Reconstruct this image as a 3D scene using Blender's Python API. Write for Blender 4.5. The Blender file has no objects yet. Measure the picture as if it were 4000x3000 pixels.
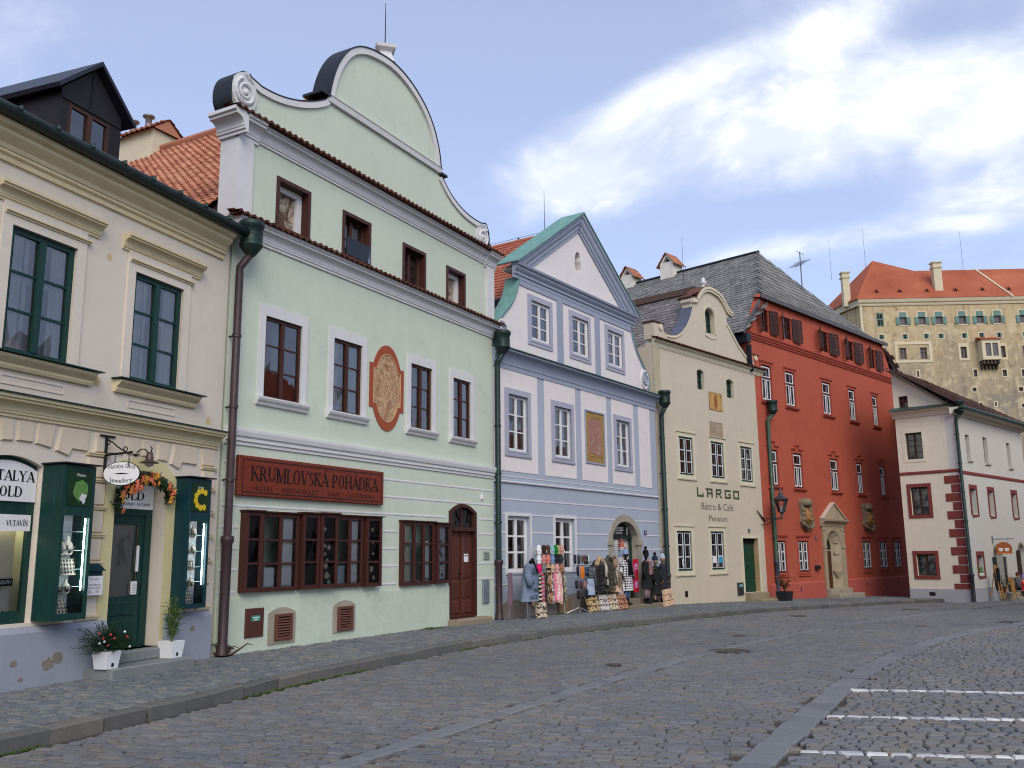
# Old-town street: a curving row of painted gabled houses, cobbles, castle on the hill behind.
import bpy, math, random
import numpy as np
from mathutils import Matrix, Vector, geometry
random.seed(7); RNG = np.random.default_rng(7)
SC = bpy.context.scene; COL = SC.collection; PI = math.pi

# ---------------------------------------------------------------- colours and materials
def lin(c): c /= 255.0; return c/12.92 if c <= 0.04045 else ((c+0.055)/1.055)**2.4
def C(r, g, b, k=1.0): return (min(lin(r)*k, .9), min(lin(g)*k, .9), min(lin(b)*k, .9), 1)
MATS = {}
class NT:
    def __init__(s, name):
        s.m = bpy.data.materials.new(name); s.m.use_nodes = True
        s.t = s.m.node_tree; s.t.nodes.clear()
        s.out = s.n('ShaderNodeOutputMaterial')
    def n(s, ty, **kw):
        x = s.t.nodes.new(ty)
        for k, v in kw.items():
            if k.startswith('i_'): x.inputs[k[2:].replace('_', ' ')].default_value = v
            else: setattr(x, k, v)
        return x
    def l(s, a, b): s.t.links.new(a, b)
    def coord(s, scale=(1, 1, 1), kind='Object'):
        tc = s.n('ShaderNodeTexCoord'); mp = s.n('ShaderNodeMapping'); mp.inputs['Scale'].default_value = scale
        s.l(tc.outputs[kind], mp.inputs['Vector']); return mp.outputs['Vector']
    def noise(s, vec, scale, detail=4, rough=.55, dist=0.0):
        x = s.n('ShaderNodeTexNoise'); x.inputs['Scale'].default_value = scale; x.inputs['Detail'].default_value = detail
        x.inputs['Roughness'].default_value = rough; x.inputs['Distortion'].default_value = dist
        if vec is not None: s.l(vec, x.inputs['Vector'])
        return x.outputs['Fac']
    def ramp(s, fac, stops, interp='LINEAR'):
        x = s.n('ShaderNodeValToRGB'); cr = x.color_ramp; cr.interpolation = interp
        while len(cr.elements) < len(stops): cr.elements.new(.5)
        for e, (p, c) in zip(cr.elements, stops): e.position = p; e.color = c if len(c) == 4 else (*c, 1)
        s.l(fac, x.inputs['Fac']); return x.outputs['Color']
    def mix(s, fac, a, b, mode='MIX'):
        x = s.n('ShaderNodeMix', data_type='RGBA', blend_type=mode)
        for sock, v in ((x.inputs[0], fac), (x.inputs[6], a), (x.inputs[7], b)):
            if isinstance(v, (int, float, tuple)): sock.default_value = v
            else: s.l(v, sock)
        return x.outputs[2]
    def math(s, op, a, b=None):
        x = s.n('ShaderNodeMath', operation=op)
        for sock, v in ((x.inputs[0], a), (x.inputs[1], b)):
            if v is None: continue
            if isinstance(v, (int, float)): sock.default_value = v
            else: s.l(v, sock)
        return x.outputs[0]
    def bump(s, h, strength, dist=.01):
        b = s.n('ShaderNodeBump'); b.inputs['Strength'].default_value = strength; b.inputs['Distance'].default_value = dist
        s.l(h, b.inputs['Height']); return b.outputs['Normal']
    def bsdf(s, col, rough=.8, spec=.3, metal=0.0, normal=None):
        b = s.n('ShaderNodeBsdfPrincipled'); b.inputs['Roughness'].default_value = rough
        b.inputs['Specular IOR Level'].default_value = spec; b.inputs['Metallic'].default_value = metal
        if isinstance(col, tuple): b.inputs['Base Color'].default_value = col
        else: s.l(col, b.inputs['Base Color'])
        if normal is not None: s.l(normal, b.inputs['Normal'])
        s.l(b.outputs[0], s.out.inputs['Surface']); return b
def darker(c, f): return (c[0]*f, c[1]*f, c[2]*f, 1)

def flat(name, c, rough=.7, spec=.3, metal=0.0, var=.25, scale=14, bump=.0):
    """painted or plain surface with slight unevenness of its own colour"""
    if name in MATS: return MATS[name]
    t = NT(name); v = t.coord(); f = t.noise(v, scale, 5, .6)
    col = t.ramp(f, [(.25, darker(c, 1-var)), (.75, darker(c, 1+var*.5))])
    t.bsdf(col, rough, spec, metal, t.bump(f, bump, .01) if bump else None)
    MATS[name] = t.m; return t.m
def plaster(name, c, stain=None, var=.09, bump=.35, streak=.13, patch=None, scale=1.0, crack=.0):
    """old lime plaster: trowel unevenness, patches of repainting, rain streaks, optional flaked patches"""
    if name in MATS: return MATS[name]
    t = NT(name); v = t.coord()
    big = t.noise(v, .55*scale, 6, .62, .6); mid = t.noise(v, 3.2*scale, 6, .65); fine = t.noise(v, 42, 5, .7)
    st = t.noise(t.coord((2.6, 2.6, .16)), 1.6, 6, .68)
    col = t.ramp(big, [(.3, darker(c, 1-var)), (.55, c), (.75, darker(c, 1+var*.6))])
    stc = stain or darker(c, .72)
    col = t.mix(t.math('MULTIPLY', t.ramp(mid, [(.5, (0, 0, 0)), (.72, (1, 1, 1))]), .28), col, stc)
    col = t.mix(t.math('MULTIPLY', t.ramp(st, [(.48, (0, 0, 0)), (.75, (1, 1, 1))]), streak*2), col, stc)
    if patch:
        pn = t.noise(t.coord(), 1.1, 8, .7, .8)
        col = t.mix(t.ramp(pn, [(.64, (0, 0, 0)), (.67, (1, 1, 1))]), col, patch)
    wv = t.n('ShaderNodeVectorMath', operation='ADD'); t.l(v, wv.inputs[0]); nz = t.n('ShaderNodeTexNoise'); nz.inputs['Scale'].default_value = 1.6; nz.inputs['Detail'].default_value = 5; t.l(v, nz.inputs['Vector']); t.l(nz.outputs['Color'], wv.inputs[1])
    vo = t.n('ShaderNodeTexVoronoi', feature='DISTANCE_TO_EDGE'); vo.inputs['Scale'].default_value = .55; t.l(wv.outputs[0], vo.inputs['Vector'])
    ck = t.math('MULTIPLY', t.ramp(vo.outputs['Distance'], [(.0, (1, 1, 1)), (.006, (0, 0, 0))]), t.ramp(t.noise(v, .45, 3, .5), [(.52, (0, 0, 0)), (.60, (1, 1, 1))]))
    col = t.mix(t.math('MULTIPLY', ck, .35), col, darker(c, .45))
    col = t.mix(.10, col, t.ramp(fine, [(.3, darker(c, .5)), (.7, darker(c, 1.2))]))
    h = t.math('ADD', t.math('MULTIPLY', mid, .6), t.math('MULTIPLY', fine, .35))
    t.bsdf(col, .92, .15, 0, t.bump(h, bump, .02))
    MATS[name] = t.m; return t.m
def wood(name, c, c2=None, rough=.55, axis='z', spec=.3):
    if name in MATS: return MATS[name]
    t = NT(name); sc = (9, 9, .7) if axis == 'z' else (.7, 9, 9)
    f = t.noise(t.coord(sc), 3.0, 6, .6, .4); g = t.noise(t.coord(), 2.2, 4, .6)
    col = t.ramp(f, [(.3, darker(c, .62)), (.6, c), (.85, c2 or darker(c, 1.35))])
    col = t.mix(t.math('MULTIPLY', g, .5), col, darker(c, .75))
    t.bsdf(col, rough, spec, 0, t.bump(f, .25, .006)); MATS[name] = t.m; return t.m
def tilemat(name, cols, rough=.85, grain=.5):
    """each tile is a loose piece, so each takes its own fired colour"""
    if name in MATS: return MATS[name]
    t = NT(name); g = t.n('ShaderNodeNewGeometry'); n = len(cols)
    col = t.ramp(g.outputs['Random Per Island'], [(i/max(1, n-1)*.98+.01, c) for i, c in enumerate(cols)])
    f = t.noise(t.coord(), 30, 5, .65); big = t.noise(t.coord(), .7, 5, .6)
    col = t.mix(grain, col, t.ramp(f, [(.25, (.25, .25, .25)), (.75, (1.25, 1.25, 1.25))]), 'MULTIPLY')
    col = t.mix(.5, col, t.ramp(big, [(.3, (.62, .62, .62)), (.65, (1.12, 1.12, 1.12))]), 'MULTIPLY')
    t.bsdf(col, rough, .25, 0, t.bump(f, .3, .01)); MATS[name] = t.m; return t.m
def painting(name, cols, scale=4.0):
    """weathered fresco: blotches of ochre, rose and grey with worn edges"""
    if name in MATS: return MATS[name]
    t = NT(name); v = t.coord((1, 1, .7)); a = t.noise(v, scale, 8, .68, 1.6); b = t.noise(v, scale*2.3, 6, .7, 1.2)
    vo = t.n('ShaderNodeTexVoronoi', feature='DISTANCE_TO_EDGE'); vo.inputs['Scale'].default_value = scale*1.4
    w = t.n('ShaderNodeVectorMath', operation='ADD'); t.l(v, w.inputs[0])
    nn = t.n('ShaderNodeTexNoise'); nn.inputs['Scale'].default_value = 5; t.l(v, nn.inputs['Vector'])
    t.l(nn.outputs['Color'], w.inputs[1]); t.l(w.outputs[0], vo.inputs['Vector'])
    n = len(cols)
    col = t.ramp(a, [(.3+.4*i/(n-1), c) for i, c in enumerate(cols)])
    col = t.mix(t.ramp(vo.outputs['Distance'], [(.0, (.75, .75, .75)), (.09, (0, 0, 0))]), col, darker(cols[0], .55))
    col = t.mix(t.math('MULTIPLY', b, .35), col, cols[-1])
    t.bsdf(col, .9, .1, 0, t.bump(b, .3, .01)); MATS[name] = t.m; return t.m
def glass(name='window_glass', tint=(.80, .84, .86, 1), ior=1.85):
    if name in MATS: return MATS[name]
    t = NT(name); g = t.n('ShaderNodeBsdfGlossy'); g.inputs['Roughness'].default_value = .015
    g.inputs['Color'].default_value = (.95, .97, 1, 1)
    tr = t.n('ShaderNodeBsdfTransparent'); tr.inputs['Color'].default_value = tint
    fr = t.n('ShaderNodeFresnel'); fr.inputs['IOR'].default_value = ior
    f = t.noise(t.coord(), 1.7, 2, .5); t.l(t.bump(f, .06, .05), g.inputs['Normal'])
    mx = t.n('ShaderNodeMixShader'); t.l(fr.outputs[0], mx.inputs[0]); t.l(tr.outputs[0], mx.inputs[1]); t.l(g.outputs[0], mx.inputs[2])
    t.l(mx.outputs[0], t.out.inputs['Surface']); MATS[name] = t.m; return t.m
def emit(name, c, s):
    if name in MATS: return MATS[name]
    t = NT(name); e = t.n('ShaderNodeEmission'); e.inputs[0].default_value = c; e.inputs[1].default_value = s
    t.l(e.outputs[0], t.out.inputs['Surface']); MATS[name] = t.m; return t.m
def pattern(name, kind, c1, c2, sx=10, sz=10, c3=None):
    """cloth prints: stripe, check, houndstooth, spots"""
    if name in MATS: return MATS[name]
    t = NT(name); tc = t.coord()
    if kind in ('spots', 'cow', 'letters'):
        vo = t.n('ShaderNodeTexVoronoi'); vo.inputs['Scale'].default_value = sx; t.l(tc, vo.inputs['Vector'])
        nz = t.noise(tc, sz, 3, .6)
        f = t.math('ADD', t.math('MULTIPLY', vo.outputs['Distance'], .7), t.math('MULTIPLY', nz, .5))
        fac = t.ramp(f, [(.47, (1, 1, 1)), (.5, (0, 0, 0))])
        col = t.mix(fac, c1, c2)
        if c3: col = t.mix(t.ramp(nz, [(.57, (0, 0, 0)), (.6, (1, 1, 1))]), col, c3)
    else:
        sep = t.n('ShaderNodeSeparateXYZ'); t.l(tc, sep.inputs[0])
        def band(s, k, duty=.5):
            fr = t.math('FRACT', t.math('ADD', t.math('MULTIPLY', s, k), 100.0)); return t.math('LESS_THAN', fr, duty)
        bx = band(t.math('ADD', sep.outputs[0], t.math('MULTIPLY', sep.outputs[1], .6)), sx); bz = band(sep.outputs[2], sz)
        if kind == 'vstripe': fac = bx
        elif kind == 'hstripe': fac = bz
        elif kind == 'check': fac = t.math('MULTIPLY', t.math('ADD', bx, bz), .5)
        else:  # houndstooth: checks with slanted teeth
            d = band(t.math('ADD', t.math('MULTIPLY', sep.outputs[0], sx), t.math('MULTIPLY', sep.outputs[2], sz)), 1.0)
            a = t.math('MULTIPLY', bx, bz); x = t.math('ABSOLUTE', t.math('SUBTRACT', bx, bz))
            fac = t.math('MAXIMUM', a, t.math('MULTIPLY', x, d))
        col = t.mix(fac, c1, c2)
        if c3: col = t.mix(band(sep.outputs[2], sz*.43, .18), col, c3)
    f2 = t.noise(tc, 40, 3); col = t.mix(.25, col, t.ramp(f2, [(.3, (.5, .5, .5)), (.7, (1.2, 1.2, 1.2))]), 'MULTIPLY')
    t.bsdf(col, .95, .1, 0, t.bump(f2, .3, .01)); MATS[name] = t.m; return t.m

# ---------------------------------------------------------------- mesh building
class MB:
    def __init__(s, xf=None): s.v = []; s.f = []; s.mi = []; s.m = 0; s.xf = xf
    def add(s, vs, fs):
        o = len(s.v)
        s.v += [tuple(s.xf @ Vector(p)) if s.xf else tuple(p) for p in vs]
        s.f += [tuple(i+o for i in f) for f in fs]; s.mi += [s.m]*len(fs)
    def box(s, x0, x1, y0, y1, z0, z1):
        s.add([(x0,y0,z0),(x1,y0,z0),(x1,y1,z0),(x0,y1,z0),(x0,y0,z1),(x1,y0,z1),(x1,y1,z1),(x0,y1,z1)],
              [(0,3,2,1),(4,5,6,7),(0,1,5,4),(1,2,6,5),(2,3,7,6),(3,0,4,7)]); return s
    def bbox(s, x0, x1, y0, y1, z0, z1, b=.01):
        """box with chamfered front edges (front = -y)"""
        s.add([(x0,y1,z0),(x1,y1,z0),(x1,y1,z1),(x0,y1,z1),(x0,y0+b,z0),(x1,y0+b,z0),(x1,y0+b,z1),(x0,y0+b,z1),
               (x0+b,y0,z0+b),(x1-b,y0,z0+b),(x1-b,y0,z1-b),(x0+b,y0,z1-b)],
              [(3,2,1,0),(0,1,5,4),(1,2,6,5),(2,3,7,6),(3,0,4,7),(4,5,9,8),(5,6,10,9),(6,7,11,10),(7,4,8,11),(8,9,10,11)]); return s
    def prism(s, pts, y0, y1, holes=()):
        """outline in (x, z) extruded from y0 to y1, with holes"""
        loops = [list(pts)] + [list(h) for h in holes]
        tris = geometry.tessellate_polygon([[Vector((p[0], p[1], 0)) for p in lp] for lp in loops])
        fl = [p for lp in loops for p in lp]; n = len(fl)
        fs = [tuple(t) for t in tris] + [tuple(reversed([i+n for i in t])) for t in tris]
        o = 0
        for lp in loops:
            k = len(lp)
            for i in range(k):
                j = (i+1) % k; fs.append((o+i, o+j, o+j+n, o+i+n))
            o += k
        s.add([(p[0], y0, p[1]) for p in fl] + [(p[0], y1, p[1]) for p in fl], fs); return s
    def mold(s, prof, x0, x1):
        """profile [(out, z)...] run along x from x0 to x1 (out is towards the street)"""
        prof = [(o if o > .0005 else -.012, z) for o, z in prof]
        n = len(prof)
        tris = geometry.tessellate_polygon([[Vector((p[0], p[1], 0)) for p in prof]])
        vs = [(x0, -o, z) for o, z in prof] + [(x1, -o, z) for o, z in prof]
        fs = [(i, (i+1) % n, (i+1) % n+n, i+n) for i in range(n)] + [tuple(t) for t in tris] + [tuple(i+n for i in t) for t in tris]
        s.add(vs, fs); return s
    def tube(s, path, r, n=8, cap=True):
        path = [Vector(p) for p in path]; rs = r if isinstance(r, (list, tuple)) else [r]*len(path)
        vs = []; fs = []; up = Vector((0, 0, 1)); prev = None
        for i, p in enumerate(path):
            d = (path[min(i+1, len(path)-1)] - path[max(i-1, 0)])
            d = d.normalized() if d.length > 1e-9 else Vector((0, 0, 1))
            if prev is None:
                a = d.cross(up) if abs(d.z) < .95 else d.cross(Vector((1, 0, 0)))
            else: a = prev - d*prev.dot(d)
            a.normalize(); b = d.cross(a); prev = a
            for k in range(n):
                t = 2*PI*k/n; vs.append(p + (a*math.cos(t) + b*math.sin(t))*rs[i])
        for i in range(len(path)-1):
            for k in range(n): k2 = (k+1) % n; fs.append((i*n+k, i*n+k2, (i+1)*n+k2, (i+1)*n+k))
        if cap: fs.append(tuple(range(n))); fs.append(tuple((len(path)-1)*n+k for k in range(n)))
        s.add(vs, fs); return s
    def lathe(s, prof, c=(0, 0, 0), n=12, sx=1.0, sy=1.0):
        vs = []; fs = []
        for r, z in prof:
            for k in range(n): t = 2*PI*k/n; vs.append((c[0]+r*sx*math.cos(t), c[1]+r*sy*math.sin(t), c[2]+z))
        for i in range(len(prof)-1):
            for k in range(n): k2 = (k+1) % n; fs.append((i*n+k, i*n+k2, (i+1)*n+k2, (i+1)*n+k))
        fs.append(tuple(range(n))); fs.append(tuple((len(prof)-1)*n+k for k in range(n)))
        s.add(vs, fs); return s
    def ball(s, c, rx, ry=None, rz=None, n=8, m=6):
        ry = ry or rx; rz = rz or rx
        return s.lathe2(c, rx, ry, rz, n, m)
    def lathe2(s, c, rx, ry, rz, n, m):
        vs = [(c[0], c[1], c[2]-rz)]; fs = []
        for i in range(1, m):
            a = -PI/2 + PI*i/m
            for k in range(n): t = 2*PI*k/n; vs.append((c[0]+rx*math.cos(a)*math.cos(t), c[1]+ry*math.cos(a)*math.sin(t), c[2]+rz*math.sin(a)))
        vs.append((c[0], c[1], c[2]+rz)); L = len(vs)-1
        for k in range(n): fs.append((0, 1+(k+1) % n, 1+k)); fs.append((L, L-n+k, L-n+(k+1) % n))
        for i in range(m-2):
            for k in range(n): k2 = (k+1) % n; a = 1+i*n; fs.append((a+k, a+k2, a+n+k2, a+n+k))
        s.add(vs, fs); return s
    def ribbon(s, pts, y0, y1, th, closed=False):
        """strip of thickness th lying on an (x, z) outline, from y0 to y1"""
        n = len(pts)
        for i in range(n if closed else n-1):
            a = Vector(pts[i]); b = Vector(pts[(i+1) % n]); d = b-a
            if d.length < 1e-6: continue
            nn = Vector((-d.y, d.x)).normalized()*th; e = d.normalized()*th*.3
            a2 = a-e; b2 = b+e
            s.add([(a2.x,y0,a2.y),(b2.x,y0,b2.y),(b2.x+nn.x,y0,b2.y+nn.y),(a2.x+nn.x,y0,a2.y+nn.y),
                   (a2.x,y1,a2.y),(b2.x,y1,b2.y),(b2.x+nn.x,y1,b2.y+nn.y),(a2.x+nn.x,y1,a2.y+nn.y)],
                  [(0,1,2,3),(7,6,5,4),(0,4,5,1),(1,5,6,2),(2,6,7,3),(3,7,4,0)])
        return s
    def band(s, pts, w, y0, y1):
        """raised border of width w along the inside of an outline (right-hand side of the path)"""
        n = len(pts); ins = []
        for i in range(n):
            d = Vector(pts[min(i+1, n-1)]) - Vector(pts[max(i-1, 0)]); d.normalize()
            ins.append((pts[i][0]+d.y*w, pts[i][1]-d.x*w))
        vs = [(p[0], y0, p[1]) for p in pts] + [(p[0], y0, p[1]) for p in ins] + [(p[0], y1, p[1]) for p in pts] + [(p[0], y1, p[1]) for p in ins]
        fs = []
        for i in range(n-1):
            fs += [(i, i+1, n+i+1, n+i), (n+i, n+i+1, 3*n+i+1, 3*n+i), (i, 2*n+i, 2*n+i+1, i+1)]
        fs += [(0, n, 3*n, 2*n), (n-1, 3*n-1, 4*n-1, 2*n-1)]
        s.add(vs, fs); return s
    def build(s, name, mats, parent=None, smooth=False, loc=None, rotz=None):
        me = bpy.data.meshes.new(name); me.from_pydata(s.v, [], s.f)
        mats = mats if isinstance(mats, (list, tuple)) else [mats]
        for m in mats: me.materials.append(m)
        if any(s.mi): me.polygons.foreach_set('material_index', s.mi)
        if smooth: me.polygons.foreach_set('use_smooth', [True]*len(s.f))
        me.update()
        o = bpy.data.objects.new(name, me); COL.objects.link(o)
        if parent: o.parent = parent
        if loc is not None: o.location = loc
        if rotz is not None: o.rotation_euler = (0, 0, rotz)
        return o
def tag(o, label=None, cat=None, group=None, kind=None):
    if label: o['label'] = label
    if cat: o['category'] = cat
    if group: o['group'] = group
    if kind: o['kind'] = kind
    return o
def empty(name, loc, rotz=0, label=None, cat=None, group=None):
    o = bpy.data.objects.new(name, None); COL.objects.link(o); o.location = loc; o.rotation_euler = (0, 0, rotz)
    o.empty_display_size = .2
    return tag(o, label, cat, group)

def cornice(z0, z1, p):
    """classical moulding: fillets, a cove and a crown, rising from z0 to z1 and standing out p"""
    h = z1-z0; P = [(0, z0), (p*.16, z0), (p*.16, z0+h*.13), (p*.26, z0+h*.16), (p*.26, z0+h*.26)]
    for k in range(6): a = PI/2*k/5; P.append((p*(.30+.48*(1-math.cos(a))), z0+h*(.28+.40*math.sin(a))))
    P += [(p*.86, z0+h*.70), (p*.86, z0+h*.80), (p, z0+h*.84), (p, z1), (0, z1)]
    return P
def soft(L, n=2):
    for _ in range(n):
        o = [L[0]]
        for a, b in zip(L[:-1], L[1:]): o += [(a[0]*.75+b[0]*.25, a[1]*.75+b[1]*.25), (a[0]*.25+b[0]*.75, a[1]*.25+b[1]*.75)]
        L = o+[L[-1]]
    return L
def rect(x0, x1, z0, z1): return [(x0, z0), (x1, z0), (x1, z1), (x0, z1)]
def arch(x0, x1, z0, zs, zt, n=10):
    """opening with upright sides to zs and an elliptical head to zt"""
    c = (x0+x1)/2; r = (x1-x0)/2
    return [(x0, z0), (x1, z0)] + [(c+r*math.cos(PI*k/n), zs+(zt-zs)*math.sin(PI*k/n)) for k in range(n+1)]
def segarch(x0, x1, z0, zs, zt, n=10):
    """opening with a flat segmental head"""
    c = (x0+x1)/2; r = (x1-x0)/2
    return [(x0, z0), (x1, z0)] + [(c+r-2*r*k/n, zs+(zt-zs)*(1-(1-2*k/n)**2)) for k in range(n+1)]
def ell(cx, cz, rx, rz, n=28): return [(cx+rx*math.cos(2*PI*k/n), cz+rz*math.sin(2*PI*k/n)) for k in range(n)]
def spiral(mb, cx, cz, r, y, turns=2.2, th=.035, flip=1, a0=PI/2):
    pts = []; N = 34
    for k in range(N+1):
        t = k/N; rr = r*(1-t)**.85+.01; a = a0+flip*turns*2*PI*t
        pts.append((cx+rr*math.cos(a), y, cz+rr*math.sin(a)))
    mb.tube(pts, [th*(1-.45*k/N) for k in range(N+1)], 6)

def tiles(mb, O, U, V, nu, nv, lift=.03, wavy=.0, clip=None, stagger=False, jit=.004, gap=.04, round_=False):
    """roof of loose tiles: O eave corner, U one tile across, V one tile up the slope"""
    O = Vector(O); U = Vector(U); V = Vector(V); N = U.cross(V).normalized()
    if N.z < 0: N = -N
    prof = [(0, 0), (.25, 1), (.5, .35), (.75, -.6), (1, 0)] if wavy else [(gap/2, 0), (1-gap/2, 0)]
    for j in range(nv):
        for i in range(nu + (1 if stagger and j % 2 else 0)):
            off = -.5 if stagger and j % 2 else 0
            if clip and not clip(i+.5+off, j+.5): continue
            b = O + U*(i+off) + V*j; dj = N*random.uniform(-jit, jit); vs = []
            for (a, w) in prof:
                lo = V*(-.12 - (.10*math.sin(PI*a) if round_ else 0) + random.uniform(-.02, .02))
                vs.append(b + U*a + lo + N*(lift + w*wavy) + dj)
                vs.append(b + U*a + V*1.0 + N*(w*wavy*.9) + dj)
                vs.append(b + U*a + lo + N*(w*wavy*.9 - lift*.3))
            fs = []
            for k in range(len(prof)-1):
                q = 3*k; fs += [(q, q+3, q+4, q+1), (q+2, q+5, q+3, q)]
            mb.add(vs, fs)

# ---------------------------------------------------------------- lettering
def text(mb, s, x0, z0, h, y, width=None, xc=None, shear=0, zfun=None):
    """plain letters as flat shapes on the plane y, cap height h, squeezed to width if given"""
    cu = bpy.data.curves.new('lettering', 'FONT'); cu.body = s; cu.resolution_u = 3
    o = bpy.data.objects.new('lettering', cu); COL.objects.link(o)
    dg = bpy.context.evaluated_depsgraph_get(); me = o.evaluated_get(dg).to_mesh()
    vs = [tuple(v.co) for v in me.vertices]; fs = [tuple(p.vertices) for p in me.polygons]
    o.evaluated_get(dg).to_mesh_clear(); bpy.data.objects.remove(o); bpy.data.curves.remove(cu)
    if not vs: return mb
    xa = min(v[0] for v in vs); xb = max(v[0] for v in vs); sc = h/.69
    kx = (width/(xb-xa)) if width else sc
    if xc is not None: x0 = xc - (xb-xa)*kx/2
    out = []
    for v in vs:
        x = x0+(v[0]-xa)*kx; z = z0+v[1]*sc
        if zfun: z += zfun(x)
        out.append((x+shear*(v[1]*sc), y, z))
    mb.add(out, fs); return mb
# serif capitals: strokes ('V' stem x,y0,y1 | 'H' hairline y,x0,x1 | 'D' diagonal x0,y0,x1,y1,weight | 'A' bow cx,cy,rx,ry,a0,a1)
T = .15; TH = .055
GL = {
'A': (.78, [('D',.08,0,.40,1,TH),('D',.38,1,.70,0,T),('H',.32,.2,.58),('S',.08,0),('S',.70,0)]),
'B': (.66, [('V',.14,0,1),('H',.97,.14,.36),('H',.52,.14,.38),('H',.03,.14,.4),('A',.34,.75,.22,.23,-90,90),('A',.36,.27,.26,.25,-90,90)]),
'C': (.74, [('A',.42,.5,.34,.48,45,315)]),
'D': (.78, [('V',.14,0,1),('H',.97,.14,.38),('H',.03,.14,.38),('A',.36,.5,.36,.48,-90,90)]),
'E': (.62, [('V',.14,0,1),('H',.97,.14,.54),('H',.52,.14,.44),('H',.03,.14,.58),('D',.54,.97,.56,.80,TH),('D',.56,.03,.60,.22,TH)]),
'F': (.58, [('V',.14,0,1),('H',.97,.14,.54),('H',.52,.14,.44),('S',.14,0),('D',.54,.97,.56,.80,TH)]),
'G': (.78, [('A',.42,.5,.34,.48,45,315),('V',.66,.08,.42),('H',.44,.5,.8)]),
'H': (.80, [('V',.14,0,1),('V',.66,0,1),('H',.52,.14,.66),('S',.14,0),('S',.66,0),('S',.14,1),('S',.66,1)]),
'I': (.30, [('V',.15,0,1),('S',.15,0),('S',.15,1)]),
'J': (.44, [('V',.26,.15,1),('A',.14,.16,.12,.16,180,360),('S',.26,1)]),
'K': (.76, [('V',.14,0,1),('D',.2,.45,.62,1,TH),('D',.32,.58,.68,0,T),('S',.14,0),('S',.14,1),('S',.66,0),('S',.6,1)]),
'L': (.60, [('V',.14,0,1),('H',.03,.14,.54),('D',.54,.03,.57,.24,TH),('S',.14,1)]),
'M': (.96, [('V',.12,0,1),('D',.16,1,.46,.05,T*.9),('D',.46,.05,.78,1,TH),('V',.82,0,1),('S',.12,0),('S',.82,0),('S',.1,1),('S',.84,1)]),
'N': (.82, [('D',.13,0,.13,1,TH),('D',.13,1,.67,0,T),('D',.68,0,.68,1,TH),('S',.13,0),('S',.1,1),('S',.68,1)]),
'O': (.80, [('A',.40,.5,.33,.49,0,360)]),
'P': (.64, [('V',.14,0,1),('H',.97,.14,.36),('H',.46,.14,.36),('A',.34,.715,.24,.26,-90,90),('S',.14,0)]),
'R': (.74, [('V',.14,0,1),('H',.97,.14,.36),('H',.50,.14,.36),('A',.34,.735,.22,.24,-90,90),('D',.34,.5,.66,0,T),('S',.14,0),('S',.66,0)]),
'S': (.58, [('A',.30,.74,.2,.24,40,270),('A',.30,.26,.22,.25,-140,90)]),
'T': (.70, [('V',.35,0,1),('H',.97,.06,.64),('S',.35,0),('D',.06,.97,.05,.8,TH),('D',.64,.97,.65,.8,TH)]),
'U': (.78, [('V',.14,.3,1),('A',.39,.3,.25,.29,180,360),('D',.64,.3,.64,1,TH),('S',.14,1),('S',.64,1)]),
'V': (.76, [('D',.08,1,.38,0,T),('D',.38,0,.68,1,TH),('S',.08,1),('S',.68,1)]),
'Y': (.74, [('D',.08,1,.36,.48,T),('D',.36,.48,.66,1,TH),('V',.37,0,.5),('S',.37,0),('S',.08,1),('S',.66,1)]),
'-': (.5, [('H',.4,.06,.44)]), ' ': (.36, []), '.': (.2, [('V',.1,0,.15)]),
}
for a, b in (('Á', 'A'), ('Í', 'I'), ('À', 'A')):
    w, st = GL[b]; GL[a] = (w, st+[('D', w/2-.02, 1.08, w/2+.13, 1.3, .09)])
_lay = [0]
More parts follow.
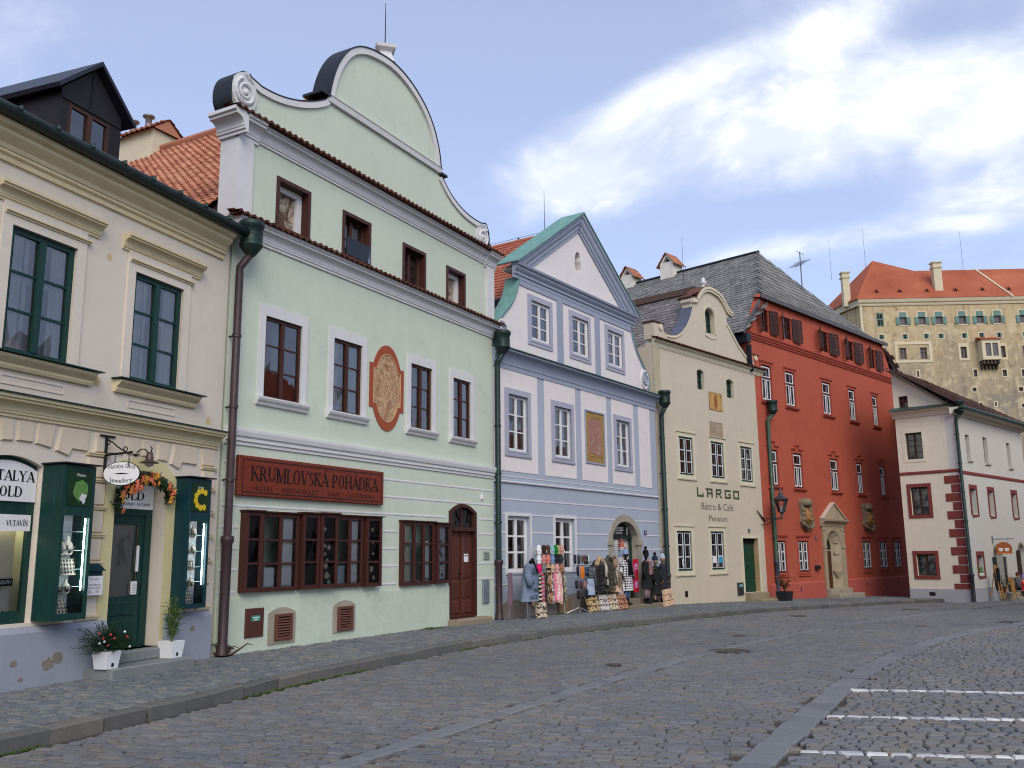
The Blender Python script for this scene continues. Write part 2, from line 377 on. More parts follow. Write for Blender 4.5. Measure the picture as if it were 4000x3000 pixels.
def serif(mb, s, x0, x1, z0, z1, y, bold=1.0, arcdrop=None):
    """serif capitals filling x0..x1, cap height z0..z1"""
    tot = sum(GL[c][0] for c in s); kx = (x1-x0)/tot; h = z1-z0; x = x0
    def P(px, pz, dz=0): return (x+px*kx, z0+pz*h+dz)
    def quad(pts):
        _lay[0] = (_lay[0]+1) % 7; yy = y-.0004*_lay[0]
        mb.add([(p[0], yy, p[1]) for p in pts], [tuple(range(len(pts)))])
    for ch in s:
        w, st = GL[ch]; dz = arcdrop(x+w*kx/2) if arcdrop else 0
        for q in st:
            if q[0] == 'V':
                t = T*bold/2; quad([P(q[1]-t, q[2], dz), P(q[1]+t, q[2], dz), P(q[1]+t, q[3], dz), P(q[1]-t, q[3], dz)])
            elif q[0] == 'H':
                t = TH*bold/2; quad([P(q[2], q[1]-t, dz), P(q[3], q[1]-t, dz), P(q[3], q[1]+t, dz), P(q[2], q[1]+t, dz)])
            elif q[0] == 'S':
                zz = q[2]+(.02 if q[2] == 0 else -.02); t = .025*bold
                quad([P(q[1]-.15, zz-t, dz), P(q[1]+.15, zz-t, dz), P(q[1]+.15, zz+t, dz), P(q[1]-.15, zz+t, dz)])
            elif q[0] == 'D':
                t = q[5]*bold/2*1.1; quad([P(q[1]-t, q[2], dz), P(q[1]+t, q[2], dz), P(q[3]+t, q[4], dz), P(q[3]-t, q[4], dz)])
            elif q[0] == 'A':
                _, cx, cy, rx, ry, a0, a1 = q; n = max(6, int(abs(a1-a0)/20)); pr = []
                for k in range(n+1):
                    a = math.radians(a0+(a1-a0)*k/n); th = (TH+(T-TH)*abs(math.cos(a))**1.3)*bold
                    ca, sa = math.cos(a), math.sin(a); pr.append((P(cx+(rx+.0)*ca, cy+ry*sa, dz), P(cx+(rx-th)*ca, cy+(ry-th*.8)*sa, dz)))
                _lay[0] = (_lay[0]+1) % 7; yy = y-.0004*_lay[0]; vs = []
                for a_, b_ in pr: vs += [(a_[0], yy, a_[1]), (b_[0], yy, b_[1])]
                mb.add(vs, [(2*k, 2*k+2, 2*k+3, 2*k+1) for k in range(n)])
        x += w*kx
    return mb

# ---------------------------------------------------------------- the lie of the land and the row of houses
SD = math.radians(37.)
def gz(x, y):
    """pavement height: level at the near end, falling gently beyond the second house"""
    s = (x+5.1)*math.sin(SD)+(y-16.1)*math.cos(SD); s = min(s, 75.); k = 3.0
    return -.0225*k*math.log1p(math.exp((s-13)/k))
FR = {'jew': (-5.107, 16.128, 20.7), 'green': (-5.107, 16.128, 28.6), 'blue': (-.515, 24.55, 34.2),
      'cream': (5.584, 33.525, 42.0), 'red': (10.635, 39.135, 43.7), 'white': (20.14, 41.11, 45.0), 'castle': (70.48, 149.19, 92.0)}
def frame(n): x, y, a = FR[n]; return (x, y, 0), math.radians(90-a)
def at(n, u, out=0.0, z=None, dz=0.0):
    """world point at u along a facade, standing out from it; on the pavement unless z is given"""
    x, y, a = FR[n]; a = math.radians(a)
    px = x+math.sin(a)*u+math.cos(a)*out; py = y+math.cos(a)*u-math.sin(a)*out
    return (px, py, (gz(px, py) if z is None else z)+dz)
def rotof(n): return math.radians(90-FR[n][2])
def house(n, label, cat='house', name='town_house', group='painted houses of the curving street row'):
    loc, rz = frame(n); return empty(name, loc, rz, label, cat, group)

# ---------------------------------------------------------------- shared materials
WHITE_P = plaster('white_trim', C(212, 212, 213), var=.04, streak=.05)
GLASS = glass(ior=2.2, tint=(.92, .94, .95, 1)); GLASS_CLEAR = glass('shop_glass', (.93, .95, .95, 1), 1.5)
ROOM = flat('dark_room', C(42, 40, 40), .95, .05, var=.4, scale=2)
ROOMG = flat('grey_room', C(120, 122, 126), .95, .05, var=.5, scale=1.6)
ROOMW = flat('pale_room', C(150, 148, 145), .95, .05, var=.2, scale=2)
flat('dark_pane', C(46, 54, 56), .12, .6, var=.3)
CURT = flat('net_curtain', C(222, 221, 218), .95, .05, var=.12, scale=6)
CURTG = flat('grey_curtain', C(150, 140, 132), .95, .05, var=.2, scale=6)
CURTR = flat('russet_curtain', C(140, 72, 45), .9, .1, var=.3, scale=6)
GREEN_W = wood('bottle_green_wood', C(22, 62, 56), C(38, 84, 74), .45)
TEAL_W = wood('teal_wood', C(16, 58, 66), C(30, 80, 90), .45)
BROWN_W = wood('brown_wood', C(74, 40, 33), C(96, 56, 44), .5)
WHITE_W = flat('white_painted_wood', C(222, 222, 222), .5, .4, var=.06)
DARK_W = wood('dark_brown_wood', C(56, 40, 36), C(72, 52, 46), .55)
COPPER = flat('weathered_gutter_metal', C(38, 58, 54), .5, .5, .5, var=.45, scale=5, bump=.1)
PIPE_BR = flat('brown_pipe_paint', C(66, 50, 52), .5, .4, .2, var=.3, scale=4)
VERD = flat('verdigris_copper', C(120, 165, 155), .7, .3, .2, var=.35, scale=5, bump=.1)
BLACKM = flat('black_sheet_metal', C(42, 44, 50), .5, .4, .4, var=.3, scale=4)
IRON = flat('wrought_iron', C(38, 38, 42), .55, .4, .6, var=.2)
STONE = plaster('grey_sandstone', C(160, 152, 138), var=.16, bump=.7, streak=.2, stain=C(110, 104, 94))
STEP_S = plaster('granite_step', C(128, 132, 132), var=.14, bump=.6, scale=3)
RED_TILES = tilemat('red_roof_tiles', [C(182, 122, 94), C(196, 136, 106), C(170, 106, 80), C(204, 146, 116), C(186, 124, 98), C(158, 96, 74)])
OLD_TILES = tilemat('old_brown_tiles', [C(96, 58, 46), C(112, 68, 52), C(84, 52, 44), C(120, 78, 60)])
SLATE = tilemat('grey_shingles', [C(128, 127, 124), C(142, 140, 137), C(114, 113, 111), C(152, 150, 146), C(134, 131, 126)])
SLATE_D = tilemat('dark_shingles', [C(118, 114, 114), C(134, 128, 126), C(104, 99, 100), C(144, 139, 136)])
PAPER = flat('white_paper', C(225, 225, 225), .8, .2, var=.04)
INK = flat('black_ink', C(28, 30, 32), .8, .1, var=.1)
BRICKC = flat('russet_paint', C(150, 74, 58), .85, .15, var=.15)

def curtain_mesh(mb, x0, x1, z0, z1, y, amp=.03, k=None):
    k = k or max(2, int((x1-x0)/.13)); n = k*4
    vs = []
    for i in range(n+1):
        x = x0+(x1-x0)*i/n; yy = y+amp*math.sin(i*PI/2*1.02)
        vs += [(x, yy, z0), (x, yy*.98+y*.02, z1)]
    mb.add(vs, [(2*i, 2*i+2, 2*i+3, 2*i+1) for i in range(n)])
def window(par, x0, x1, z0, z1, fm, d=.10, cols=2, rows=3, fw=.07, bw=.032, mull=.08, transom=None, xf=None, room=None, curtain=None, cm=None,
           inner=None, name='window', th=.06, label=None, gm=None, deep=.34):
    """sash in an opening: frame and glazing bars, with panes, room behind and curtains as its own pieces"""
    f = MB(xf); y0, y1 = d, d+th
    f.box(x0, x0+fw, y0, y1, z0, z1); f.box(x1-fw, x1, y0, y1, z0, z1)
    f.box(x0+fw, x1-fw, y0+.003, y1, z1-fw, z1); f.box(x0+fw, x1-fw, y0+.003, y1, z0, z0+fw)
    xs = [x0+fw+(x1-x0-2*fw)*i/cols for i in range(cols+1)]
    for x in xs[1:-1]: f.box(x-mull/2, x+mull/2, y0-.012, y1-.005, z0+fw-.002, z1-fw+.002)
    if transom is not None: f.box(x0+fw-.002, x1-fw+.002, y0-.016, y1-.01, transom-mull/2, transom+mull/2)
    zs = [z0+fw+(z1-z0-2*fw)*i/rows for i in range(rows+1)]
    for i in range(cols):
        a = xs[i]+(mull/2 if i else 0); b = xs[i+1]-(mull/2 if i < cols-1 else 0)
        # sash edge inside the frame
        for z in zs[1:-1]:
            if transom is None or abs(z-transom) > .1: f.box(a, b, y0+.012, y1-.012, z-bw/2, z+bw/2)
    w = f.build(name, fm, par)
    if label: w['label'] = label
    p = MB(xf); yp = (y0+y1)/2
    for i in range(cols):
        for j in range(rows):
            t = random.uniform(-.004, .004)
            p.add([(xs[i], yp+t, zs[j]), (xs[i+1], yp-t, zs[j]), (xs[i+1], yp-t+.003, zs[j+1]), (xs[i], yp+t-.003, zs[j+1])], [(0, 1, 2, 3)])
    p.build('pane', gm or GLASS, w)
    if deep:
        r = MB(xf); r.box(x0-.06, x1+.06, deep, deep+.03, z0-.06, z1+.06); r.build('room', room or ROOM, w)
    if inner:
        m = MB(xf); yi = d+.11; c = (x0+x1)/2
        for k in inner:
            xx = x0+(x1-x0)*k; m.box(xx-.035, xx+.035, yi, yi+.05, z0+.02, z1-.02)
        for z in (z0+.06, z1-.06, z0+(z1-z0)*.62): m.box(x0+.02, x1-.02, yi+.004, yi+.045, z-.03, z+.03)
        m.build('inner_sash', WHITE_W, w)
    if curtain:
        m = MB(xf)
        for (a, b, za, zb) in curtain:
            curtain_mesh(m, x0+(x1-x0)*a, x0+(x1-x0)*b, z0+(z1-z0)*za, z0+(z1-z0)*zb, d+.10)
        m.build('curtain', cm or CURT, w, True)
    return w
def surround(mb, x0, x1, z0, z1, w, y0=-.03, y1=.01, top=None, bot=None):
    """raised border round an opening"""
    t = w if top is None else top; b = w if bot is None else bot
    mb.prism(rect(x0-w, x1+w, z0-b, z1+t), y0, y1, [rect(x0, x1, z0, z1)])
def downpipe(par, x, z0, z1, zs, top_m, low_m, hopper=True, out=.14, r=.065, dx=0, elbow=True, xf=None):
    """rain pipe with its hopper head; brown cast-iron foot below zs"""
    m = MB(xf); path = [(x, -out, zs), (x, -out, z1-.7)]
    if elbow: path += [(x, -out, z1-.55), (x+dx, -out-.18, z1-.3)]
    m.tube(path, r, 10)
    for z in np.arange(zs+1.0, z1-1.0, 1.3): m.lathe([(r+.012, -.03), (r+.018, 0), (r+.012, .03)], (x, -out, z), 10); m.box(x-.012, x+.012, -out, .01, z-.012, z+.012)
    p = m.build('downpipe', top_m, par, True)
    if hopper:
        h = MB(xf); h.lathe([(.07, -.02), (.09, .0), (.21, .16), (.22, .2), (.2, .22), (.2, .5), (.23, .53), (.235, .62), (.21, .64)], (x+dx, -out-.18, z1-.32), 12)
        for q in (.26, .32, .38): h.lathe([(.2, 0), (.215, .015), (.2, .03)], (x+dx, -out-.18, z1-.32+q), 12)
        h.build('hopper', COPPER, p, True)
    l = MB(xf); l.lathe([(.10, zs+.02), (.115, zs), (.115, zs-.07), (.09, zs-.12), (.082, z0+.2), (.10, z0+.16), (.105, z0+.02), (.13, z0)], (x, -out, 0), 12)
    l.build('lower_pipe', low_m, p, True)
    return p
def plate(par, x, z, w, h, s, face, ink, name='number_plate', y=-.02, xf=None):
    m = MB(xf); m.bbox(x-w/2, x+w/2, y, .01, z-h/2, z+h/2, .004); m.m = 1
    text(m, s, 0, z-h*.28, h*.55, y-.002, width=w*.62, xc=x)
    return m.build(name, [face, ink], par)

# ================================================================ 1. the jeweller's house
def build_jeweller():
    H = house('jew', 'cream house with a jewellery shop, bottle-green windows and black boarded dormer')
    upper = plaster('cream_plaster', C(216, 206, 191), var=.06, bump=.3, stain=C(196, 180, 158), streak=.06)
    yellow = plaster('ochre_moulding', C(212, 198, 162), var=.07, bump=.25, streak=.08, stain=C(170, 150, 105))
    pale = plaster('pale_surround', C(218, 208, 194), var=.04, bump=.2)
    block = plaster('rusticated_block', C(212, 198, 176), var=.06, bump=.35)
    door_y = plaster('yellow_reveal', C(208, 198, 150), var=.06, bump=.3, stain=C(190, 180, 140))
    base = plaster('grey_plinth_plaster', C(150, 156, 168), var=.07, bump=.6, stain=C(128, 132, 142), patch=C(148, 142, 132), scale=.8)
    DO = segarch(-2.54, -1.42, .30, 2.90, 3.0); SH = segarch(-4.86, -3.87, .82, 2.90, 3.02)
    wins = [(-6.98, -5.87), (-4.71, -3.60), (-2.44, -1.33)]
    w = MB(); w.prism(rect(-9, -.16, -.4, 7.4), 0, .34, [DO, SH] + [rect(a, b, 4.37, 6.13) for a, b in wins]); w.build('wall', upper, H)
    b = MB(); b.box(-9, -.06, .34, 9, -.4, 7.4); b.build('wall', upper, H)
    # grey splashed plinth, thickened at the foot
    p = MB()
    for x0, x1 in ((-9, -2.6), (-1.36, -.30)):
        p.mold([(0, -.4), (.12, -.4), (.10, .70), (.05, .77), (0, .78)], x0, x1)
    p.build('plinth', base, H)
    plr = random.Random(3)     # places where the plinth render has fallen off
    for cx, cz, r in ((-3.62, .27, .10), (-3.48, .33, .09), (-4.17, .33, .05), (-.78, .52, .055), (-4.05, .12, .04)):
        pts = [(cx+r*plr.uniform(.6, 1.2)*math.cos(t), cz+r*plr.uniform(.5, 1.0)*math.sin(t)) for t in np.arange(0, 2*PI, .5)]
        ch = MB(); ch.prism(pts, -.118+cz*.01, -.05); ch.build('bare_masonry', plaster('bare_masonry', C(134, 126, 112), var=.25, bump=1.0, scale=5), H)
    for cx, cz, r in ((-2.98, 6.2, .06), (-3.05, 4.25, .08), (-.52, 3.98, .07), (-1.0, 6.75, .03)):
        q = MB(); q.prism([(cx+r*plr.uniform(.7, 1.1)*math.cos(t), cz+r*plr.uniform(.8, 1.3)*math.sin(t)) for t in np.arange(0, 2*PI, .5)], -.002, .005); q.build('repair_patch', plaster('ochre_repair', C(206, 184, 140), var=.1), H)
    # storey cornice, frieze blocks, eaves
    m = MB(); m.mold(cornice(3.52, 3.80, .22), -9, -.27); m.mold([(0, 6.96), (.04, 6.96), (.04, 7.03), (.08, 7.06), (.08, 7.10), (0, 7.10)], -9, -.36)
    m.mold([(0, 7.12), (.07, 7.12), (.09, 7.18), (.17, 7.25), (.2, 7.28), (.2, 7.33), (.27, 7.36), (.29, 7.43), (0, 7.45)], -9, -.34)
    m.build('cornice', yellow, H)
    fl = MB(); fl.box(-9, -.24, -.25, .0, 3.80, 3.818); fl.build('cornice_flashing', COPPER, H)
    g = MB(); g.tube([(-9, -.36, 7.52), (-.02, -.36, 7.50)], .085, 12)
    for x in np.arange(-8.8, 0, .62): g.lathe([(.088, -.012), (.094, 0), (.088, .012)], (0, 0, 0), 4) if 0 else g.box(x-.012, x+.012, -.45, -.27, 7.52, 7.61)
    g.build('gutter', COPPER, H, True)
    V = [[(-4.61,3.5),(-4.42,3.5),(-4.4,3.2),(-4.58,3.19)],[(-4.34,3.5),(-4.08,3.5),(-4.08,3.21),(-4.35,3.21)],[(-4.02,3.5),(-3.72,3.5),(-3.78,3.16),(-4.05,3.2)],
         [(-3.65,3.5),(-3.1,3.5),(-3.09,3.19),(-3.43,3.2),(-3.49,3.08),(-3.72,3.14)],[(-3.02,3.5),(-2.48,3.5),(-2.42,3.21),(-3.02,3.19)],[(-2.4,3.5),(-2.11,3.5),(-2.08,3.23),(-2.37,3.23)],
         [(-2.05,3.5),(-1.78,3.5),(-1.81,3.22),(-2.06,3.22)],[(-1.71,3.5),(-1.43,3.5),(-1.48,3.18),(-1.72,3.19)],[(-1.36,3.5),(-.78,3.5),(-.75,3.2),(-1.15,3.2),(-1.23,3.08),(-1.44,3.15)],[(-.68,3.5),(-.32,3.5),(-.31,3.2),(-.65,3.2)],
         [(-5.4,3.5),(-4.68,3.5),(-4.65,3.2),(-5.35,3.2)],[(-6.1,3.5),(-5.5,3.5),(-5.45,3.2),(-6.1,3.2)]]+[rect(a,a+.85,z,z+.3) for a in (-6.9,-5.95) for z in (2.8,2.4,2.0,1.6,1.2)]
    for z0, z1 in ((2.82, 3.13), (2.42, 2.76), (2.02, 2.36), (1.62, 1.96), (1.2, 1.56)): V += [rect(-3.12, -2.74, z0, z1), rect(-.62, -.3, z0, z1)]
    r = MB()
    for q in V:
        c = Vector((sum(a for a, _ in q)/len(q), sum(b for _, b in q)/len(q))); inn = [tuple(c+(Vector(a)-c)*.86) for a in q]
        n = len(q); r.add([(a, .005, z) for a, z in q]+[(a, -.035, z) for a, z in inn], [tuple(range(n, 2*n))]+[(i, (i+1) % n, n+(i+1) % n, n+i) for i in range(n)])
    r.build('rusticated_block', block, H)
    for z in (3.17, 2.79, 2.39, 1.99, 1.59, .83):
        for x0, x1 in ((-3.14, -2.72), (-.64, -.28)): led = MB(); led.mold([(0, z-.03), (.045, z-.03), (.045, z), (.06, z), (.06, z+.02), (0, z+.03)], x0, x1); led.build('ledge', yellow, H)
    s = MB(); s.band([(-2.54, .3), (-2.54, 2.90)] + [(-2.54+1.12*k/8, 2.9+.1*(1-(1-2*k/8)**2)) for k in range(1, 8)] + [(-1.42, 2.9), (-1.42, .3)], -.2, -.02, .01)
    s.build('door_surround', door_y, H)
    for k, (a, b_) in enumerate(wins):
        m = MB(); surround(m, a, b_, 4.37, 6.13, .16, -.03, top=.3, bot=.0); m.build('window_surround', pale, H)
        m = MB(); m.mold(cornice(6.42, 6.66, .17), a-.30, b_+.40 if k else b_+.3)
        m.mold([(0, 6.26), (.05, 6.26), (.05, 6.29), (.075, 6.29), (.075, 6.31), (0, 6.31)], a-.14, b_+.22); m.build('window_hood', yellow, H)
        m = MB(); m.mold([(0, 4.15), (.05, 4.15), (.07, 4.19), (.07, 4.22), (.15, 4.29), (.17, 4.33), (0, 4.345)], a-.28, b_+.42); m.build('window_sill', yellow, H)
        m = MB(); m.box(a-.33, b_+.5, -.21, .1, 4.345, 4.362); m.build('sill_flashing', GREEN_W, H)
        m = MB(); surround(m, a+.05, b_-.05, 3.97, 4.06, .02, -.012); m.build('apron_panel', pale, H)
        window(H, a, b_, 4.37, 6.13, GREEN_W, d=.03, cols=2, rows=3, fw=.085, bw=.035, mull=.11, inner=(.36, .62), room=ROOMG,
               curtain=[(.03, .30, .02, .98), (.72, .98, .02, .98)], deep=.36)
    # shop front: timber frame with glazed opening and painted fascia boards
    f = MB(); f.prism(SH, .10, .16, [rect(-4.78, -3.95, .98, 2.08)]); shop = f.build('shop_window', GREEN_W, H)
    f = MB(); f.add([(-4.78, .13, .98), (-3.95, .13, .98), (-3.95, .13, 2.08), (-4.78, .13, 2.08)], [(0, 1, 2, 3)]); f.build('pane', GLASS_CLEAR, shop)
    f = MB(); f.box(-4.9, -3.9, .75, .78, .8, 2.3); f.box(-4.9, -3.9, .17, .75, .92, .95); f.box(-3.92, -3.89, .17, .75, .95, 2.3); f.box(-4.89, -4.86, .17, .75, .95, 2.3); f.box(-4.86, -3.92, .17, .75, 2.15, 2.18)
    f.build('display_recess', flat('lit_cream_lining', C(214, 212, 176), .8, .1, var=.06), shop)
    f = MB(); f.box(-4.84, -4.02, .22, .62, 1.405, 1.43); f.m = 1; f.box(-4.84, -4.02, .20, .215, 1.31, 1.405); f.m = 2; text(f, 'ВЛТАВИН', 0, 1.335, .05, .197, width=.34, xc=-4.22)
    f.build('shelf', [flat('shelf_board', C(205, 200, 175), .6), INK, PAPER], shop)
    f = MB(); f.box(-4.8, -4.0, .3, .5, 2.12, 2.145); f.build('light_bar', emit('warm_shop_light', (1, .95, .75, 1), 9.0), shop)
    f = MB(); f.prism(segarch(-4.83, -3.885, 2.42, 2.84, 2.96), .075, .099); f.m = 1
    serif(f, 'NATALYA', -4.79, -3.925, 2.69, 2.83, .072, 1.15); serif(f, 'GOLD', -4.60, -4.10, 2.48, 2.62, .072, 1.15); f.build('fascia_board', [PAPER, INK], shop)
    f = MB(); f.box(-4.82, -3.93, .075, .099, 2.03, 2.245); f.m = 1; serif(f, 'GRANATE - VLTAVÍN', -4.78, -3.97, 2.10, 2.17, .072, 1.1); f.build('lettered_board', [PAPER, INK], shop)
    # door in its yellow reveal
    f = MB(); f.prism(segarch(-2.5, -1.46, .30, 2.42, 2.44), .24, .30, [rect(-2.38, -1.6, .36, 2.32)]); fr = f.build('door', GREEN_W, H)
    f = MB(); f.prism(rect(-2.38, -1.6, .36, 2.32), .26, .30, [rect(-2.28, -1.7, 1.08, 2.18)])
    for z0, z1 in ((.46, .72), (.78, 1.0)): f.bbox(-2.26, -1.72, .245, .262, z0, z1, .02)
    lf = f.build('door_leaf', GREEN_W, fr)
    f = MB(); f.add([(-2.28, .27, 1.08), (-1.7, .27, 1.08), (-1.7, .27, 2.18), (-2.28, .27, 2.18)], [(0, 1, 2, 3)]); f.build('pane', GLASS, lf)
    f = MB(); f.tube([(-1.66, .22, 1.25), (-1.66, .19, 1.25), (-1.75, .19, 1.25)], .012, 6); f.build('handle', IRON, lf)
    f = MB(); f.box(-2.7, -1.3, .9, .93, .2, 2.5); f.m = 1; f.box(-2.28, -1.98, .5, .52, 1.1, 2.0); f.m = 2; f.box(-1.95, -1.72, .55, .57, 1.0, 2.15); f.build('room', [ROOM, flat('rose_poster', C(150, 120, 122), .7), DARK_W], fr)
    f = MB(); f.box(-1.82, -1.71, .235, .262, 1.1, 1.3); f.m = 1
    for k in range(6): f.box(-1.80, -1.73, .233, .2345, 1.13+k*.025, 1.137+k*.025)
    f.m = 0; f.box(-1.74, -1.70, .236, .262, 1.45, 1.85); f.build('opening_hours_note', [PAPER, flat('grey_print', C(120, 130, 140), .8)], lf)
    f = MB(); f.prism(segarch(-2.5, -1.46, 2.42, 2.86, 2.96), .235, .30); f.m = 1
    serif(f, 'GOLD', -2.32, -1.66, 2.56, 2.70, .232, 1.1); serif(f, 'AMBER - GRANAT - VLTAVIN', -2.44, -1.54, 2.475, 2.515, .232, 1.2); f.build('transom_board', [PAPER, INK], fr)
    st = MB(); st.bbox(-2.66, -1.30, -.22, .3, .14, .30, .015); st.bbox(-2.70, -1.34, -.42, .02, -.05, .135, .015) if 0 else st.bbox(-3.0, -1.30, -.62, .02, -.08, .14, .02)
    st.build('doorstep', STEP_S, H)
    # roof with a timber dormer
    rf = MB(); tiles(rf, (-9.2, -.34, 7.52), (.19, 0, 0), (0, .20, .073), 49, 24, .025, .018, clip=lambda i, j: not (-3.3 < -9.2+i*.19 < -1.9 and j*.2 > 1.3)); rf.build('roof', OLD_TILES, H)
    db = MB(); dk = wood('black_boarding', C(34, 30, 34), C(48, 42, 44), .6)
    db.prism([(-3.22, 8.1), (-1.95, 8.1), (-1.95, 9.12), (-2.575, 9.74), (-3.22, 9.12)], 1.0, 1.08, [rect(-3.06, -2.2, 8.25, 8.93)])
    db.box(-3.22, -3.16, 1.08, 4.2, 8.1, 9.14); db.box(-2.01, -1.95, 1.08, 4.2, 8.1, 9.14)
    for x in (-2.62,): db.box(x-.012, x+.012, .985, 1.0, 8.96, 9.6)
    db.box(-3.2, -1.97, .98, 1.0, 8.95, 8.99)
    D = db.build('dormer', dk, H)
    dr = MB()
    for s_ in (-1, 1):
        dr.add([(-2.575, .86, 9.88), (-2.575+s_*.83, .86, 9.10), (-2.575+s_*.83, 4.3, 9.10), (-2.575, 4.3, 9.88), (-2.575, .86, 9.80), (-2.575+s_*.80, .86, 9.04), (-2.575+s_*.80, 4.3, 9.04), (-2.575, 4.3, 9.80)],
               [(0, 1, 2, 3), (4, 5, 6, 7), (0, 1, 5, 4), (1, 2, 6, 5), (2, 3, 7, 6)])
    dr.build('dormer_roof', flat('navy_sheet_roof', C(36, 38, 52), .45, .5, .3, var=.3, scale=3), D)
    window(D, -3.06, -2.2, 8.25, 8.93, wood('old_red_frame', C(72, 44, 34), C(110, 62, 40)), d=1.0, cols=2, rows=1, fw=.06, mull=.09, deep=1.4, room=ROOMW)
    hopper_pipe = downpipe(H, -.06, .02, 7.44, 2.0, PIPE_BR, PIPE_BR, True, .16, .07, dx=.06)
    # ---- things on and before the house
    loc, rz = frame('jew')
    def T(name, label, cat, u, out, z, group=None): return empty(name, at('jew', u, out, z), rz, label, cat, group)
    # showcases
    def showcase(x0, x1, dep, z0, z1, wm, label, zg0, zg1, zp0, zp1, word):
        t = T('display_case', label, 'display case', (x0+x1)/2, 0, z0, 'glazed showcases beside the jeweller door'); cx = (x0+x1)/2; hw = (x1-x0)/2; h = z1-z0
        b = MB(); b.box(-hw, -hw+.035, -dep, 0, 0, h); b.box(hw-.035, hw, -dep, 0, 0, h); b.box(-hw+.035, hw-.035, -dep, 0, 0, .05); b.box(-hw+.035, hw-.035, -dep, 0, h-.05, h); b.box(-hw+.035, hw-.035, -.03, 0, .05, h-.05)
        b.build('body', wm, t)
        d = MB(); d.prism(rect(-hw, hw, 0, h), -dep-.04, -dep-.001, [rect(-hw+.06, hw-.06, zg0-z0, zg1-z0)]); dr_ = d.build('door_frame', wm, t)
        d = MB(); d.add([(-hw+.06, -dep-.02, zg0-z0), (hw-.06, -dep-.02, zg0-z0), (hw-.06, -dep-.02, zg1-z0), (-hw+.06, -dep-.02, zg1-z0)], [(0, 1, 2, 3)]); d.build('pane', GLASS_CLEAR, dr_)
        d = MB(); d.box(-hw+.07, hw-.07, -dep-.052, -dep-.04, zp0-z0, zp1-z0); d.m = 1; text(d, word, 0, zp1-z0-.08, .04, -dep-.055, xc=0)
        cxp, czp = .03, (zp0+zp1)/2-z0-.03; R_ = random.Random(5)
        if word == 'Vltavín':
            d.m = 2; pts = [(cxp-.02+.13*R_.uniform(.85, 1.1)*math.cos(a), czp+.15*R_.uniform(.85, 1.1)*math.sin(a)) for a in np.arange(0, 2*PI, .35)]; d.prism(pts, -dep-.058, -dep-.053)
            d.m = 3; pts = [(.06+.07*R_.uniform(.5, 1.2)*math.cos(a), czp-.1+.08*R_.uniform(.6, 1.2)*math.sin(a)) for a in np.arange(0, 2*PI, .4)]; d.prism(pts, -dep-.062, -dep-.059)
        else:
            d.m = 2
            for k in range(8): a = math.radians(55+k*34); d.prism(ell(.03+.15*math.cos(a), czp+.14*math.sin(a), .044, .05, 12), -dep-.058-.0008*k, -dep-.053)
        d.build('poster', [flat('dark_green_poster', C(20, 52, 26), .5, .3, var=.6, scale=3), PAPER, flat('moldavite_green', C(96, 140, 70), .6, var=.5, scale=30) if word == 'Vltavín' else flat('amber_yellow', C(215, 185, 30), .35, .5, var=.15), flat('silver_print', C(205, 210, 208), .4)], dr_)
        r_ = MB(); r_.box(-hw-.04, hw+.06, -dep-.1, .0, h+.012, h+.03); r_.build('cap', BLACKM, t)
        i = MB(); i.box(-hw+.036, hw-.036, -.05, -.031, .051, h-.051); i.m = 1
        for zs in (.36, .60, .86, 1.12)[:4]: i.box(-hw+.036, hw-.036, -dep+.05, -.051, zg0-z0+zs*.98-.006, zg0-z0+zs*.98)
        i.build('shelf', [flat('showcase_lining', C(200, 206, 208), .8), flat('glass_shelf', C(150, 185, 180), .2, .6)], t)
        e = MB(); e.box(hw-.10, hw-.085, -dep-.005, -dep+.005, zg0-z0+.3, zg1-z0-.03); e.build('light_strip', emit('cold_strip_light', (.9, .95, 1, 1), 16.0), t)
        return t
    showcase(-3.86, -3.30, .34, .84, 2.93, GREEN_W, 'large bottle-green showcase with a green moldavite stone poster beside the big shop window', .93, 2.24, 2.37, 2.86, 'Vltavín')
    showcase(-1.24, -.69, .24, .85, 2.94, TEAL_W, 'teal showcase with a yellow amber beads poster, between the jeweller door and the brown drainpipe', .92, 2.24, 2.40, 2.86, 'Jantar')
    velvet = flat('cream_velvet', C(222, 216, 196), .9, .1, var=.06); gem = flat('dark_gem_chain', C(60, 44, 40), .4, .5, var=.4, scale=40)
    def bust(u, out, z, h, label, chain=True):
        t = T('necklace_bust', label, 'necklace stand', u, out, z, 'jewellery stands in the glazed showcases')
        b = MB(); b.lathe([(.30*h, 0), (.40*h, .12*h), (.42*h, .4*h), (.34*h, .62*h), (.14*h, .78*h), (.13*h, .98*h), (.15*h, h)], (0, 0, 0), 10, 1, .45); b.build('bust', velvet, t, True)
        g_ = MB(); g_.tube([(.30*h*math.cos(a), -.2*h-.02, .55*h+.34*h*math.sin(a)) for a in np.linspace(PI*1.02, PI*1.98, 9)], .008, 5); g_.ball((0, -.23*h, .19*h), .022, .015, .028, 6, 5); g_.build('necklace', gem, t)
    def tray(u, out, z, w, h, label, tilt=.25, name='pendant_board'):
        t = T(name, label, 'pendant board', u, out, z, 'jewellery stands in the glazed showcases')
        b = MB(Matrix.Rotation(-tilt, 4, 'X')); b.bbox(-w/2, w/2, 0, .02, 0, h, .008); b.build('board', velvet, t)
        g_ = MB(Matrix.Rotation(-tilt, 4, 'X')); rr = random.Random(int(z*100))
        for i in range(5):
            for j in range(4): g_.ball((-w*.4+w*.2*i, -.006, h*.14+h*.24*j), .013*rr.uniform(.7, 1.2), .008, .02, 5, 4)
        g_.build('pendants', gem, t)
    bust(-3.65, .18, 1.71, .24, 'necklace bust away from the light strip on the top shelf of the green showcase'); bust(-3.48, .14, 1.71, .25, 'necklace bust beside the light strip on the top shelf of the green showcase')
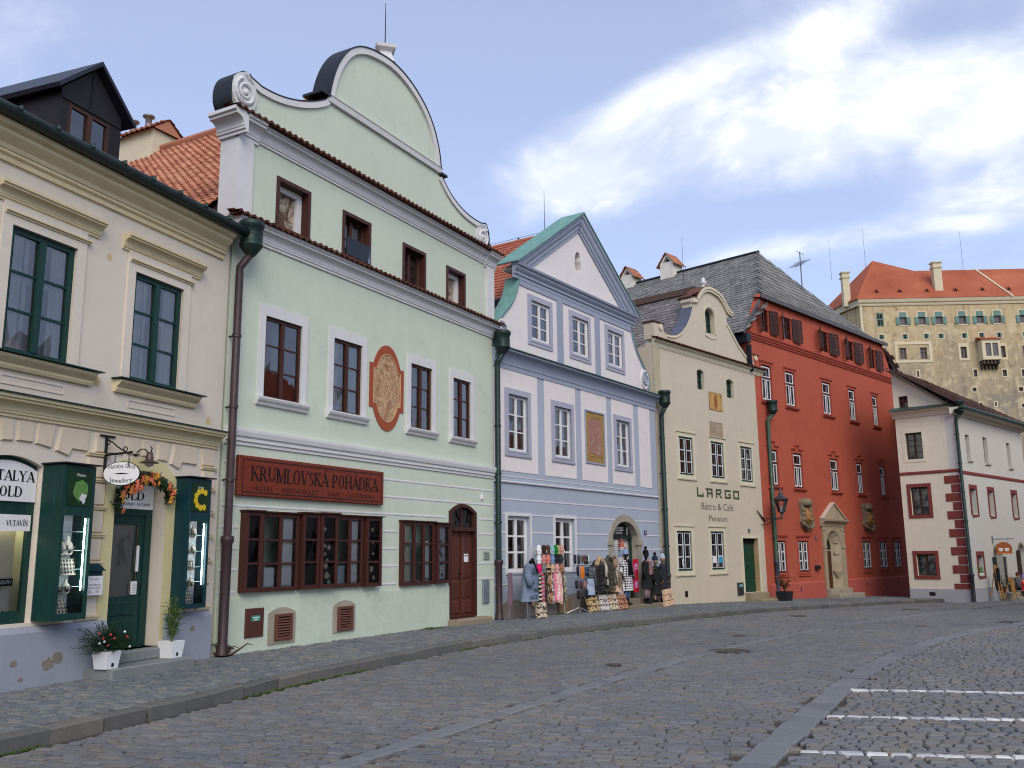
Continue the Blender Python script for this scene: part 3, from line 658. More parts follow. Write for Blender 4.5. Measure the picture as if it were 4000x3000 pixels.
    tray(-3.50, .22, 1.44, .26, .23, 'cream board of pendants on the second shelf of the green showcase'); bust(-3.66, .2, 1.19, .17, 'smaller bust away from the light strip on the third shelf of the green showcase'); bust(-3.50, .18, 1.19, .19, 'bigger bust beside the light strip on the third shelf of the green showcase')
    tray(-3.60, .22, .92, .28, .22, 'tray of rings standing at the bottom of the green showcase', .35, 'ring_tray')
    bust(-1.06, .13, 1.98, .19, 'bust away from the light strip on the top shelf of the teal showcase'); bust(-.90, .12, 1.98, .2, 'bust beside the light strip on the top shelf of the teal showcase')
    bust(-1.04, .13, 1.71, .2, 'bust away from the light strip on the second shelf of the teal showcase'); bust(-.89, .12, 1.71, .17, 'bust beside the light strip on the second shelf of the teal showcase')
    tray(-.98, .15, 1.44, .26, .18, 'board of bracelets on the third shelf of the teal showcase'); bust(-.90, .12, 1.18, .18, 'bust above the bottom tray in the teal showcase')
    tray(-.99, .16, .93, .24, .22, 'tray of small pendants at the bottom of the teal showcase', .3)
    bust(-4.34, -.42, 1.43, .34, 'tall necklace bust on the shelf of the big shop window'); tray(-4.42, -.3, .96, .3, .2, 'pendant board at the foot of the big shop window'); tray(-4.12, -.34, .96, .26, .14, 'low board of earrings beside the green showcase in the big shop window', .5)
    # hanging sign
    t = T('hanging_sign', 'oval white hanging sign with cursive lettering on an iron bracket by the jeweller door', 'shop sign', -2.82, 0, 2.84)
    X = Matrix.Identity(4); b = MB(); b.tube([(0, -.05, 0), (0, -.05, .62)], .022, 8); b.box(-.12, .16, -.065, -.035, .60, .625); b.tube([(0, -.05, .33), (.0, -.55, .35)], .016, 8)
    b.tube([(0, -.06, .55), (0, -.16, .52), (0, -.27, .44), (0, -.40, .37)], .011, 6)
    for (yy, zz, r_) in ((-.09, .52, .035), (-.42, .40, .035)): b.tube([(0, yy+r_*math.cos(a), zz+r_*math.sin(a)) for a in np.linspace(0, 2*PI, 12)], .009, 5)
    b.build('bracket', IRON, t)
    c = MB()
    for yy in (-.24, -.5):
        for k in range(5): c.tube([(0, yy+.012*math.cos(a), .31-.035*k+.02*math.sin(a)) for a in np.linspace(0, 2*PI, 7)], .005, 4)
    c.build('chain', IRON, t)
    xf = Matrix.Translation((0, -.38, .04)) @ Matrix.Rotation(math.radians(-72), 4, 'Z')
    s = MB(xf); s.prism(ell(0, 0, .27, .17), -.012, .012); s.m = 1; s.prism(ell(0, 0, .28, .18), -.011, .011); s.m = 1
    text(s, 'Natalya Gold', 0, .055, .062, -.014, width=.40, xc=0, zfun=lambda x: .03-.55*x*x); text(s, 'Jewellery', 0, -.105, .062, -.014, width=.34, xc=0, zfun=lambda x: -.03+.75*x*x)
    s.prism([(-.12, 0), (0, .012), (.12, 0), (0, -.012)], -.0145, -.013); s.build('sign_board', [PAPER, INK], t)
    # wall lamp
    t = T('wall_lamp', 'old brown swan-neck wall lamp with flat shade above the jeweller door', 'lamp', -2.18, 0, 3.22)
    b = MB(); b.lathe([(.06, 0), (.06, .03), (.03, .05)], (0, 0, 0), 10) if 0 else b.tube([(0, 0, .05), (0, -.03, .05)], .055, 10)
    b.tube([(0, -.03, .05), (0, -.12, .10), (0, -.2, .09), (0, -.27, .02), (0, -.31, .04), (0, -.33, .1), (0, -.30, .13)], .010, 6); b.build('bracket', IRON, t)
    b = MB(); b.lathe([(.02, .05), (.045, .04), (.05, -.02), (.06, -.04), (.06, -.08), (.14, -.115), (.15, -.125), (.05, -.11)], (0, -.29, 0), 14); b.build('shade', flat('brown_lamp_metal', C(88, 74, 66), .45, .5, .6), t, True)
    b = MB(); b.ball((0, -.29, -.13), .075, .075, .055, 10, 6); b.build('globe', flat('frosted_globe', C(170, 168, 160), .3, .5), t, True)
    # letterbox and notice
    t = T('letterbox', 'dark blue-green letterbox with rounded lid on the yellow wall by the jeweller door', 'letterbox', -2.93, 0, 1.40)
    b = MB(); b.box(-.15, .15, -.11, 0, 0, .10); b.build('body', TEAL_W, t)
    b = MB(); pts = [(-.16, .10)]+[(-.16+.32*k/8, .10+.09*math.sin(PI*k/8)) for k in range(1, 8)]+[(.16, .10)]; b.prism(pts, -.14, .0); b.box(-.17, .17, -.15, -.141, .08, .10); b.build('lid', TEAL_W, t)
    t = T('notice', 'white paper notice of today discount hanging under the letterbox', 'notice', -2.93, .115, 1.14)
    b = MB(); b.box(-.165, .165, -.004, .115, 0, .27); b.m = 1; text(b, 'Dnes sleva', 0, .215, .028, -.006, width=.16, xc=0); text(b, 'Today discount', 0, .135, .03, -.006, width=.26, xc=0); text(b, 'Heute rabatte', 0, .09, .03, -.006, width=.24, xc=0); text(b, '5% - 15%', 0, .028, .042, -.006, width=.21, xc=0)
    b.build('sheet', [PAPER, flat('grey_letters', C(95, 80, 90), .8)], t)
    # garland
    t = T('garland', 'evergreen garland with orange maple leaves over the jeweller door', 'garland', -1.98, 0, 2.6)
    pth = [(-.55, -.22), (-.545, .02), (-.42, .1), (-.31, .14), (-.13, .28), (.04, .27), (.24, .24), (.43, .17), (.55, .10), (.5, -.03)]
    fol = MB(); lv = MB(); rr = random.Random(11)
    def along(t_): i = min(int(t_*(len(pth)-1)), len(pth)-2); f_ = t_*(len(pth)-1)-i; return (pth[i][0]*(1-f_)+pth[i+1][0]*f_, pth[i][1]*(1-f_)+pth[i+1][1]*f_)
    for k in range(1500):
        x, z = along(rr.random()); a = rr.uniform(0, 2*PI); L = rr.uniform(.04, .09); w_ = .008; y = rr.uniform(-.14, -.03)
        x += rr.gauss(0, .035); z += rr.gauss(0, .035); dx, dz = math.cos(a)*L, math.sin(a)*L
        fol.add([(x-dz*.2, y, z+dx*.2), (x+dx, y-rr.uniform(0, .04), z+dz), (x+dz*.2, y, z-dx*.2)], [(0, 1, 2)])
    fol.build('fir_sprays', flat('fir_green', C(40, 66, 40), .8, .2, var=.5), t)
    for k in range(46):
        x, z = along(rr.random()**1.0); x += rr.gauss(0, .04); z += rr.gauss(0, .04); a0 = rr.uniform(0, 2*PI); R_ = rr.uniform(.04, .075); y = rr.uniform(-.18, -.14)
        lv.m = k % 3; pts = []
        for q in range(10): a = a0+2*PI*q/10; r_ = R_*(1 if q % 2 == 0 else .45); pts.append((x+r_*math.cos(a), y+rr.uniform(-.015, .015), z+r_*math.sin(a)))
        lv.add([(x, y-.01, z)]+pts, [(0, q+1, (q+1) % 10+1) for q in range(10)])
    lv.build('maple_leaves', [flat('leaf_orange', C(215, 110, 60), .8), flat('leaf_amber', C(220, 155, 60), .8), flat('leaf_coral', C(225, 125, 95), .8)], t)
    # planters
    def pot(u, out, z, w, h, label, gr='white planters on the jeweller steps'):
        t = T('planter', label, 'planter', u, out, z, gr); b = MB(); a, b2 = w/2*.8, w/2
        b.add([(-a,-a,0),(a,-a,0),(a,a,0),(-a,a,0),(-b2,-b2,h),(b2,-b2,h),(b2,b2,h),(-b2,b2,h),(-b2+.02,-b2+.02,h),(b2-.02,-b2+.02,h),(b2-.02,b2-.02,h),(-b2+.02,b2-.02,h),(-a,-a,h-.06),(a,-a,h-.06),(a,a,h-.06),(-a,a,h-.06)],
              [(3,2,1,0),(0,1,5,4),(1,2,6,5),(2,3,7,6),(3,0,4,7),(4,5,9,8),(5,6,10,9),(6,7,11,10),(7,4,8,11),(8,9,13,12),(9,10,14,13),(10,11,15,14),(11,8,12,15),(12,13,14,15)])
        b.m = 1; b.box(-.02, .02, -a-.012, -a+.0, .03, .08)
        b.build('pot', [flat('white_plastic', C(226, 228, 230), .5, .4, var=.04), INK], t); return t
    t = pot(-2.93, .44, .14, .27, .24, 'white planter with a bauble-hung fir bush on the jeweller step'); rr = random.Random(4)
    b = MB()
    for k in range(260):
        a = rr.uniform(0, 2*PI); e = rr.uniform(-.1, 1.3); L = rr.uniform(.26, .52); o = Vector((rr.uniform(-.06, .06), rr.uniform(-.06, .06), .22+rr.uniform(0, .12)))
        dd = Vector((math.cos(a)*math.cos(e)*1.05, math.sin(a)*math.cos(e)*.8, math.sin(e)*.75)); 
        for q in range(16):
            f_ = .25+.75*q/16; p0 = o+dd*L*f_; s_ = Vector((rr.gauss(0, 1), rr.gauss(0, 1), rr.gauss(0, 1))).normalized(); n_ = (dd+s_*.8).normalized(); w_ = n_.cross(Vector((rr.gauss(0,1), rr.gauss(0,1), rr.gauss(0,1)))).normalized()*.0045
            b.add([p0-w_, p0+n_*.05, p0+w_], [(0, 1, 2)])
    b.build('foliage', flat('dark_fir', C(30, 56, 34), .8, .2, var=.5), t)
    for k in range(11):
        a = rr.uniform(PI, 2*PI); q = MB(); q.ball((0, 0, 0), .018, n=8, m=6); o = q.build('bauble', flat('red_bauble', C(190, 52, 46), .25, .6) if k % 3 else PAPER, t, True, (rr.uniform(.22, .34)*math.cos(a), rr.uniform(.2, .3)*math.sin(a), .24+rr.uniform(.0, .26)))
    t = pot(-1.50, .32, .14, .29, .25, 'white planter with a tall leafy oleander on the jeweller step'); b = MB(); s = MB()
    for k in range(9):
        a = rr.uniform(0, 2*PI); h_ = rr.uniform(.4, .72); lean = rr.uniform(.02, .16); tip = Vector((math.cos(a)*lean, math.sin(a)*lean, .2+h_)); s.tube([(0, 0, .18), tip], .007, 5)
        for q in range(26):
            f_ = .25+.75*q/26; p0 = Vector((0, 0, .18)).lerp(tip, f_); a2 = rr.uniform(0, 2*PI); e = rr.uniform(.1, 1.1); L = rr.uniform(.10, .16)
            dd = Vector((math.cos(a2)*math.cos(e), math.sin(a2)*math.cos(e), math.sin(e))); w_ = dd.cross(Vector((0, 0, 1))).normalized()*.012
            b.add([p0, p0+dd*L*.5+w_, p0+dd*L+Vector((0, 0, -.02)), p0+dd*L*.5-w_], [(0, 1, 2, 3)])
    b.build('foliage', flat('oleander_green', C(92, 122, 62), .6, .3, var=.35), t); s.build('stems', flat('green_stem', C(90, 100, 60), .7), t)
build_jeweller()

# ================================================================ 2. the pale green gabled house
def build_green():
    H = house('green', 'tall pale green house with a round-topped white-edged gable and brown shop windows')
    gp = plaster('pale_green_plaster', C(200, 210, 192), var=.06, bump=.4, stain=C(170, 180, 162), streak=.07)
    gb = plaster('rough_green_base', C(196, 208, 189), var=.08, bump=1.1, stain=C(160, 172, 152), scale=1.5, streak=.14)
    W = 9.56
    aw = [(1.05, 1.93, 8.10, 9.05), (3.09, 3.97, 8.11, 9.03), (5.33, 6.19, 8.08, 8.97), (7.25, 8.06, 8.03, 8.94)]
    fw_ = [(.83, 1.86, 4.60, 6.20), (2.84, 3.80, 4.60, 6.18), (5.65, 6.55, 4.58, 6.14), (7.51, 8.37, 4.57, 6.10)]
    DO = segarch(7.36, 8.62, .12, 2.72, 2.93)
    sw = [(.93, 1.80, 1.12, 2.40), (3.02, 3.82, 1.12, 2.40), (5.36, 6.52, 1.08, 2.34)]
    w = MB(); w.prism(rect(-.08, W, -.4, 9.8), 0, .34, [DO]+[rect(*q) for q in aw+fw_+sw]); w.build('wall', gp, H)
    w = MB(); w.box(-.08, W, .34, 11, -.4, 8.05); w.box(-.08, .3, .34, .42, 8.05, 9.6); w.box(9.2, W, .34, .42, 8.05, 9.6); w.build('wall', gp, H)
    b = MB(); b.prism([(-.06, -.4), (7.36, -.4), (7.36, .92), (5, .9), (2, .95), (-.06, .94)], -.025, .01, [segarch(1.18, 1.9, .08, .62, .73), segarch(3.0, 3.7, .15, .66, .77)]); b.build('wall_base', gb, H)
    # gable
    L = [(-.02, 9.8), (-.30, 10.1), (-.33, 10.4), (-.25, 10.66), (-.06, 10.84), (.06, 10.87), (.14, 10.80), (.44, 10.74), (.85, 10.76), (1.33, 10.87), (1.83, 11.06), (2.32, 11.33), (2.40, 11.45)]
    M_ = [(2.43, 11.5), (2.47, 11.72), (2.57, 12.09), (2.75, 12.49), (3.02, 12.87), (3.36, 13.14), (3.80, 13.31), (4.36, 13.40), (4.70, 13.41), (5.10, 13.36), (5.6, 13.20), (6.14, 12.87), (6.50, 12.47), (6.74, 11.95), (6.83, 11.46)]
    R_ = [(6.90, 11.30), (7.24, 11.02), (7.6, 10.84), (8.07, 10.70), (8.60, 10.66), (9.0, 10.68), (9.12, 10.76), (9.24, 10.66), (9.33, 10.42), (9.31, 10.1), (9.20, 9.8)]
    L = soft(L[:7])+soft(L[7:]); M_ = soft(M_); R_ = soft(R_); nL = 25
    out = L+M_+R_
    g = MB(); g.prism(list(reversed(out)), 0, .42); g.build('gable', gp, H)
    t = MB(); t.band(L[18:], .13, -.05, .01); t.band(M_, .15, -.07, .01); t.band(R_[:-12], .13, -.05, .01)
    t.mold([(0, 11.36), (.07, 11.36), (.09, 11.48), (.11, 11.50), (0, 11.54)], 2.40, 6.86); t.build('gable_border', WHITE_P, H)
    v = MB(); v.prism(ell(-.0, 10.42, .32, .40, 20), -.05, .01); spiral(v, 0, 10.42, .26, -.06, 2.2, .045, 1, 1.9); v.ball((0, -.06, 10.42), .06); v.build('volute', WHITE_P, H)
    v = MB(); v.prism(ell(8.98, 10.30, .30, .36, 20), -.05, .01); spiral(v, 8.98, 10.30, .24, -.06, 2.2, .045, -1, 1.2); v.ball((8.98, -.06, 10.30), .06); v.build('volute', WHITE_P, H)
    c = MB(); c.ribbon(L[:24], -.03, .45, .02); c.ribbon(L[23:], -.06, .45, .025); c.ribbon(M_, -.09, .45, .025); c.ribbon(R_, -.06, .45, .025); c.build('coping', BLACKM, H)
    c = MB()
    for x, z in ((2.36, 11.46), (6.90, 11.34)): c.box(x-.22 if x < 4 else x-.08, x+.08 if x < 4 else x+.2, -.10, .45, z-.01, z+.05)
    c.build('coping_shelf', BLACKM, H)
    o = MB(); o.box(4.5, 4.96, .0, .42, 13.3, 13.45); o.lathe([(.30, 13.45), (.24, 13.6), (.2, 13.66), (.2, 13.72), (.33, 13.80), (.35, 13.88), (.3, 13.9), (.1, 13.93)], (4.72, .2, 0), 4); o.build('finial', WHITE_P, H)
    o = MB(); o.tube([(4.72, .2, 13.9), (4.72, .2, 15.1)], [.016, .008], 6); o.build('lightning_rod', IRON, H)
    # corner strips, mouldings
    p = MB(); p.box(-.10, .29, -.06, .02, 7.88, 9.52); p.box(-.10, -.081, .02, .42, 7.88, 9.52); p.build('corner_pilaster', WHITE_P, H); p = MB(); p.box(9.20, 9.58, -.06, .02, 7.88, 9.52); p.build('corner_pilaster', WHITE_P, H)
    m = MB(); m.mold(cornice(9.56, 9.90, .20), -.1, W+.02); XG = Matrix(((0, 1, 0, -.1), (-1, 0, 0, 0), (0, 0, 1, 0), (0, 0, 0, 1))); q = MB(XG); q.mold(cornice(9.50, 9.92, .34), -.44, .28); m.add(q.v, q.f)
    for x0, x1 in ((-.14, .36), (9.14, 9.62)): m.mold(cornice(9.50, 9.92, .28), x0-(0 if x0 < 0 else .04), x1+.06)
    m.mold(cornice(7.54, 7.90, .22), -.08, W+.05); m.mold([(0, 3.66), (.03, 3.66), (.03, 3.73), (.06, 3.73), (.06, 3.79), (.09, 3.82), (.11, 3.9), (.11, 3.95), (0, 3.97)], -.06, W)
    m.build('cornice', WHITE_P, H)
    t = MB(); tiles(t, (-.44, -.30, 9.915), (.17, 0, 0), (0, .20, .05), 60, 2, .035, .028); tiles(t, (-.24, -.27, 7.905), (.17, 0, 0), (0, .18, .05), 59, 2, .035, .028)
    t.box(-.42, W+.15, -.29, .42, 9.921, 9.932); t.box(-.2, W+.1, -.24, .0, 7.901, 7.912); t.build('tile_coping', OLD_TILES, H)
    # rustication lines and shop level
    ln = MB(); segs = {3.33: [(-.05, .2), (4.56, W)], 2.95: [(-.05, .2), (4.56, W)], 2.565: [(-.05, 7.2), (8.8, W)], 2.185: [(-.05, .36), (4.5, 5.2), (7.24, 7.3), (8.72, W)], 1.81: [(-.05, .36), (4.5, 5.2), (7.24, 7.3), (8.72, W)], 1.435: [(-.05, .36), (4.5, 5.2), (7.24, 7.3), (8.72, W)], 1.045: [(-.05, .36), (4.5, 5.2), (8.72, W)]}
    for z, ss in segs.items():
        for a, b_ in ss: ln.mold([(0, z-.025), (.008, z-.02), (.012, z), (.008, z+.02), (0, z+.025)], a, b_)
    ln.build('rustication_line', WHITE_P, H)
    # attic openings
    for k, q in enumerate(aw):
        x0, x1, z0, z1 = q
        f = MB(); f.prism(rect(x0-.06, x1+.06, z0-.06, z1+.06), -.025, .16, [rect(x0+.02, x1-.02, z0, z1-.02)]); fo = f.build('window_frame', BROWN_W, H)
        if k in (0, 3):   # blind openings, bricked up with flaking render
            f = MB(); f.box(x0-.02, x1+.02, .24, .30, z0-.05, z1+.05); f.build('flaking_infill', painting('flaked_infill', [C(60, 54, 50), C(96, 86, 76), C(190, 184, 172), C(150, 104, 66)], 2.2), fo)
            f = MB(); f.box(x1-.16, x1-.021, .161, .24, z0, z1-.02); f.box(x0+.02, x1-.161, .161, .24, z1-.14, z1-.021); f.build('plaster_reveal', WHITE_P, fo)
        else:
            window(H, x0+.02, x1-.02, z0, z1-.02, BROWN_W, d=.17, cols=2, rows=3 if k == 2 else 2, fw=.06, bw=.03, mull=.09, deep=.5, curtain=None if k == 2 else [(.05, .95, .05, .95)])
            if k == 1:
                f = MB(); f.box(x0+.05, x1+.02, -.04, -.03, z0+.0, z0+.40); f.build('glass_guard', GLASS_CLEAR, H)
    for k, q in enumerate(fw_):
        x0, x1, z0, z1 = q
        m = MB(); surround(m, x0, x1, z0, z1, .16, -.03, top=.21, bot=.0); m.build('window_surround', WHITE_P, H)
        m = MB(); m.mold([(0, z0-.14), (.05, z0-.14), (.07, z0-.09), (.11, z0-.06), (.13, z0-.02), (.13, z0+.01), (0, z0+.02)], x0-.19, x1+.19); m.build('window_sill', WHITE_P, H)
        window(H, x0, x1, z0, z1, BROWN_W, d=.02, cols=2, rows=3, fw=.065, bw=.03, mull=.085, deep=.5, cm=CURTR if k in (0, 2) else CURT,
               curtain=[(.06, .94, .04, .34), (.06, .3, .3, .97), (.72, .94, .3, .97)] if k in (0, 2) else [(.06, .32, .04, .97), (.7, .94, .04, .97)], room=flat('blind_room', C(78, 74, 68), .9))
    # painted medallion between the first-floor windows
    cx, cz = 4.72, 5.39
    def med(s): 
        rx, rz = .58*s, .985*s; P = []
        ez = .50*s; a0 = math.asin(ez/rz); ew = .64*s
        for sx, t0, t1 in ((1, a0, PI-a0), (-1, PI+a0, 2*PI-a0)):
            P += [(cx+sx*ew, cz+sx*ez)]+[(cx+rx*math.cos(a), cz+rz*math.sin(a)) for a in np.linspace(t0, t1, 18)]+[(cx-sx*ew, cz+sx*ez)]
        return P
    m = MB(); m.prism(med(1.0), -.02, .01, [list(reversed(med(.80)))]); md = m.build('medallion', flat('terracotta_border', C(158, 84, 60), .9, .1, var=.15, scale=6), H); md['label'] = 'oval painted medallion in a terracotta border'
    m = MB(); m.prism(med(.795), -.012, .01); m.build('painting', painting('rose_fresco', [C(140, 96, 70), C(190, 150, 112), C(204, 172, 136), C(178, 112, 88), C(140, 128, 106)], 3.0), md)
    m = MB(); m.band([(p[0], p[1]) for p in med(.80)]+[med(.80)[0]], -.018, -.028, -.01); m.build('fillet', flat('pale_fillet', C(205, 170, 125), .8), md)
    # glazed shop windows with hanging side cases
    def shop_window(x0, x1, z0, z1, cols, dep, label, items):
        f = MB(); fw = .075; f.box(x0, x0+fw, -dep, 0, z0, z1); f.box(x1-fw, x1, -dep, 0, z0, z1); f.box(x0+fw, x1-fw, -dep+.004, 0, z1-fw, z1); f.box(x0+fw, x1-fw, -dep+.004, 0, z0, z0+fw)
        xs = np.linspace(x0+fw, x1-fw, cols+1); zs = np.linspace(z0+fw, z1-fw, 4)
        for x in xs[1:-1]: f.box(x-.04, x+.04, -dep-.012, -dep+.05, z0+fw, z1-fw)
        for i in range(cols):
            for z in zs[1:-1]: f.box(xs[i]+(.04 if i else 0), xs[i+1]-(.04 if i < cols-1 else 0), -dep+.008, -dep+.04, z-.018, z+.018)
        f.box(x0-.03, x1+.03, -dep-.05, -.0, z1+.001, z1+.025)
        o = f.build('shop_window', BROWN_W, H); o['label'] = label
        g = MB()
        for i in range(cols):
            for j in range(3): g.add([(xs[i], -dep+.025, zs[j]), (xs[i+1], -dep+.027, zs[j]), (xs[i+1], -dep+.024, zs[j+1]), (xs[i], -dep+.026, zs[j+1])], [(0, 1, 2, 3)])
        g.build('pane', GLASS_CLEAR, o)
        if items == 'case': g = MB(); g.box(x0+.01, x1-.01, -.03, -.005, z0+.01, z1-.01); g.build('back_board', ROOM, o)
        else:
            g = MB(); g.box(x0-.0, x1+.0, .345, .38, z0, z1); g.build('room', flat('brown_room', C(76, 68, 62), .9, var=.6, scale=2), o)
            for (a, b_, za, zb, mt) in items:
                g = MB(); g.box(x0+(x1-x0)*a, x0+(x1-x0)*b_, .0, .01, z0+(z1-z0)*za, z0+(z1-z0)*zb); g.build('paper_sheet', mt, o)
        return o
    BUFF = flat('cream_paper', C(214, 206, 178), .8)
    shop_window(.42, .84, 1.04, 2.47, 1, .15, 'narrow dark glazed side case', 'case')
    shop_window(.86, 1.87, 1.03, 2.46, 2, .10, 'pair of casements with white paper behind', [(.54, .93, .07, .94, PAPER), (.06, .17, .05, .95, PAPER), (.2, .46, .05, .3, PAPER)])
    shop_window(1.93, 2.42, 1.04, 2.48, 1, .15, 'glazed side case with dark back', 'case'); shop_window(2.44, 2.95, 1.04, 2.49, 1, .17, 'glazed case hung with gingerbread', 'case')
    shop_window(2.96, 3.86, 1.03, 2.47, 2, .10, 'casements with peeling white paint and paper', [(.56, .92, .07, .94, PAPER), (.1, .46, .04, .30, flat('pale_blue_sheet', C(170, 180, 190), .8))])
    shop_window(3.92, 4.45, 1.02, 2.47, 1, .15, 'right side case with hung ornaments', 'case')
    shop_window(5.28, 6.58, .99, 2.42, 3, .10, 'three-light shop window with cream sheet', [(.06, .31, .06, .94, BUFF), (.7, .92, .1, .7, PAPER)])
    pc = shop_window(6.65, 7.21, 1.0, 2.40, 1, .14, 'side case filled with printed posters', 'case')
    m = MB(); m.box(6.75, 7.11, -.045, -.031, 1.1, 2.32); m.m = 1
    for k in range(14): a = random.uniform(6.76, 7.0); z = random.uniform(1.12, 2.2); m.box(a, a+random.uniform(.04, .12), -.048-.0005*k, -.046, z, z+random.uniform(.03, .12))
    m.build('poster', [flat('pale_poster', C(196, 196, 200), .7), flat('grey_print2', C(90, 84, 88), .7)], pc)
    # door
    f = MB(); f.prism(segarch(7.34, 8.64, .14, 2.72, 2.92), -.03, .12, [rect(7.44, 8.54, .15, 2.24), segarch(7.46, 8.52, 2.34, 2.68, 2.84)]); dr = f.build('door', BROWN_W, H)
    for k, x in enumerate((7.45, 8.0)):
        l = MB(); l.box(x, x+.535, .07, .11, .15, 2.24)
        for z0, z1 in ((.22, .55), (.60, 1.02), (1.08, 2.14)):
            l.bbox(x+.07, x+.465, .045, .071, z0, z1, .03)
            if z0 > .5: 
                for q in range(5): zz = z0+.06+(z1-z0-.2)*q/4; l.add([(x+.12, .044, zz), (x+.27, .04, zz+.10), (x+.42, .044, zz), (x+.42, .044, zz+.02), (x+.27, .036, zz+.12), (x+.12, .044, zz+.02)], [(0, 1, 4, 5), (1, 2, 3, 4)])
        if k: l.box(x-.03, x+.03, .03, .07, .15, 2.24)
        lo = l.build('door_leaf', wood('red_brown_door', C(92, 50, 40), C(116, 68, 54), .45), dr)
        if k == 0:
            l = MB(); l.tube([(7.93, .07, 1.22), (7.93, .03, 1.22), (7.85, .03, 1.22)], .012, 6); l.box(7.91, 7.95, .062, .07, 1.08, 1.3); l.build('handle', IRON, lo)
        else:
            l = MB(); l.box(8.12, 8.32, .036, .044, 1.48, 1.68); l.m = 1; l.box(8.14, 8.3, .034, .0355, 1.62, 1.645); l.build('paper_note', [PAPER, INK], lo)
    l = MB(); l.prism(segarch(7.46, 8.52, 2.34, 2.68, 2.84), .05, .056); l.build('pane', GLASS, dr)
    l = MB(); l.box(7.3, 8.7, .36, .4, .1, 2.95); l.build('room', ROOM, dr); l = MB(); l.box(7.97, 8.01, .02, .05, 2.3, 2.84); l.box(7.4, 8.58, -.045, .06, 2.24, 2.34); l.build('transom_bar', BROWN_W, dr)
    s = MB(); s.bbox(7.27, 8.92, -.34, .1, -.12, .12, .03); s.build('doorstep', plaster('tan_step_stone', C(150, 136, 116), var=.14, bump=.7, scale=3), H)
    # cellar vents, hatch, boxes
    for x0, z0, x1, z1, a, b_, c_, d_ in ((1.18, .08, 1.9, .73, 1.33, .14, 1.79, .61), (3.0, .15, 3.70, .77, 3.12, .18, 3.6, .65)):
        m = MB(); m.prism(segarch(x0, x1, z0, z1-.1, z1), -.05, .02, [rect(a+.03, b_ and c_-.03, b_+.02, d_-.02)]); vs = m.build('cellar_vent', STONE, H)
        m = MB(); m.prism(rect(a, c_, b_, d_), -.085, -.045, [rect(a+.07, c_-.07, b_+.06, d_-.05)]); m.m = 1; m.box(a+.07, c_-.07, -.05, -.04, b_+.06, d_-.05); m.m = 0
        for z in np.linspace(b_+.08, d_-.1, 7): m.add([(a+.07, -.083, z), (c_-.07, -.083, z), (c_-.07, -.062, z+.026), (a+.07, -.062, z+.026)], [(0, 1, 2, 3)])
        m.build('louvre', [flat('louvre_paint', C(104, 66, 54), .6, .3, var=.15), ROOM], vs)
    m = MB(); m.bbox(.60, 1.06, -.05, .01, .24, .75, .01); m.m = 1; m.bbox(.74, .96, -.056, -.049, .52, .62, .003); m.m = 2; m.box(.77, .93, -.058, -.0565, .575, .595); m.box(.80, .90, -.058, -.0565, .54, .555); m.build('meter_hatch', [flat('brown_hatch', C(88, 52, 44), .5, .4, .2), flat('green_label', C(60, 140, 120), .5), PAPER], H)
    m = MB(); m.bbox(8.93, 9.25, -.05, .01, .43, 1.02, .01); m.build('junction_box', flat('grey_metal_box', C(136, 146, 156), .5, .4, .4, var=.25, scale=5), H)
    m = MB(); m.bbox(9.0, 9.3, -.03, .01, 1.53, 1.74, .005); m.m = 1
    for k in range(4): m.box(9.05, 9.25, -.032, -.0305, 1.57+k*.04, 1.58+k*.04)
    m.build('wall_plaque', [flat('grey_green_plaque', C(150, 160, 146), .5), INK], H)
    m = MB(); m.bbox(.05, .19, -.05, .01, 3.40, 3.52, .01); m.bbox(8.88, 8.97, -.05, .01, 3.08, 3.20, .01); m.build('alarm_box', PAPER, H)
    # roof behind the gable
    r = MB(); sl = (13.05-8.25)/4.7; 
    nv = 36; dv = Vector((4.78, 0, 4.80))/nv
    tiles(r, (-.2, 11, 8.1), (0, -.205, 0), dv, 50, nv, .035, .035); tiles(r, (9.5, .6, 8.2), (0, .205, 0), Vector((-4.78, 0, 4.8))/nv, 50, nv, .035, .035)
    r.tube([(4.66, .6, 13.02), (4.66, 11, 13.04)], .11, 8); ro = r.build('roof', RED_TILES, H)
    b = MB(); b.add([(-.05, .6, 8.1), (4.66, .6, 12.9), (9.4, .6, 8.1), (-.05, 11, 8.1), (4.66, 11, 12.9), (9.4, 11, 8.1)], [(0, 1, 4, 3), (1, 2, 5, 4), (3, 4, 5), (0, 2, 1)]); b.build('roof_boarding', DARK_W, ro)
    # chimney with tiled cap and two flues; long dark roof hatch
    c = MB(); c.box(4.3, 5.2, 7.9, 9.7, 12.2, 13.52); ch = c.build('chimney', plaster('cream_chimney', C(205, 196, 170), var=.1, bump=.5), ro)
    c = MB()
    for s_ in (-1, 1): tiles(c, (4.75+s_*.62, 7.75 if s_ > 0 else 9.85, 13.46), (0, .21*s_, 0), Vector((-s_*.155, 0, .115)), 10, 4, .03, .03)
    c.add([(4.25, 7.8, 13.5), (4.75, 7.8, 13.88), (5.25, 7.8, 13.5), (4.25, 9.8, 13.5), (4.75, 9.8, 13.88), (5.25, 9.8, 13.5)], [(0, 1, 4, 3), (1, 2, 5, 4), (0, 2, 1), (3, 4, 5)]); c.build('chimney_cap', RED_TILES, ch)
    c = MB()
    for y in (8.5, 9.15): c.lathe([(.09, 13.6), (.09, 14.1), (.17, 14.11), (.17, 14.15), (.02, 14.22)], (4.62, y, 0), 10)
    c.build('flue', flat('zinc_flue', C(150, 150, 150), .4, .5, .7), ch, True)
    c = MB(); c.box(.35, 1.35, 2.5, 4.9, 8.9, 9.02); c.box(.6, 1.4, 2.6, 4.8, 8.5, 8.9); c.build('roof_hatch', BLACKM, ro)
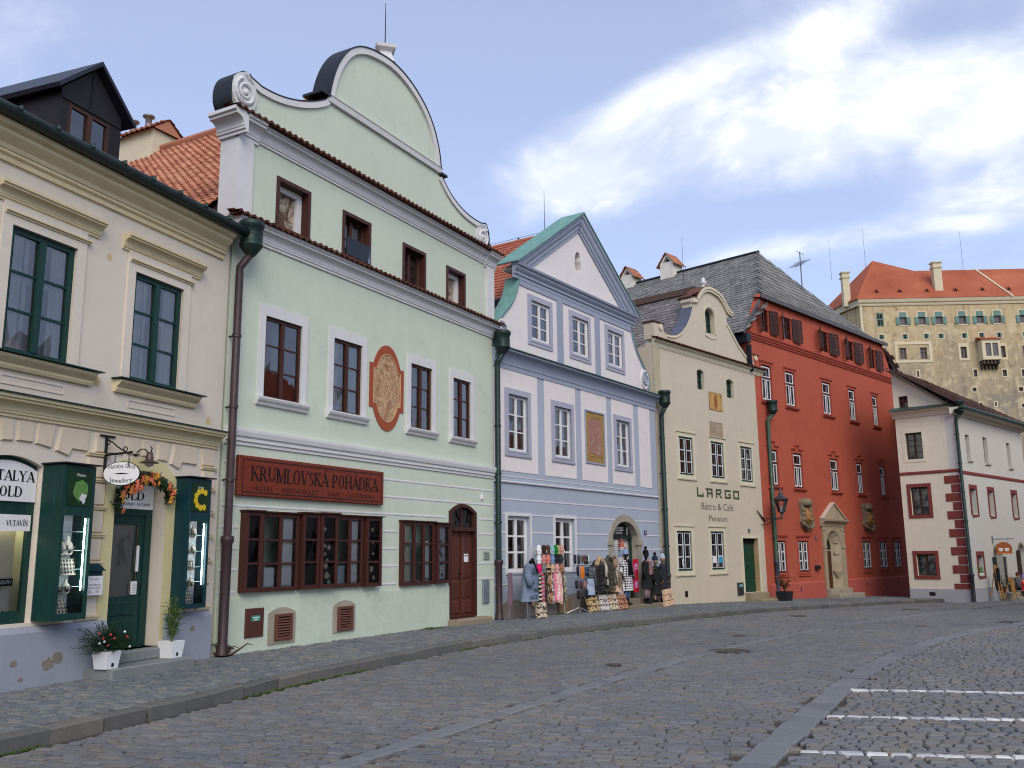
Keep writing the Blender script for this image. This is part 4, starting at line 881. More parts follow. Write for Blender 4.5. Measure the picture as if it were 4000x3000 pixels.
    c = MB(); c.lathe([(.02, 0), (.16, .02), (.18, .05), (.1, .03)], (0, 0, 0), 14); d_ = c.build('satellite_dish', flat('dish_pink', C(205, 170, 150), .5), ro, True, (4.35, 10.2, 13.45)); d_.rotation_euler = (1.2, 0, 0)
    downpipe(H, W+.06, .0, 7.40, 1.5, COPPER, PIPE_BR, True, .12, .075, dx=-.02)
    # big wooden fascia sign: a thing of its own, screwed to the wall
    t = empty('shop_sign', at('green', 2.385, 0, 2.745), rotof('green'), 'long red-brown wooden sign board with black serif lettering on the green house', 'shop sign')
    s = MB(); s.bbox(-2.155, 2.155, -.10, -.02, 0, .725, .012); s.build('board', wood('red_sign_wood', C(124, 52, 34), C(146, 70, 46), .4, 'x'), t)
    s = MB(); s.band([(-2.06, .06), (-2.06, .665), (2.06, .665), (2.06, .06), (-2.06, .06)], .018, -.108, -.10); s.build('border', DARK_W, t)
    s = MB(); serif(s, 'KRUMLOVSKÁ POHÁDKA', -1.86, 1.94, .28, .55, -.103, 1.0)
    text(s, 'HOTEL  ·  RESTAURANT  ·  CAFE  ·  SOUVENIRS', 0, .105, .085, -.1015, width=3.6, xc=0); s.build('lettering', INK, t)
    # gingerbread shapes hung in the cases
    for k, (x, z, r_) in enumerate(((2.60, 2.2, .05), (2.62, 1.86, .05), (2.75, 1.83, .06), (2.64, 1.70, .04), (2.70, 1.56, .06), (2.66, 1.46, .06), (2.70, 1.28, .08), (2.76, 1.15, .06), (4.16, 2.2, .05), (4.18, 1.95, .05), (4.2, 1.7, .04), (4.14, 1.38, .07), (4.22, 1.2, .05))):
        o = MB(); rr = random.Random(k); pts = [(r_*rr.uniform(.55, 1.15)*math.cos(a), r_*rr.uniform(.55, 1.15)*math.sin(a)) for a in np.arange(0, 2*PI, .55)]; o.prism(pts, -.008, .008)
        q = o.build('gingerbread_ornament', flat('pale_gingerbread', C(196, 176, 150), .8) if k not in (4, 7) else flat('tinted_gingerbread', C(190, 120, 80) if k == 7 else C(150, 180, 160), .8), None, loc=at('green', x, .10, z), rotz=rotof('green'))
        tag(q, 'small gingerbread ornament hung behind the shop glass of the green house', 'ornament', 'gingerbread ornaments in the green house cases')
build_green()

# ================================================================ 3. the blue and white gabled house
BLUE_C = C(166, 176, 190)
def build_blue():
    H = house('blue', 'blue and white house with triangular pediment and clothes shop at street level')
    bl = plaster('grey_blue_plaster', BLUE_C, var=.06, bump=.3, stain=C(160, 160, 176), streak=.06)
    bt = plaster('slate_blue_trim', C(152, 161, 178), var=.05, bump=.2, streak=.04)
    wh = plaster('lilac_white_plaster', C(224, 218, 216), var=.04, bump=.25, stain=C(196, 188, 198), streak=.04)
    lav = plaster('lavender_surround', C(168, 170, 186), var=.05, bump=.2, streak=.05)
    W = 10.24
    g_ = [(.60, 1.72, 1.16, 2.70), (3.08, 4.22, 1.15, 2.70)]
    f_ = [(.67, 1.66, 4.50, 6.09), (3.12, 4.12, 4.52, 6.06), (7.08, 8.06, 4.54, 6.10)]
    t_ = [(1.93, 2.97, 7.90, 9.10), (4.32, 5.35, 7.90, 9.13), (6.69, 7.75, 7.93, 9.15)]
    DO = arch(6.55, 8.42, -.02, 2.02, 2.72)
    hole = [(4.70, 10.74), (4.92, 10.72), (5.05, 10.83), (5.02, 11.0), (4.98, 11.12), (5.0, 11.25), (4.94, 11.37), (4.80, 11.40), (4.70, 11.32), (4.66, 11.2), (4.64, 11.05), (4.62, 10.9)]
    w = MB(); w.prism(rect(-.02, W, -.4, 7.3), 0, .34, [DO]+[rect(*q) for q in g_+f_]); w.build('wall', bl, H)
    w = MB(); w.box(-.02, W, .34, 11, -.4, 7.3); w.build('wall', wh, H)
    Lc = soft([(.12, 7.40), (.08, 7.62), (.04, 7.85), (.10, 8.02), (.22, 8.14), (.42, 8.28), (.60, 8.47), (.82, 8.66), (1.0, 8.88), (1.15, 9.14), (1.26, 9.40), (1.32, 9.66)])
    Rc = [(9.80-x, z) for x, z in reversed(Lc)]
    w = MB(); w.prism(list(reversed(Lc))+[(9.76, 7.4)][:0]+list(reversed(Rc)), 0, .4, [rect(*q) for q in t_]); w.build('attic_wall', wh, H)
    w = MB(); w.prism([(1.05, 9.85), (8.65, 9.85), (4.85, 12.56)], 0, .4, [hole]); w.build('pediment_wall', wh, H)
    w = MB(); w.box(4.4, 5.3, .32, .36, 10.6, 11.5); w.build('dark_opening', ROOM, H)
    b = MB(); b.band(Lc, .05, -.03, .01); b.band(Rc, .05, -.03, .01)
    for x0, x1 in ((3.42, 3.76), (5.82, 6.15)): b.box(x0, x1, -.03, .01, 7.38, 9.42)
    b.mold([(0, 9.42), (.03, 9.42), (.03, 9.60), (0, 9.62)], 1.3, 8.50); b.build('blue_band', bt, H)
    for vx, vf, va in ((.36, -1, .6), (9.44, 1, .4)):
        v = MB(); v.prism(ell(vx, 7.84, .29, .36, 20), -.05, .01); vo = v.build('volute', wh, H)
        v = MB(); spiral(v, vx, 7.84, .25, -.06, 2.3, .04, vf, PI*va); v.build('scroll', bt, vo)
    for cv in (Lc, Rc): c = MB(); c.ribbon(cv, -.06, .46, .03); c.build('gable_coping', VERD, H)
    m = MB(); m.mold([(0, 9.58), (.04, 9.58), (.04, 9.68), (.08, 9.70), (.08, 9.77), (.13, 9.82), (.16, 9.86), (.16, 9.91), (.22, 9.94), (.24, 10.0), (0, 10.02)], 1.0, 8.70)
    pr = [(0, -.48), (.05, -.48), (.05, -.39), (.09, -.37), (.09, -.27), (.14, -.23), (.17, -.16), (.17, -.10), (.23, -.06), (.25, 0), (0, .02)]
    for s_ in (1, -1):
        ang = math.atan2(12.66-10.0, 3.88); Lr = math.hypot(3.88, 2.66)+.02
        X = Matrix.Translation((4.85, 0, 12.66)) @ Matrix.Scale(s_, 4, (1, 0, 0)) @ Matrix.Rotation(ang, 4, 'Y')
        q = MB(X); q.mold(pr, 0, Lr); m.v += []; o_ = len(m.v); m.v += q.v; m.f += [tuple(i+o_ for i in f) for f in q.f]; m.mi += q.mi
    m.mold([(0, 6.78), (.03, 6.78), (.03, 6.90), (.05, 6.92)]+[(.05+.19*(1-math.cos(a)), 6.93+.30*math.sin(a)) for a in np.linspace(0, PI/2, 7)]+[(.27, 7.25), (.27, 7.30), (0, 7.32)], -.02, W); m.build('cornice', bt, H)
    c = MB()
    for s_ in (1, -1):
        X = Matrix.Translation((4.85, 0, 12.68)) @ Matrix.Scale(s_, 4, (1, 0, 0)) @ Matrix.Rotation(math.atan2(2.66, 3.88), 4, 'Y'); q = MB(X); q.box(-.03, 4.76, -.28, .62, .005, .04)
        o_ = len(c.v); c.v += q.v; c.f += [tuple(i+o_ for i in f) for f in q.f]; c.mi += q.mi
    c.build('pediment_coping', VERD, H)
    c = MB(); c.mold([(0, 7.36), (.31, 7.305), (.31, 7.335), (0, 7.40)], -.05, W+.06); c.build('eaves_flashing', flat('dull_verdigris', C(80, 108, 102), .6, .4, .3, var=.4, scale=4), H)
    # first floor panels and string lines
    p = MB()
    for x0, x1 in ((.02, 2.21), (2.60, 4.42), (4.79, 6.46), (6.82, 8.43), (8.84, 9.72)):
        hs = [rect(a, b_, c_, d_) for (a, b_, c_, d_) in f_ if a > x0 and b_ < x1]; p.prism(rect(x0, x1, 3.92, 6.78), -.014, .01, hs)
    p.build('white_panel', wh, H)
    l = MB(); l.mold([(0, 3.60), (.05, 3.60), (.06, 3.63), (0, 3.66)], -.02, W); l.mold([(0, 3.76), (.012, 3.765), (.012, 3.785), (0, 3.79)], -.02, W)
    for z, ss in ((3.15, [(-.02, W)]), (2.74, [(-.02, .5), (1.82, 3.0), (4.3, W)]), (2.25, [(-.02, .5), (1.82, 3.0), (4.3, 6.3), (9.0, W)]), (1.78, [(-.02, .5), (1.82, 3.0), (4.3, 6.3), (9.0, W)]), (1.32, [(-.02, .5), (1.82, 3.0), (4.3, 6.3), (9.0, W)]), (.86, [(-.02, .7)])):
        for a, b_ in ss: l.mold([(0, z-.022), (.012, z-.018), (.012, z+.018), (0, z+.022)], a, b_)
    l.build('string_line', WHITE_P, H)
    for k, q in enumerate(t_):
        x0, x1, z0, z1 = q; m = MB(); surround(m, x0, x1, z0, z1, .17, -.03); surround(m, x0, x1, z0, z1, .07, -.045); m.build('window_surround', lav, H)
        window(H, x0, x1, z0, z1, WHITE_W, d=.03, cols=2, rows=3, fw=.09, bw=.035, mull=.09, inner=(.3,), curtain=[(.05, .3, .05, .95), (.72, .95, .05, .95)], room=ROOMW, deep=.55)
    for k, q in enumerate(f_):
        x0, x1, z0, z1 = q; m = MB(); surround(m, x0, x1, z0, z1, .17, -.04); surround(m, x0, x1, z0, z1, .05, -.055); m.mold([(0, z0-.17), (.05, z0-.16), (.06, z0-.1), (0, z0-.09)], x0-.17, x1+.17); m.build('window_surround', lav, H)
        window(H, x0, x1, z0, z1, WHITE_W, d=.05, cols=2, rows=3, fw=.08, bw=.035, mull=.08, curtain=[(.05, .4, .02, .96), (.62, .96, .02, .96)], cm=CURTG if k < 1 else CURT, deep=.55)
    for k, q in enumerate(g_):
        x0, x1, z0, z1 = q; m = MB(); surround(m, x0, x1, z0, z1, .09, -.03, bot=.04); m.build('window_surround', WHITE_P, H)
        window(H, x0, x1, z0, z1, WHITE_W, d=.10, cols=2, rows=3, fw=.11, bw=.05, mull=.11, curtain=[(.06, .3, .02, .94), (.55, .94, .02, .94)], cm=CURTG, deep=.55)
    # framed wall painting
    m = MB(); surround(m, 5.02, 6.22, 4.52, 6.14, .05, -.05); fr = m.build('painting_frame', bt, H)
    m = MB(); m.box(5.02, 6.22, -.02, .01, 4.52, 6.14); m.build('painted_border', painting('ochre_border_paint', [C(132, 108, 68), C(160, 128, 76), C(178, 146, 90)], 2.0), fr)
    m = MB(); m.box(5.2, 6.04, -.026, -.019, 4.78, 5.92); m.build('painting', painting('rose_figures', [C(136, 78, 66), C(172, 128, 112), C(160, 100, 84), C(186, 152, 130), C(150, 146, 150)], 4.5), fr)
    m = MB(); m.band([(5.14, 4.72), (5.14, 5.98), (6.10, 5.98), (6.10, 4.72), (5.14, 4.72)], .03, -.03, -.01); m.build('inner_border', flat('gilt_ochre', C(176, 140, 76), .6, .3, var=.3), fr)
    # arched shop door with stone surround
    m = MB(); m.prism(list(arch(6.35, 9.0 - .36, -.1, 2.02, 2.93)), -.05, .02, [arch(6.56, 8.42, -.12, 2.02, 2.70)]); m.box(6.30, 6.62, -.09, .02, 1.92, 2.06); m.box(8.34, 8.70, -.09, .02, 1.92, 2.06); m.build('arch_surround', STONE, H)
    rv = MB(); rv.prism(arch(6.50, 8.46, -.1, 2.02, 2.74), .03, .60, [arch(6.565, 8.415, -.11, 2.02, 2.695)]); rv.build('stone_reveal', STONE, H)
    tp = MB(); A = [(6.57, 2.22)]+[(8.41, 2.22)]+[(7.49+.92*math.cos(a), 2.02+.67*math.sin(a)) for a in np.linspace(.3, PI-.3, 12)]; tp.prism(A, .20, .24); tp.m = 1
    text(tp, 'Flamingo', 0, 2.44, .13, .197, width=.66, xc=7.47); tp.box(7.12, 7.84, .196, .199, 2.40, 2.41); text(tp, 'BOUTIQUE', 0, 2.30, .06, .197, width=.46, xc=7.47)
    for x, s_ in ((6.86, 1), (8.06, 1)): tp.add([(x, .196, 2.26), (x+.05, .196, 2.27), (x+.03, .196, 2.4), (x+.07, .196, 2.46), (x+.04, .196, 2.55), (x+.01, .196, 2.55), (x-.03, .196, 2.44)], [tuple(range(7))])
    tp.build('shop_fascia', [flat('black_fascia', C(28, 30, 36), .5, .4), PAPER], H)
    m = MB(); m.box(6.58, 8.40, .18, .26, 2.14, 2.22); m.m = 1; m.box(6.58, 6.66, .2, .26, .18, 2.14); m.box(8.32, 8.4, .2, .26, .18, 2.14); dr = m.build('door_frame', [flat('dark_green_paint', C(22, 46, 38), .5), GREEN_W], H)
    m = MB(); m.box(6.4, 8.5, 1.7, 1.75, -.1, 2.9); m.box(6.3, 6.4, .6, 1.7, -.1, 2.9); m.box(8.45, 8.5, .6, 1.7, -.1, 2.9); m.box(6.3, 8.5, .6, 1.7, -.05, .17); m.build('shop_interior', flat('shop_dark', C(40, 44, 44), .9, var=.5, scale=3), dr)
    s = MB(); s.bbox(6.62, 8.45, -.20, .55, -.15, .17, .02); s.bbox(6.7, 9.2, -.55, .0, -.25, .0, .02); s.build('doorstep', plaster('brown_step_stone', C(130, 120, 104), var=.15, bump=.8, scale=3), H)
    b = MB(); b.prism([(.26, -.35), (6.34, -.35), (6.34, .52), (5.2, .46), (4.3, .50), (3.0, .42), (2, .48), (1.2, .40), (.7, .50), (.26, .3)], -.02, .01); b.prism([(8.66, -.4), (W, -.4), (W, .35), (8.66, .5)], -.02, .01)
    b.build('worn_base', plaster('worn_tan_base', C(148, 140, 130), stain=C(112, 104, 96), var=.18, bump=1.1, scale=2, streak=.3), H)
    m = MB(); m.box(2.9, 3.0, -.05, .0, .0, .55) if 0 else m.box(3.1, 3.75, -.09, -.02, -.05, .36)
    for x in np.linspace(3.14, 3.7, 6): m.box(x-.012, x+.012, -.10, -.09, -.03, .34)
    m.build('cellar_shutter', wood('tan_boards', C(150, 124, 94)), H)
    plate(H, 9.06, 2.345, .19, .17, '75', flat('enamel_blue', C(34, 44, 84), .3, .5), PAPER)
    # roof behind the pediment
    r = MB(); nv = 34; sl = Vector((4.95, 0, 4.9))/nv
    tiles(r, (-.05, 10.5, 7.35), (0, -.2, 0), sl, 49, nv, .025, 0, stagger=True, round_=True); tiles(r, (9.9, .7, 7.35), (0, .2, 0), Vector((-4.95, 0, 4.9))/nv, 49, nv, .025, 0, stagger=True, round_=True)
    r.tube([(4.94, .7, 12.26), (4.94, 10.5, 12.26)], .10, 8); ro = r.build('roof', tilemat('orange_red_tiles', [C(180, 104, 82), C(192, 118, 94), C(168, 94, 74), C(198, 128, 104)]), H)
    b = MB(); b.add([(.0, .7, 7.3), (4.94, .7, 12.12), (9.88, .7, 7.3), (0, 10.5, 7.3), (4.94, 10.5, 12.12), (9.88, 10.5, 7.3)], [(0, 1, 4, 3), (1, 2, 5, 4), (3, 4, 5), (0, 2, 1)]); b.build('roof_boarding', DARK_W, ro)
    b = MB(); b.tube([(1.55, .8, 9.12), (1.55, 6, 9.12)], .10, 6); b.box(1.2, 1.5, .6, 8, 8.72, 9.0); b.build('roof_gutter', BLACKM, ro)
    b = MB(); b.tube([(4.9, 1.3, 12.3), (4.9, 1.3, 13.9)], [.012, .006], 6); b.tube([(4.94, .6, 12.42), (4.94, 10, 12.42)], .008, 4)
    for y in (1.2, 2.4, 3.6): b.box(4.92, 4.96, y-.02, y+.02, 12.3, 12.43)
    b.build('lightning_rod', IRON, ro)
    downpipe(H, W+.2, -.18, 7.2, .9, COPPER, flat('grey_pipe_foot', C(60, 66, 76), .5, .4, .3), True, .16, .085, dx=-.06)
build_blue()

# ================================================================ 4. the cream bistro house
def build_cream():
    H = house('cream', 'narrow cream house with a small curved gable, olive wall lettering and green windows')
    cr = plaster('warm_cream_plaster', C(200, 190, 170), var=.05, bump=.35, stain=C(178, 166, 140), streak=.08)
    ct = plaster('cream_trim', C(210, 202, 178), var=.05, bump=.2, streak=.08)
    W = 8.22
    w1 = [(1.05, 2.07, 4.56, 6.02), (3.43, 4.45, 4.57, 6.02), (5.83, 6.86, 4.54, 6.02)]; w0 = [(.64, 1.67, .99, 2.45), (3.08, 4.10, .99, 2.46)]
    small = [segarch(2.66, 3.20, 8.04, 8.76, 8.86), segarch(5.0, 5.60, 7.98, 8.68, 8.78)]
    DO = rect(5.62, 6.95, .03, 2.21)
    w = MB(); w.prism(rect(-.47, W, -.6, 9.42), 0, .34, [DO]+small+[rect(*q) for q in w1+w0]); w.build('wall', cr, H)
    w = MB(); w.box(-.47, W, .34, 9, -.6, 9.3); w.build('wall', cr, H)
    w = MB(); w.box(-.47, -.02, -.02, .01, -.3, 9.36); w.build('corner_strip', plaster('weathered_cream', C(186, 176, 152), var=.18, bump=.5, streak=.3, scale=2), H)
    out = [(-.34, 9.6), (-.34, 10.22), (.30, 10.27), (.34, 10.05), (.36, 9.96), (.56, 9.9), (.82, 9.90), (1.2, 9.97), (1.57, 10.16), (1.95, 10.48), (2.27, 10.90), (2.50, 11.36), (2.50, 11.50), (2.40, 11.6), (2.44, 11.74), (2.76, 11.8), (2.92, 11.98), (3.17, 12.22), (3.5, 12.40), (3.85, 12.48), (4.25, 12.46), (4.62, 12.40), (4.98, 12.22), (5.26, 11.96), (5.44, 11.80), (5.72, 11.72), (5.74, 11.58), (5.5, 11.5), (5.32, 11.42), (5.32, 11.2), (5.72, 10.86), (6.2, 10.42), (6.75, 10.08), (7.24, 9.90), (7.5, 9.84), (7.5, 10.2), (8.0, 10.2), (8.06, 9.6)]
    Wn = arch(3.52, 4.28, 10.50, 11.25, 11.58)
    g = MB(); g.prism(list(reversed(out)), 0, .45, [Wn]); g.build('gable', cr, H)
    b = MB(); b.band(out[5:12], .10, -.04, .01); b.band(out[14:27], .20, -.10, .01); b.band(out[15:26], .10, -.14, -.09); b.band(out[29:35], .10, -.04, .01)
    b.prism(ell(.12, 10.1, .13, .13, 14), -.05, .01); b.prism(ell(7.74, 10.06, .12, .12, 14), -.05, .01)
    b.prism([(3.44, 10.36), (3.9, 10.28), (4.36, 10.36), (4.36, 10.4), (3.9, 10.33), (3.44, 10.4)], -.03, .01); b.band([(3.52, 10.5), (3.48, 11.28)]+[(3.9+.42*math.cos(a), 11.27+.36*math.sin(a)) for a in np.linspace(PI, 0, 9)]+[(4.32, 11.28), (4.28, 10.5)], -.06, -.03, .01); b.build('gable_border', ct, H)
    c = MB(); c.ribbon(out[5:12], -.05, .5, .03); c.build('gable_flashing', flat('blue_grey_sheet', C(96, 100, 116), .5, .4, .3), H); c = MB(); c.ribbon(out[29:35], -.05, .5, .03); c.build('gable_flashing', flat('blue_grey_sheet', C(96, 100, 116), .5, .4, .3), H)
    c = MB(); c.ribbon(out[14:26], -.12, .5, .03); c.build('tile_coping', OLD_TILES, H); c = MB()
    c.box(2.36, 2.8, -.06, .6, 11.76, 11.8); c.add([(2.36, -.1, 11.8), (3.0, -.1, 12.1), (3.0, .6, 12.1), (2.36, .6, 11.8)], [(0, 1, 2, 3)]); c.box(7.45, 8.05, -.05, .5, 10.2, 10.23); c.box(-.38, .33, -.05, .5, 10.24, 10.28); c.build('scroll_coping', OLD_TILES, H)
    f = MB(); f.lathe([(.13, 0), (.10, .06), (.06, .1), (.05, .16), (.16, .24), (.15, .28), (.06, .32), (.10, .4), (.02, .48)], (3.88, .2, 12.47), 12); f.build('finial', WHITE_P, H, True)
    m = MB(); m.mold(cornice(9.28, 9.55, .16), -.49, W+.06); m.build('cornice', ct, H)
    t = MB(); tiles(t, (-.55, -.24, 9.56), (.17, 0, 0), (0, .14, .04), 52, 2, .03, .02); t.box(-.5, W+.1, -.2, .0, 9.552, 9.565); t.build('cornice_tiles', OLD_TILES, H)
    for q in w1+w0:
        x0, x1, z0, z1 = q; m = MB(); surround(m, x0, x1, z0, z1, .14, -.018); m.mold([(0, z1+.15), (.05, z1+.16), (.06, z1+.2), (0, z1+.21)], x0-.16, x1+.2); m.mold([(0, z0-.2), (.05, z0-.19), (.06, z0-.15), (0, z0-.14)], x0-.18, x1+.18); m.build('window_surround', ct, H)
        w_ = window(H, x0, x1, z0, z1, GREEN_W, d=.03, cols=2, rows=3, fw=.07, bw=.03, mull=.09, curtain=[(.05, .25, .02, .96), (.55, .72, .02, .96)], cm=CURTG, room=ROOMG)
        s_ = MB(); hw = (x1-x0)/2
        for c_ in (x0+.07, x0+hw+.045):
            wv = hw-.115; s_.prism(rect(c_, c_+wv, z0+.07, z1-.07), .018, .04, [rect(c_+.035, c_+wv-.035, z0+.07+i*(z1-z0-.14)/3+.018, z0+.07+(i+1)*(z1-z0-.14)/3-.018) for i in range(3)])
        s_.build('white_sash', WHITE_W, w_)
    m = MB(); m.box(1.0, 1.2, .02, .026, 1.18, 1.42); m.box(3.22, 3.5, .02, .026, 1.25, 1.5); m.m = 1; m.box(3.66, 3.98, .02, .026, 1.25, 1.55); m.m = 2; m.box(1.05, 1.15, .0185, .0195, 1.24, 1.34); m.build('window_notice', [PAPER, flat('blue_notice', C(60, 150, 190), .5), INK], H)
    for q in small:
        x0 = q[0][0]; x1 = q[1][0]; z0 = q[0][1]; f = MB(); f.prism(rect(x0-.05, x1+.05, z0-.02, z0+.9), .13, .17, [rect(x0+.07, x1-.07, z0+.06, z0+.36), rect(x0+.07, x1-.07, z0+.42, z0+.68)]); o = f.build('small_window', [GREEN_W], H); f = MB(); f.box(x0-.05, x1+.05, .175, .2, z0-.02, z0+.9); f.build('pane', MATS['dark_pane'], o)
    f = MB(); f.prism(rect(3.48, 4.32, 10.46, 11.62), .20, .24, [rect(3.60, 3.86, 10.58, 10.95), rect(3.94, 4.2, 10.58, 10.95), rect(3.60, 3.86, 11.02, 11.42), rect(3.94, 4.2, 11.02, 11.42)]); o = f.build('gable_window', GREEN_W, H); f = MB(); f.box(3.48, 4.32, .245, .27, 10.46, 11.62); f.build('pane', MATS['dark_pane'], o)
    for (x0, x1, z0, z1, nm) in ((3.50, 4.54, 7.31, 8.04, 0), (3.46, 4.46, 6.22, 6.82, 1)):
        m = MB(); m.box(x0, x1, -.012, .01, z0, z1); m.m = 1; m.band([(x0, z0), (x0, z1), (x1, z1), (x1, z0), (x0, z0)], .02, -.016, .0)
        if nm == 0:
            m.m = 2; m.prism(ell(4.02, 7.66, .13, .30, 16), -.0135, -.011); m.prism(ell(4.02, 7.9, .07, .08, 12), -.015, -.0135)
            for xx in (3.62, 4.42): m.prism([(xx, 7.86), (xx+.07, 7.93), (xx, 8.0), (xx-.07, 7.93)], -.0135, -.011)
        m.build('wall_painting', [painting('ochre_panel', [C(186, 146, 84), C(200, 164, 104), C(176, 132, 74)], 3) if nm == 0 else painting('dun_panel', [C(128, 106, 92), C(168, 148, 128), C(186, 168, 146)], 5), flat('dark_line', C(110, 90, 70), .8), painting('brown_figure', [C(120, 70, 50), C(160, 110, 70), C(130, 84, 60)], 8)], H)
    # painted lettering
    L = MB(); x = 2.22; z0, z1 = 3.77, 4.13; t = .085
    def bx(a, b_, c_, d_): _lay[0] = (_lay[0]+1) % 7; yy = -.004-.0004*_lay[0]; L.add([(a, yy, c_), (b_, yy, c_), (b_, yy, d_), (a, yy, d_)], [(0, 1, 2, 3)])
    bx(x, x+.11, z0, z1); bx(x+.11, x+.5, z0, z0+t); bx(x+.42, x+.5, z0+t, z0+.17)
    x = 2.95; bx(x+.02, x+.13, z0, z1); bx(x+.13, x+.36, z1-t, z1); bx(x+.36, x+.47, z0, z1); bx(x+.13, x+.36, z0+.12, z0+.12+t); bx(x-.06, x+.02, z1-t, z1)
    x = 3.66; bx(x, x+.11, z0, z1); bx(x+.11, x+.46, z1-t, z1); bx(x+.36, x+.46, z0+.17, z1-t); bx(x+.11, x+.36, z0+.13, z0+.13+t); L.add([(x+.24, -.0085, z0+.13), (x+.36, -.0085, z0+.13), (x+.52, -.0085, z0), (x+.38, -.0085, z0)], [(0, 1, 2, 3)])
    x = 4.36; bx(x, x+.11, z0, z1); bx(x+.11, x+.5, z1-t, z1); bx(x+.11, x+.5, z0, z0+t); bx(x+.39, x+.5, z0+t, z0+.2); bx(x+.26, x+.39, z0+.14, z0+.2)
    x = 5.06; bx(x, x+.11, z0, z1); bx(x+.11, x+.39, z1-t, z1); bx(x+.11, x+.39, z0, z0+t); bx(x+.39, x+.5, z0, z1)
    L.m = 1; text(L, 'Bistro & Café', 0, 3.29, .27, -.004, width=2.5, xc=3.77); text(L, 'Pension', 0, 2.85, .23, -.004, width=1.42, xc=3.76); L.build('painted_lettering', [flat('olive_letters', C(80, 86, 62), .85, .1, var=.2), flat('grey_letters_serif', C(98, 92, 80), .85, .1, var=.2)], H)
    # door, step, fittings
    m = MB(); m.band([(5.62, .03), (5.62, 2.21), (6.95, 2.21), (6.95, .03)], -.15, -.03, .01); m.build('door_surround', ct, H)
    f = MB(); f.box(5.63, 6.94, .20, .25, .03, 2.2); dr = f.build('door', wood('deep_green_door', C(18, 66, 48), C(28, 84, 62), .4), H)
    f = MB()
    for x0, x1 in ((5.74, 6.24), (6.34, 6.84)):
        for z0, z1 in ((.12, .5), (.58, 1.2), (1.28, 1.9)): f.bbox(x0, x1, .18, .202, z0, z1, .02)
    f.build('door_panel', MATS['deep_green_door'], dr); f = MB(); f.box(5.63, 6.94, .17, .199, 2.0, 2.2); f.build('transom', ROOM, dr); f = MB(); f.tube([(6.29, .2, 1.05), (6.29, .14, 1.05), (6.37, .14, 1.05)], .014, 6); f.build('handle', IRON, dr)
    f = MB(); f.box(6.942, 6.949, .005, .2, .03, 2.2); f.build('stone_reveal', plaster('tan_reveal', C(176, 150, 112), var=.2, bump=.6, streak=.2), H)
    s = MB(); s.bbox(5.62, 7.2, -.28, .26, -.3, .02, .02); s.bbox(5.60, 7.95, -.78, .02, -.5, -.22, .03); s.build('doorstep', plaster('tan_stone_steps', C(150, 138, 112), var=.16, bump=.8, scale=3), H)
    m = MB(); m.bbox(4.98, 5.42, -.06, .01, -.04, .45, .01); m.m = 1; m.box(5.06, 5.34, -.063, -.06, .28, .38); m.build('meter_box', [flat('charcoal_box', C(52, 56, 60), .5, .3), flat('cyan_label', C(120, 170, 180), .5)], H)
    m = MB(); m.box(1.05, 1.22, -.02, .02, .05, .26); m.build('floor_vent', IRON, H)
    m = MB(); m.tube([(6.96, -.05, 3.36), (7.61, -.05, 2.94)], [.02, .035], 6); m.build('flag_holder', IRON, H)
    plate(H, 6.23, 2.52, .17, .15, '76', MATS['enamel_blue'], PAPER)
    # steep shingled roof running back
    r = MB(); nv = 26
    tiles(r, (-.5, 9, 8.1), (0, -.26, 0), Vector((4.4, 0, 4.30))/nv, 33, nv, .022, 0, stagger=True, gap=.05); tiles(r, (8.3, .5, 8.1), (0, .26, 0), Vector((-4.4, 0, 4.30))/nv, 33, nv, .022, 0, stagger=True, gap=.05)
    r.tube([(3.9, .4, 12.38), (3.9, 9, 12.38)], .12, 6); ro = r.build('roof', SLATE_D, H)
    b = MB(); b.add([(-.45, .5, 8.05), (3.9, .5, 12.28), (8.25, .5, 8.05), (-.45, 9, 8.05), (3.9, 9, 12.28), (8.25, 9, 8.05)], [(0, 1, 4, 3), (1, 2, 5, 4), (3, 4, 5), (0, 2, 1)]); b.build('roof_boarding', DARK_W, ro)
    b = MB(); b.box(3.72, 4.0, .55, 9, 12.36, 12.62); b.build('ridge_board', wood('brown_ridge_board', C(92, 72, 60)), ro)
    b = MB(); b.tube([(3.0, .6, 11.9), (3.0, .6, 14.6)], [.012, .006], 6); b.build('lightning_rod', IRON, ro)
    downpipe(H, W+.06, -.4, 7.9, 1.25, flat('patina_green_pipe', C(66, 90, 74), .55, .4, .3, var=.35, scale=3), flat('steel_blue_foot', C(66, 76, 96), .45, .4, .3), True, .14, .085, dx=.16)
build_cream()

CHIMS = [(8.0, 12.2, .85, .9, 17.0, 18.2), (8.0, 9.3, .92, .95, 17.0, 18.32)]; ANT = (9.5, 2.0, 15.4)
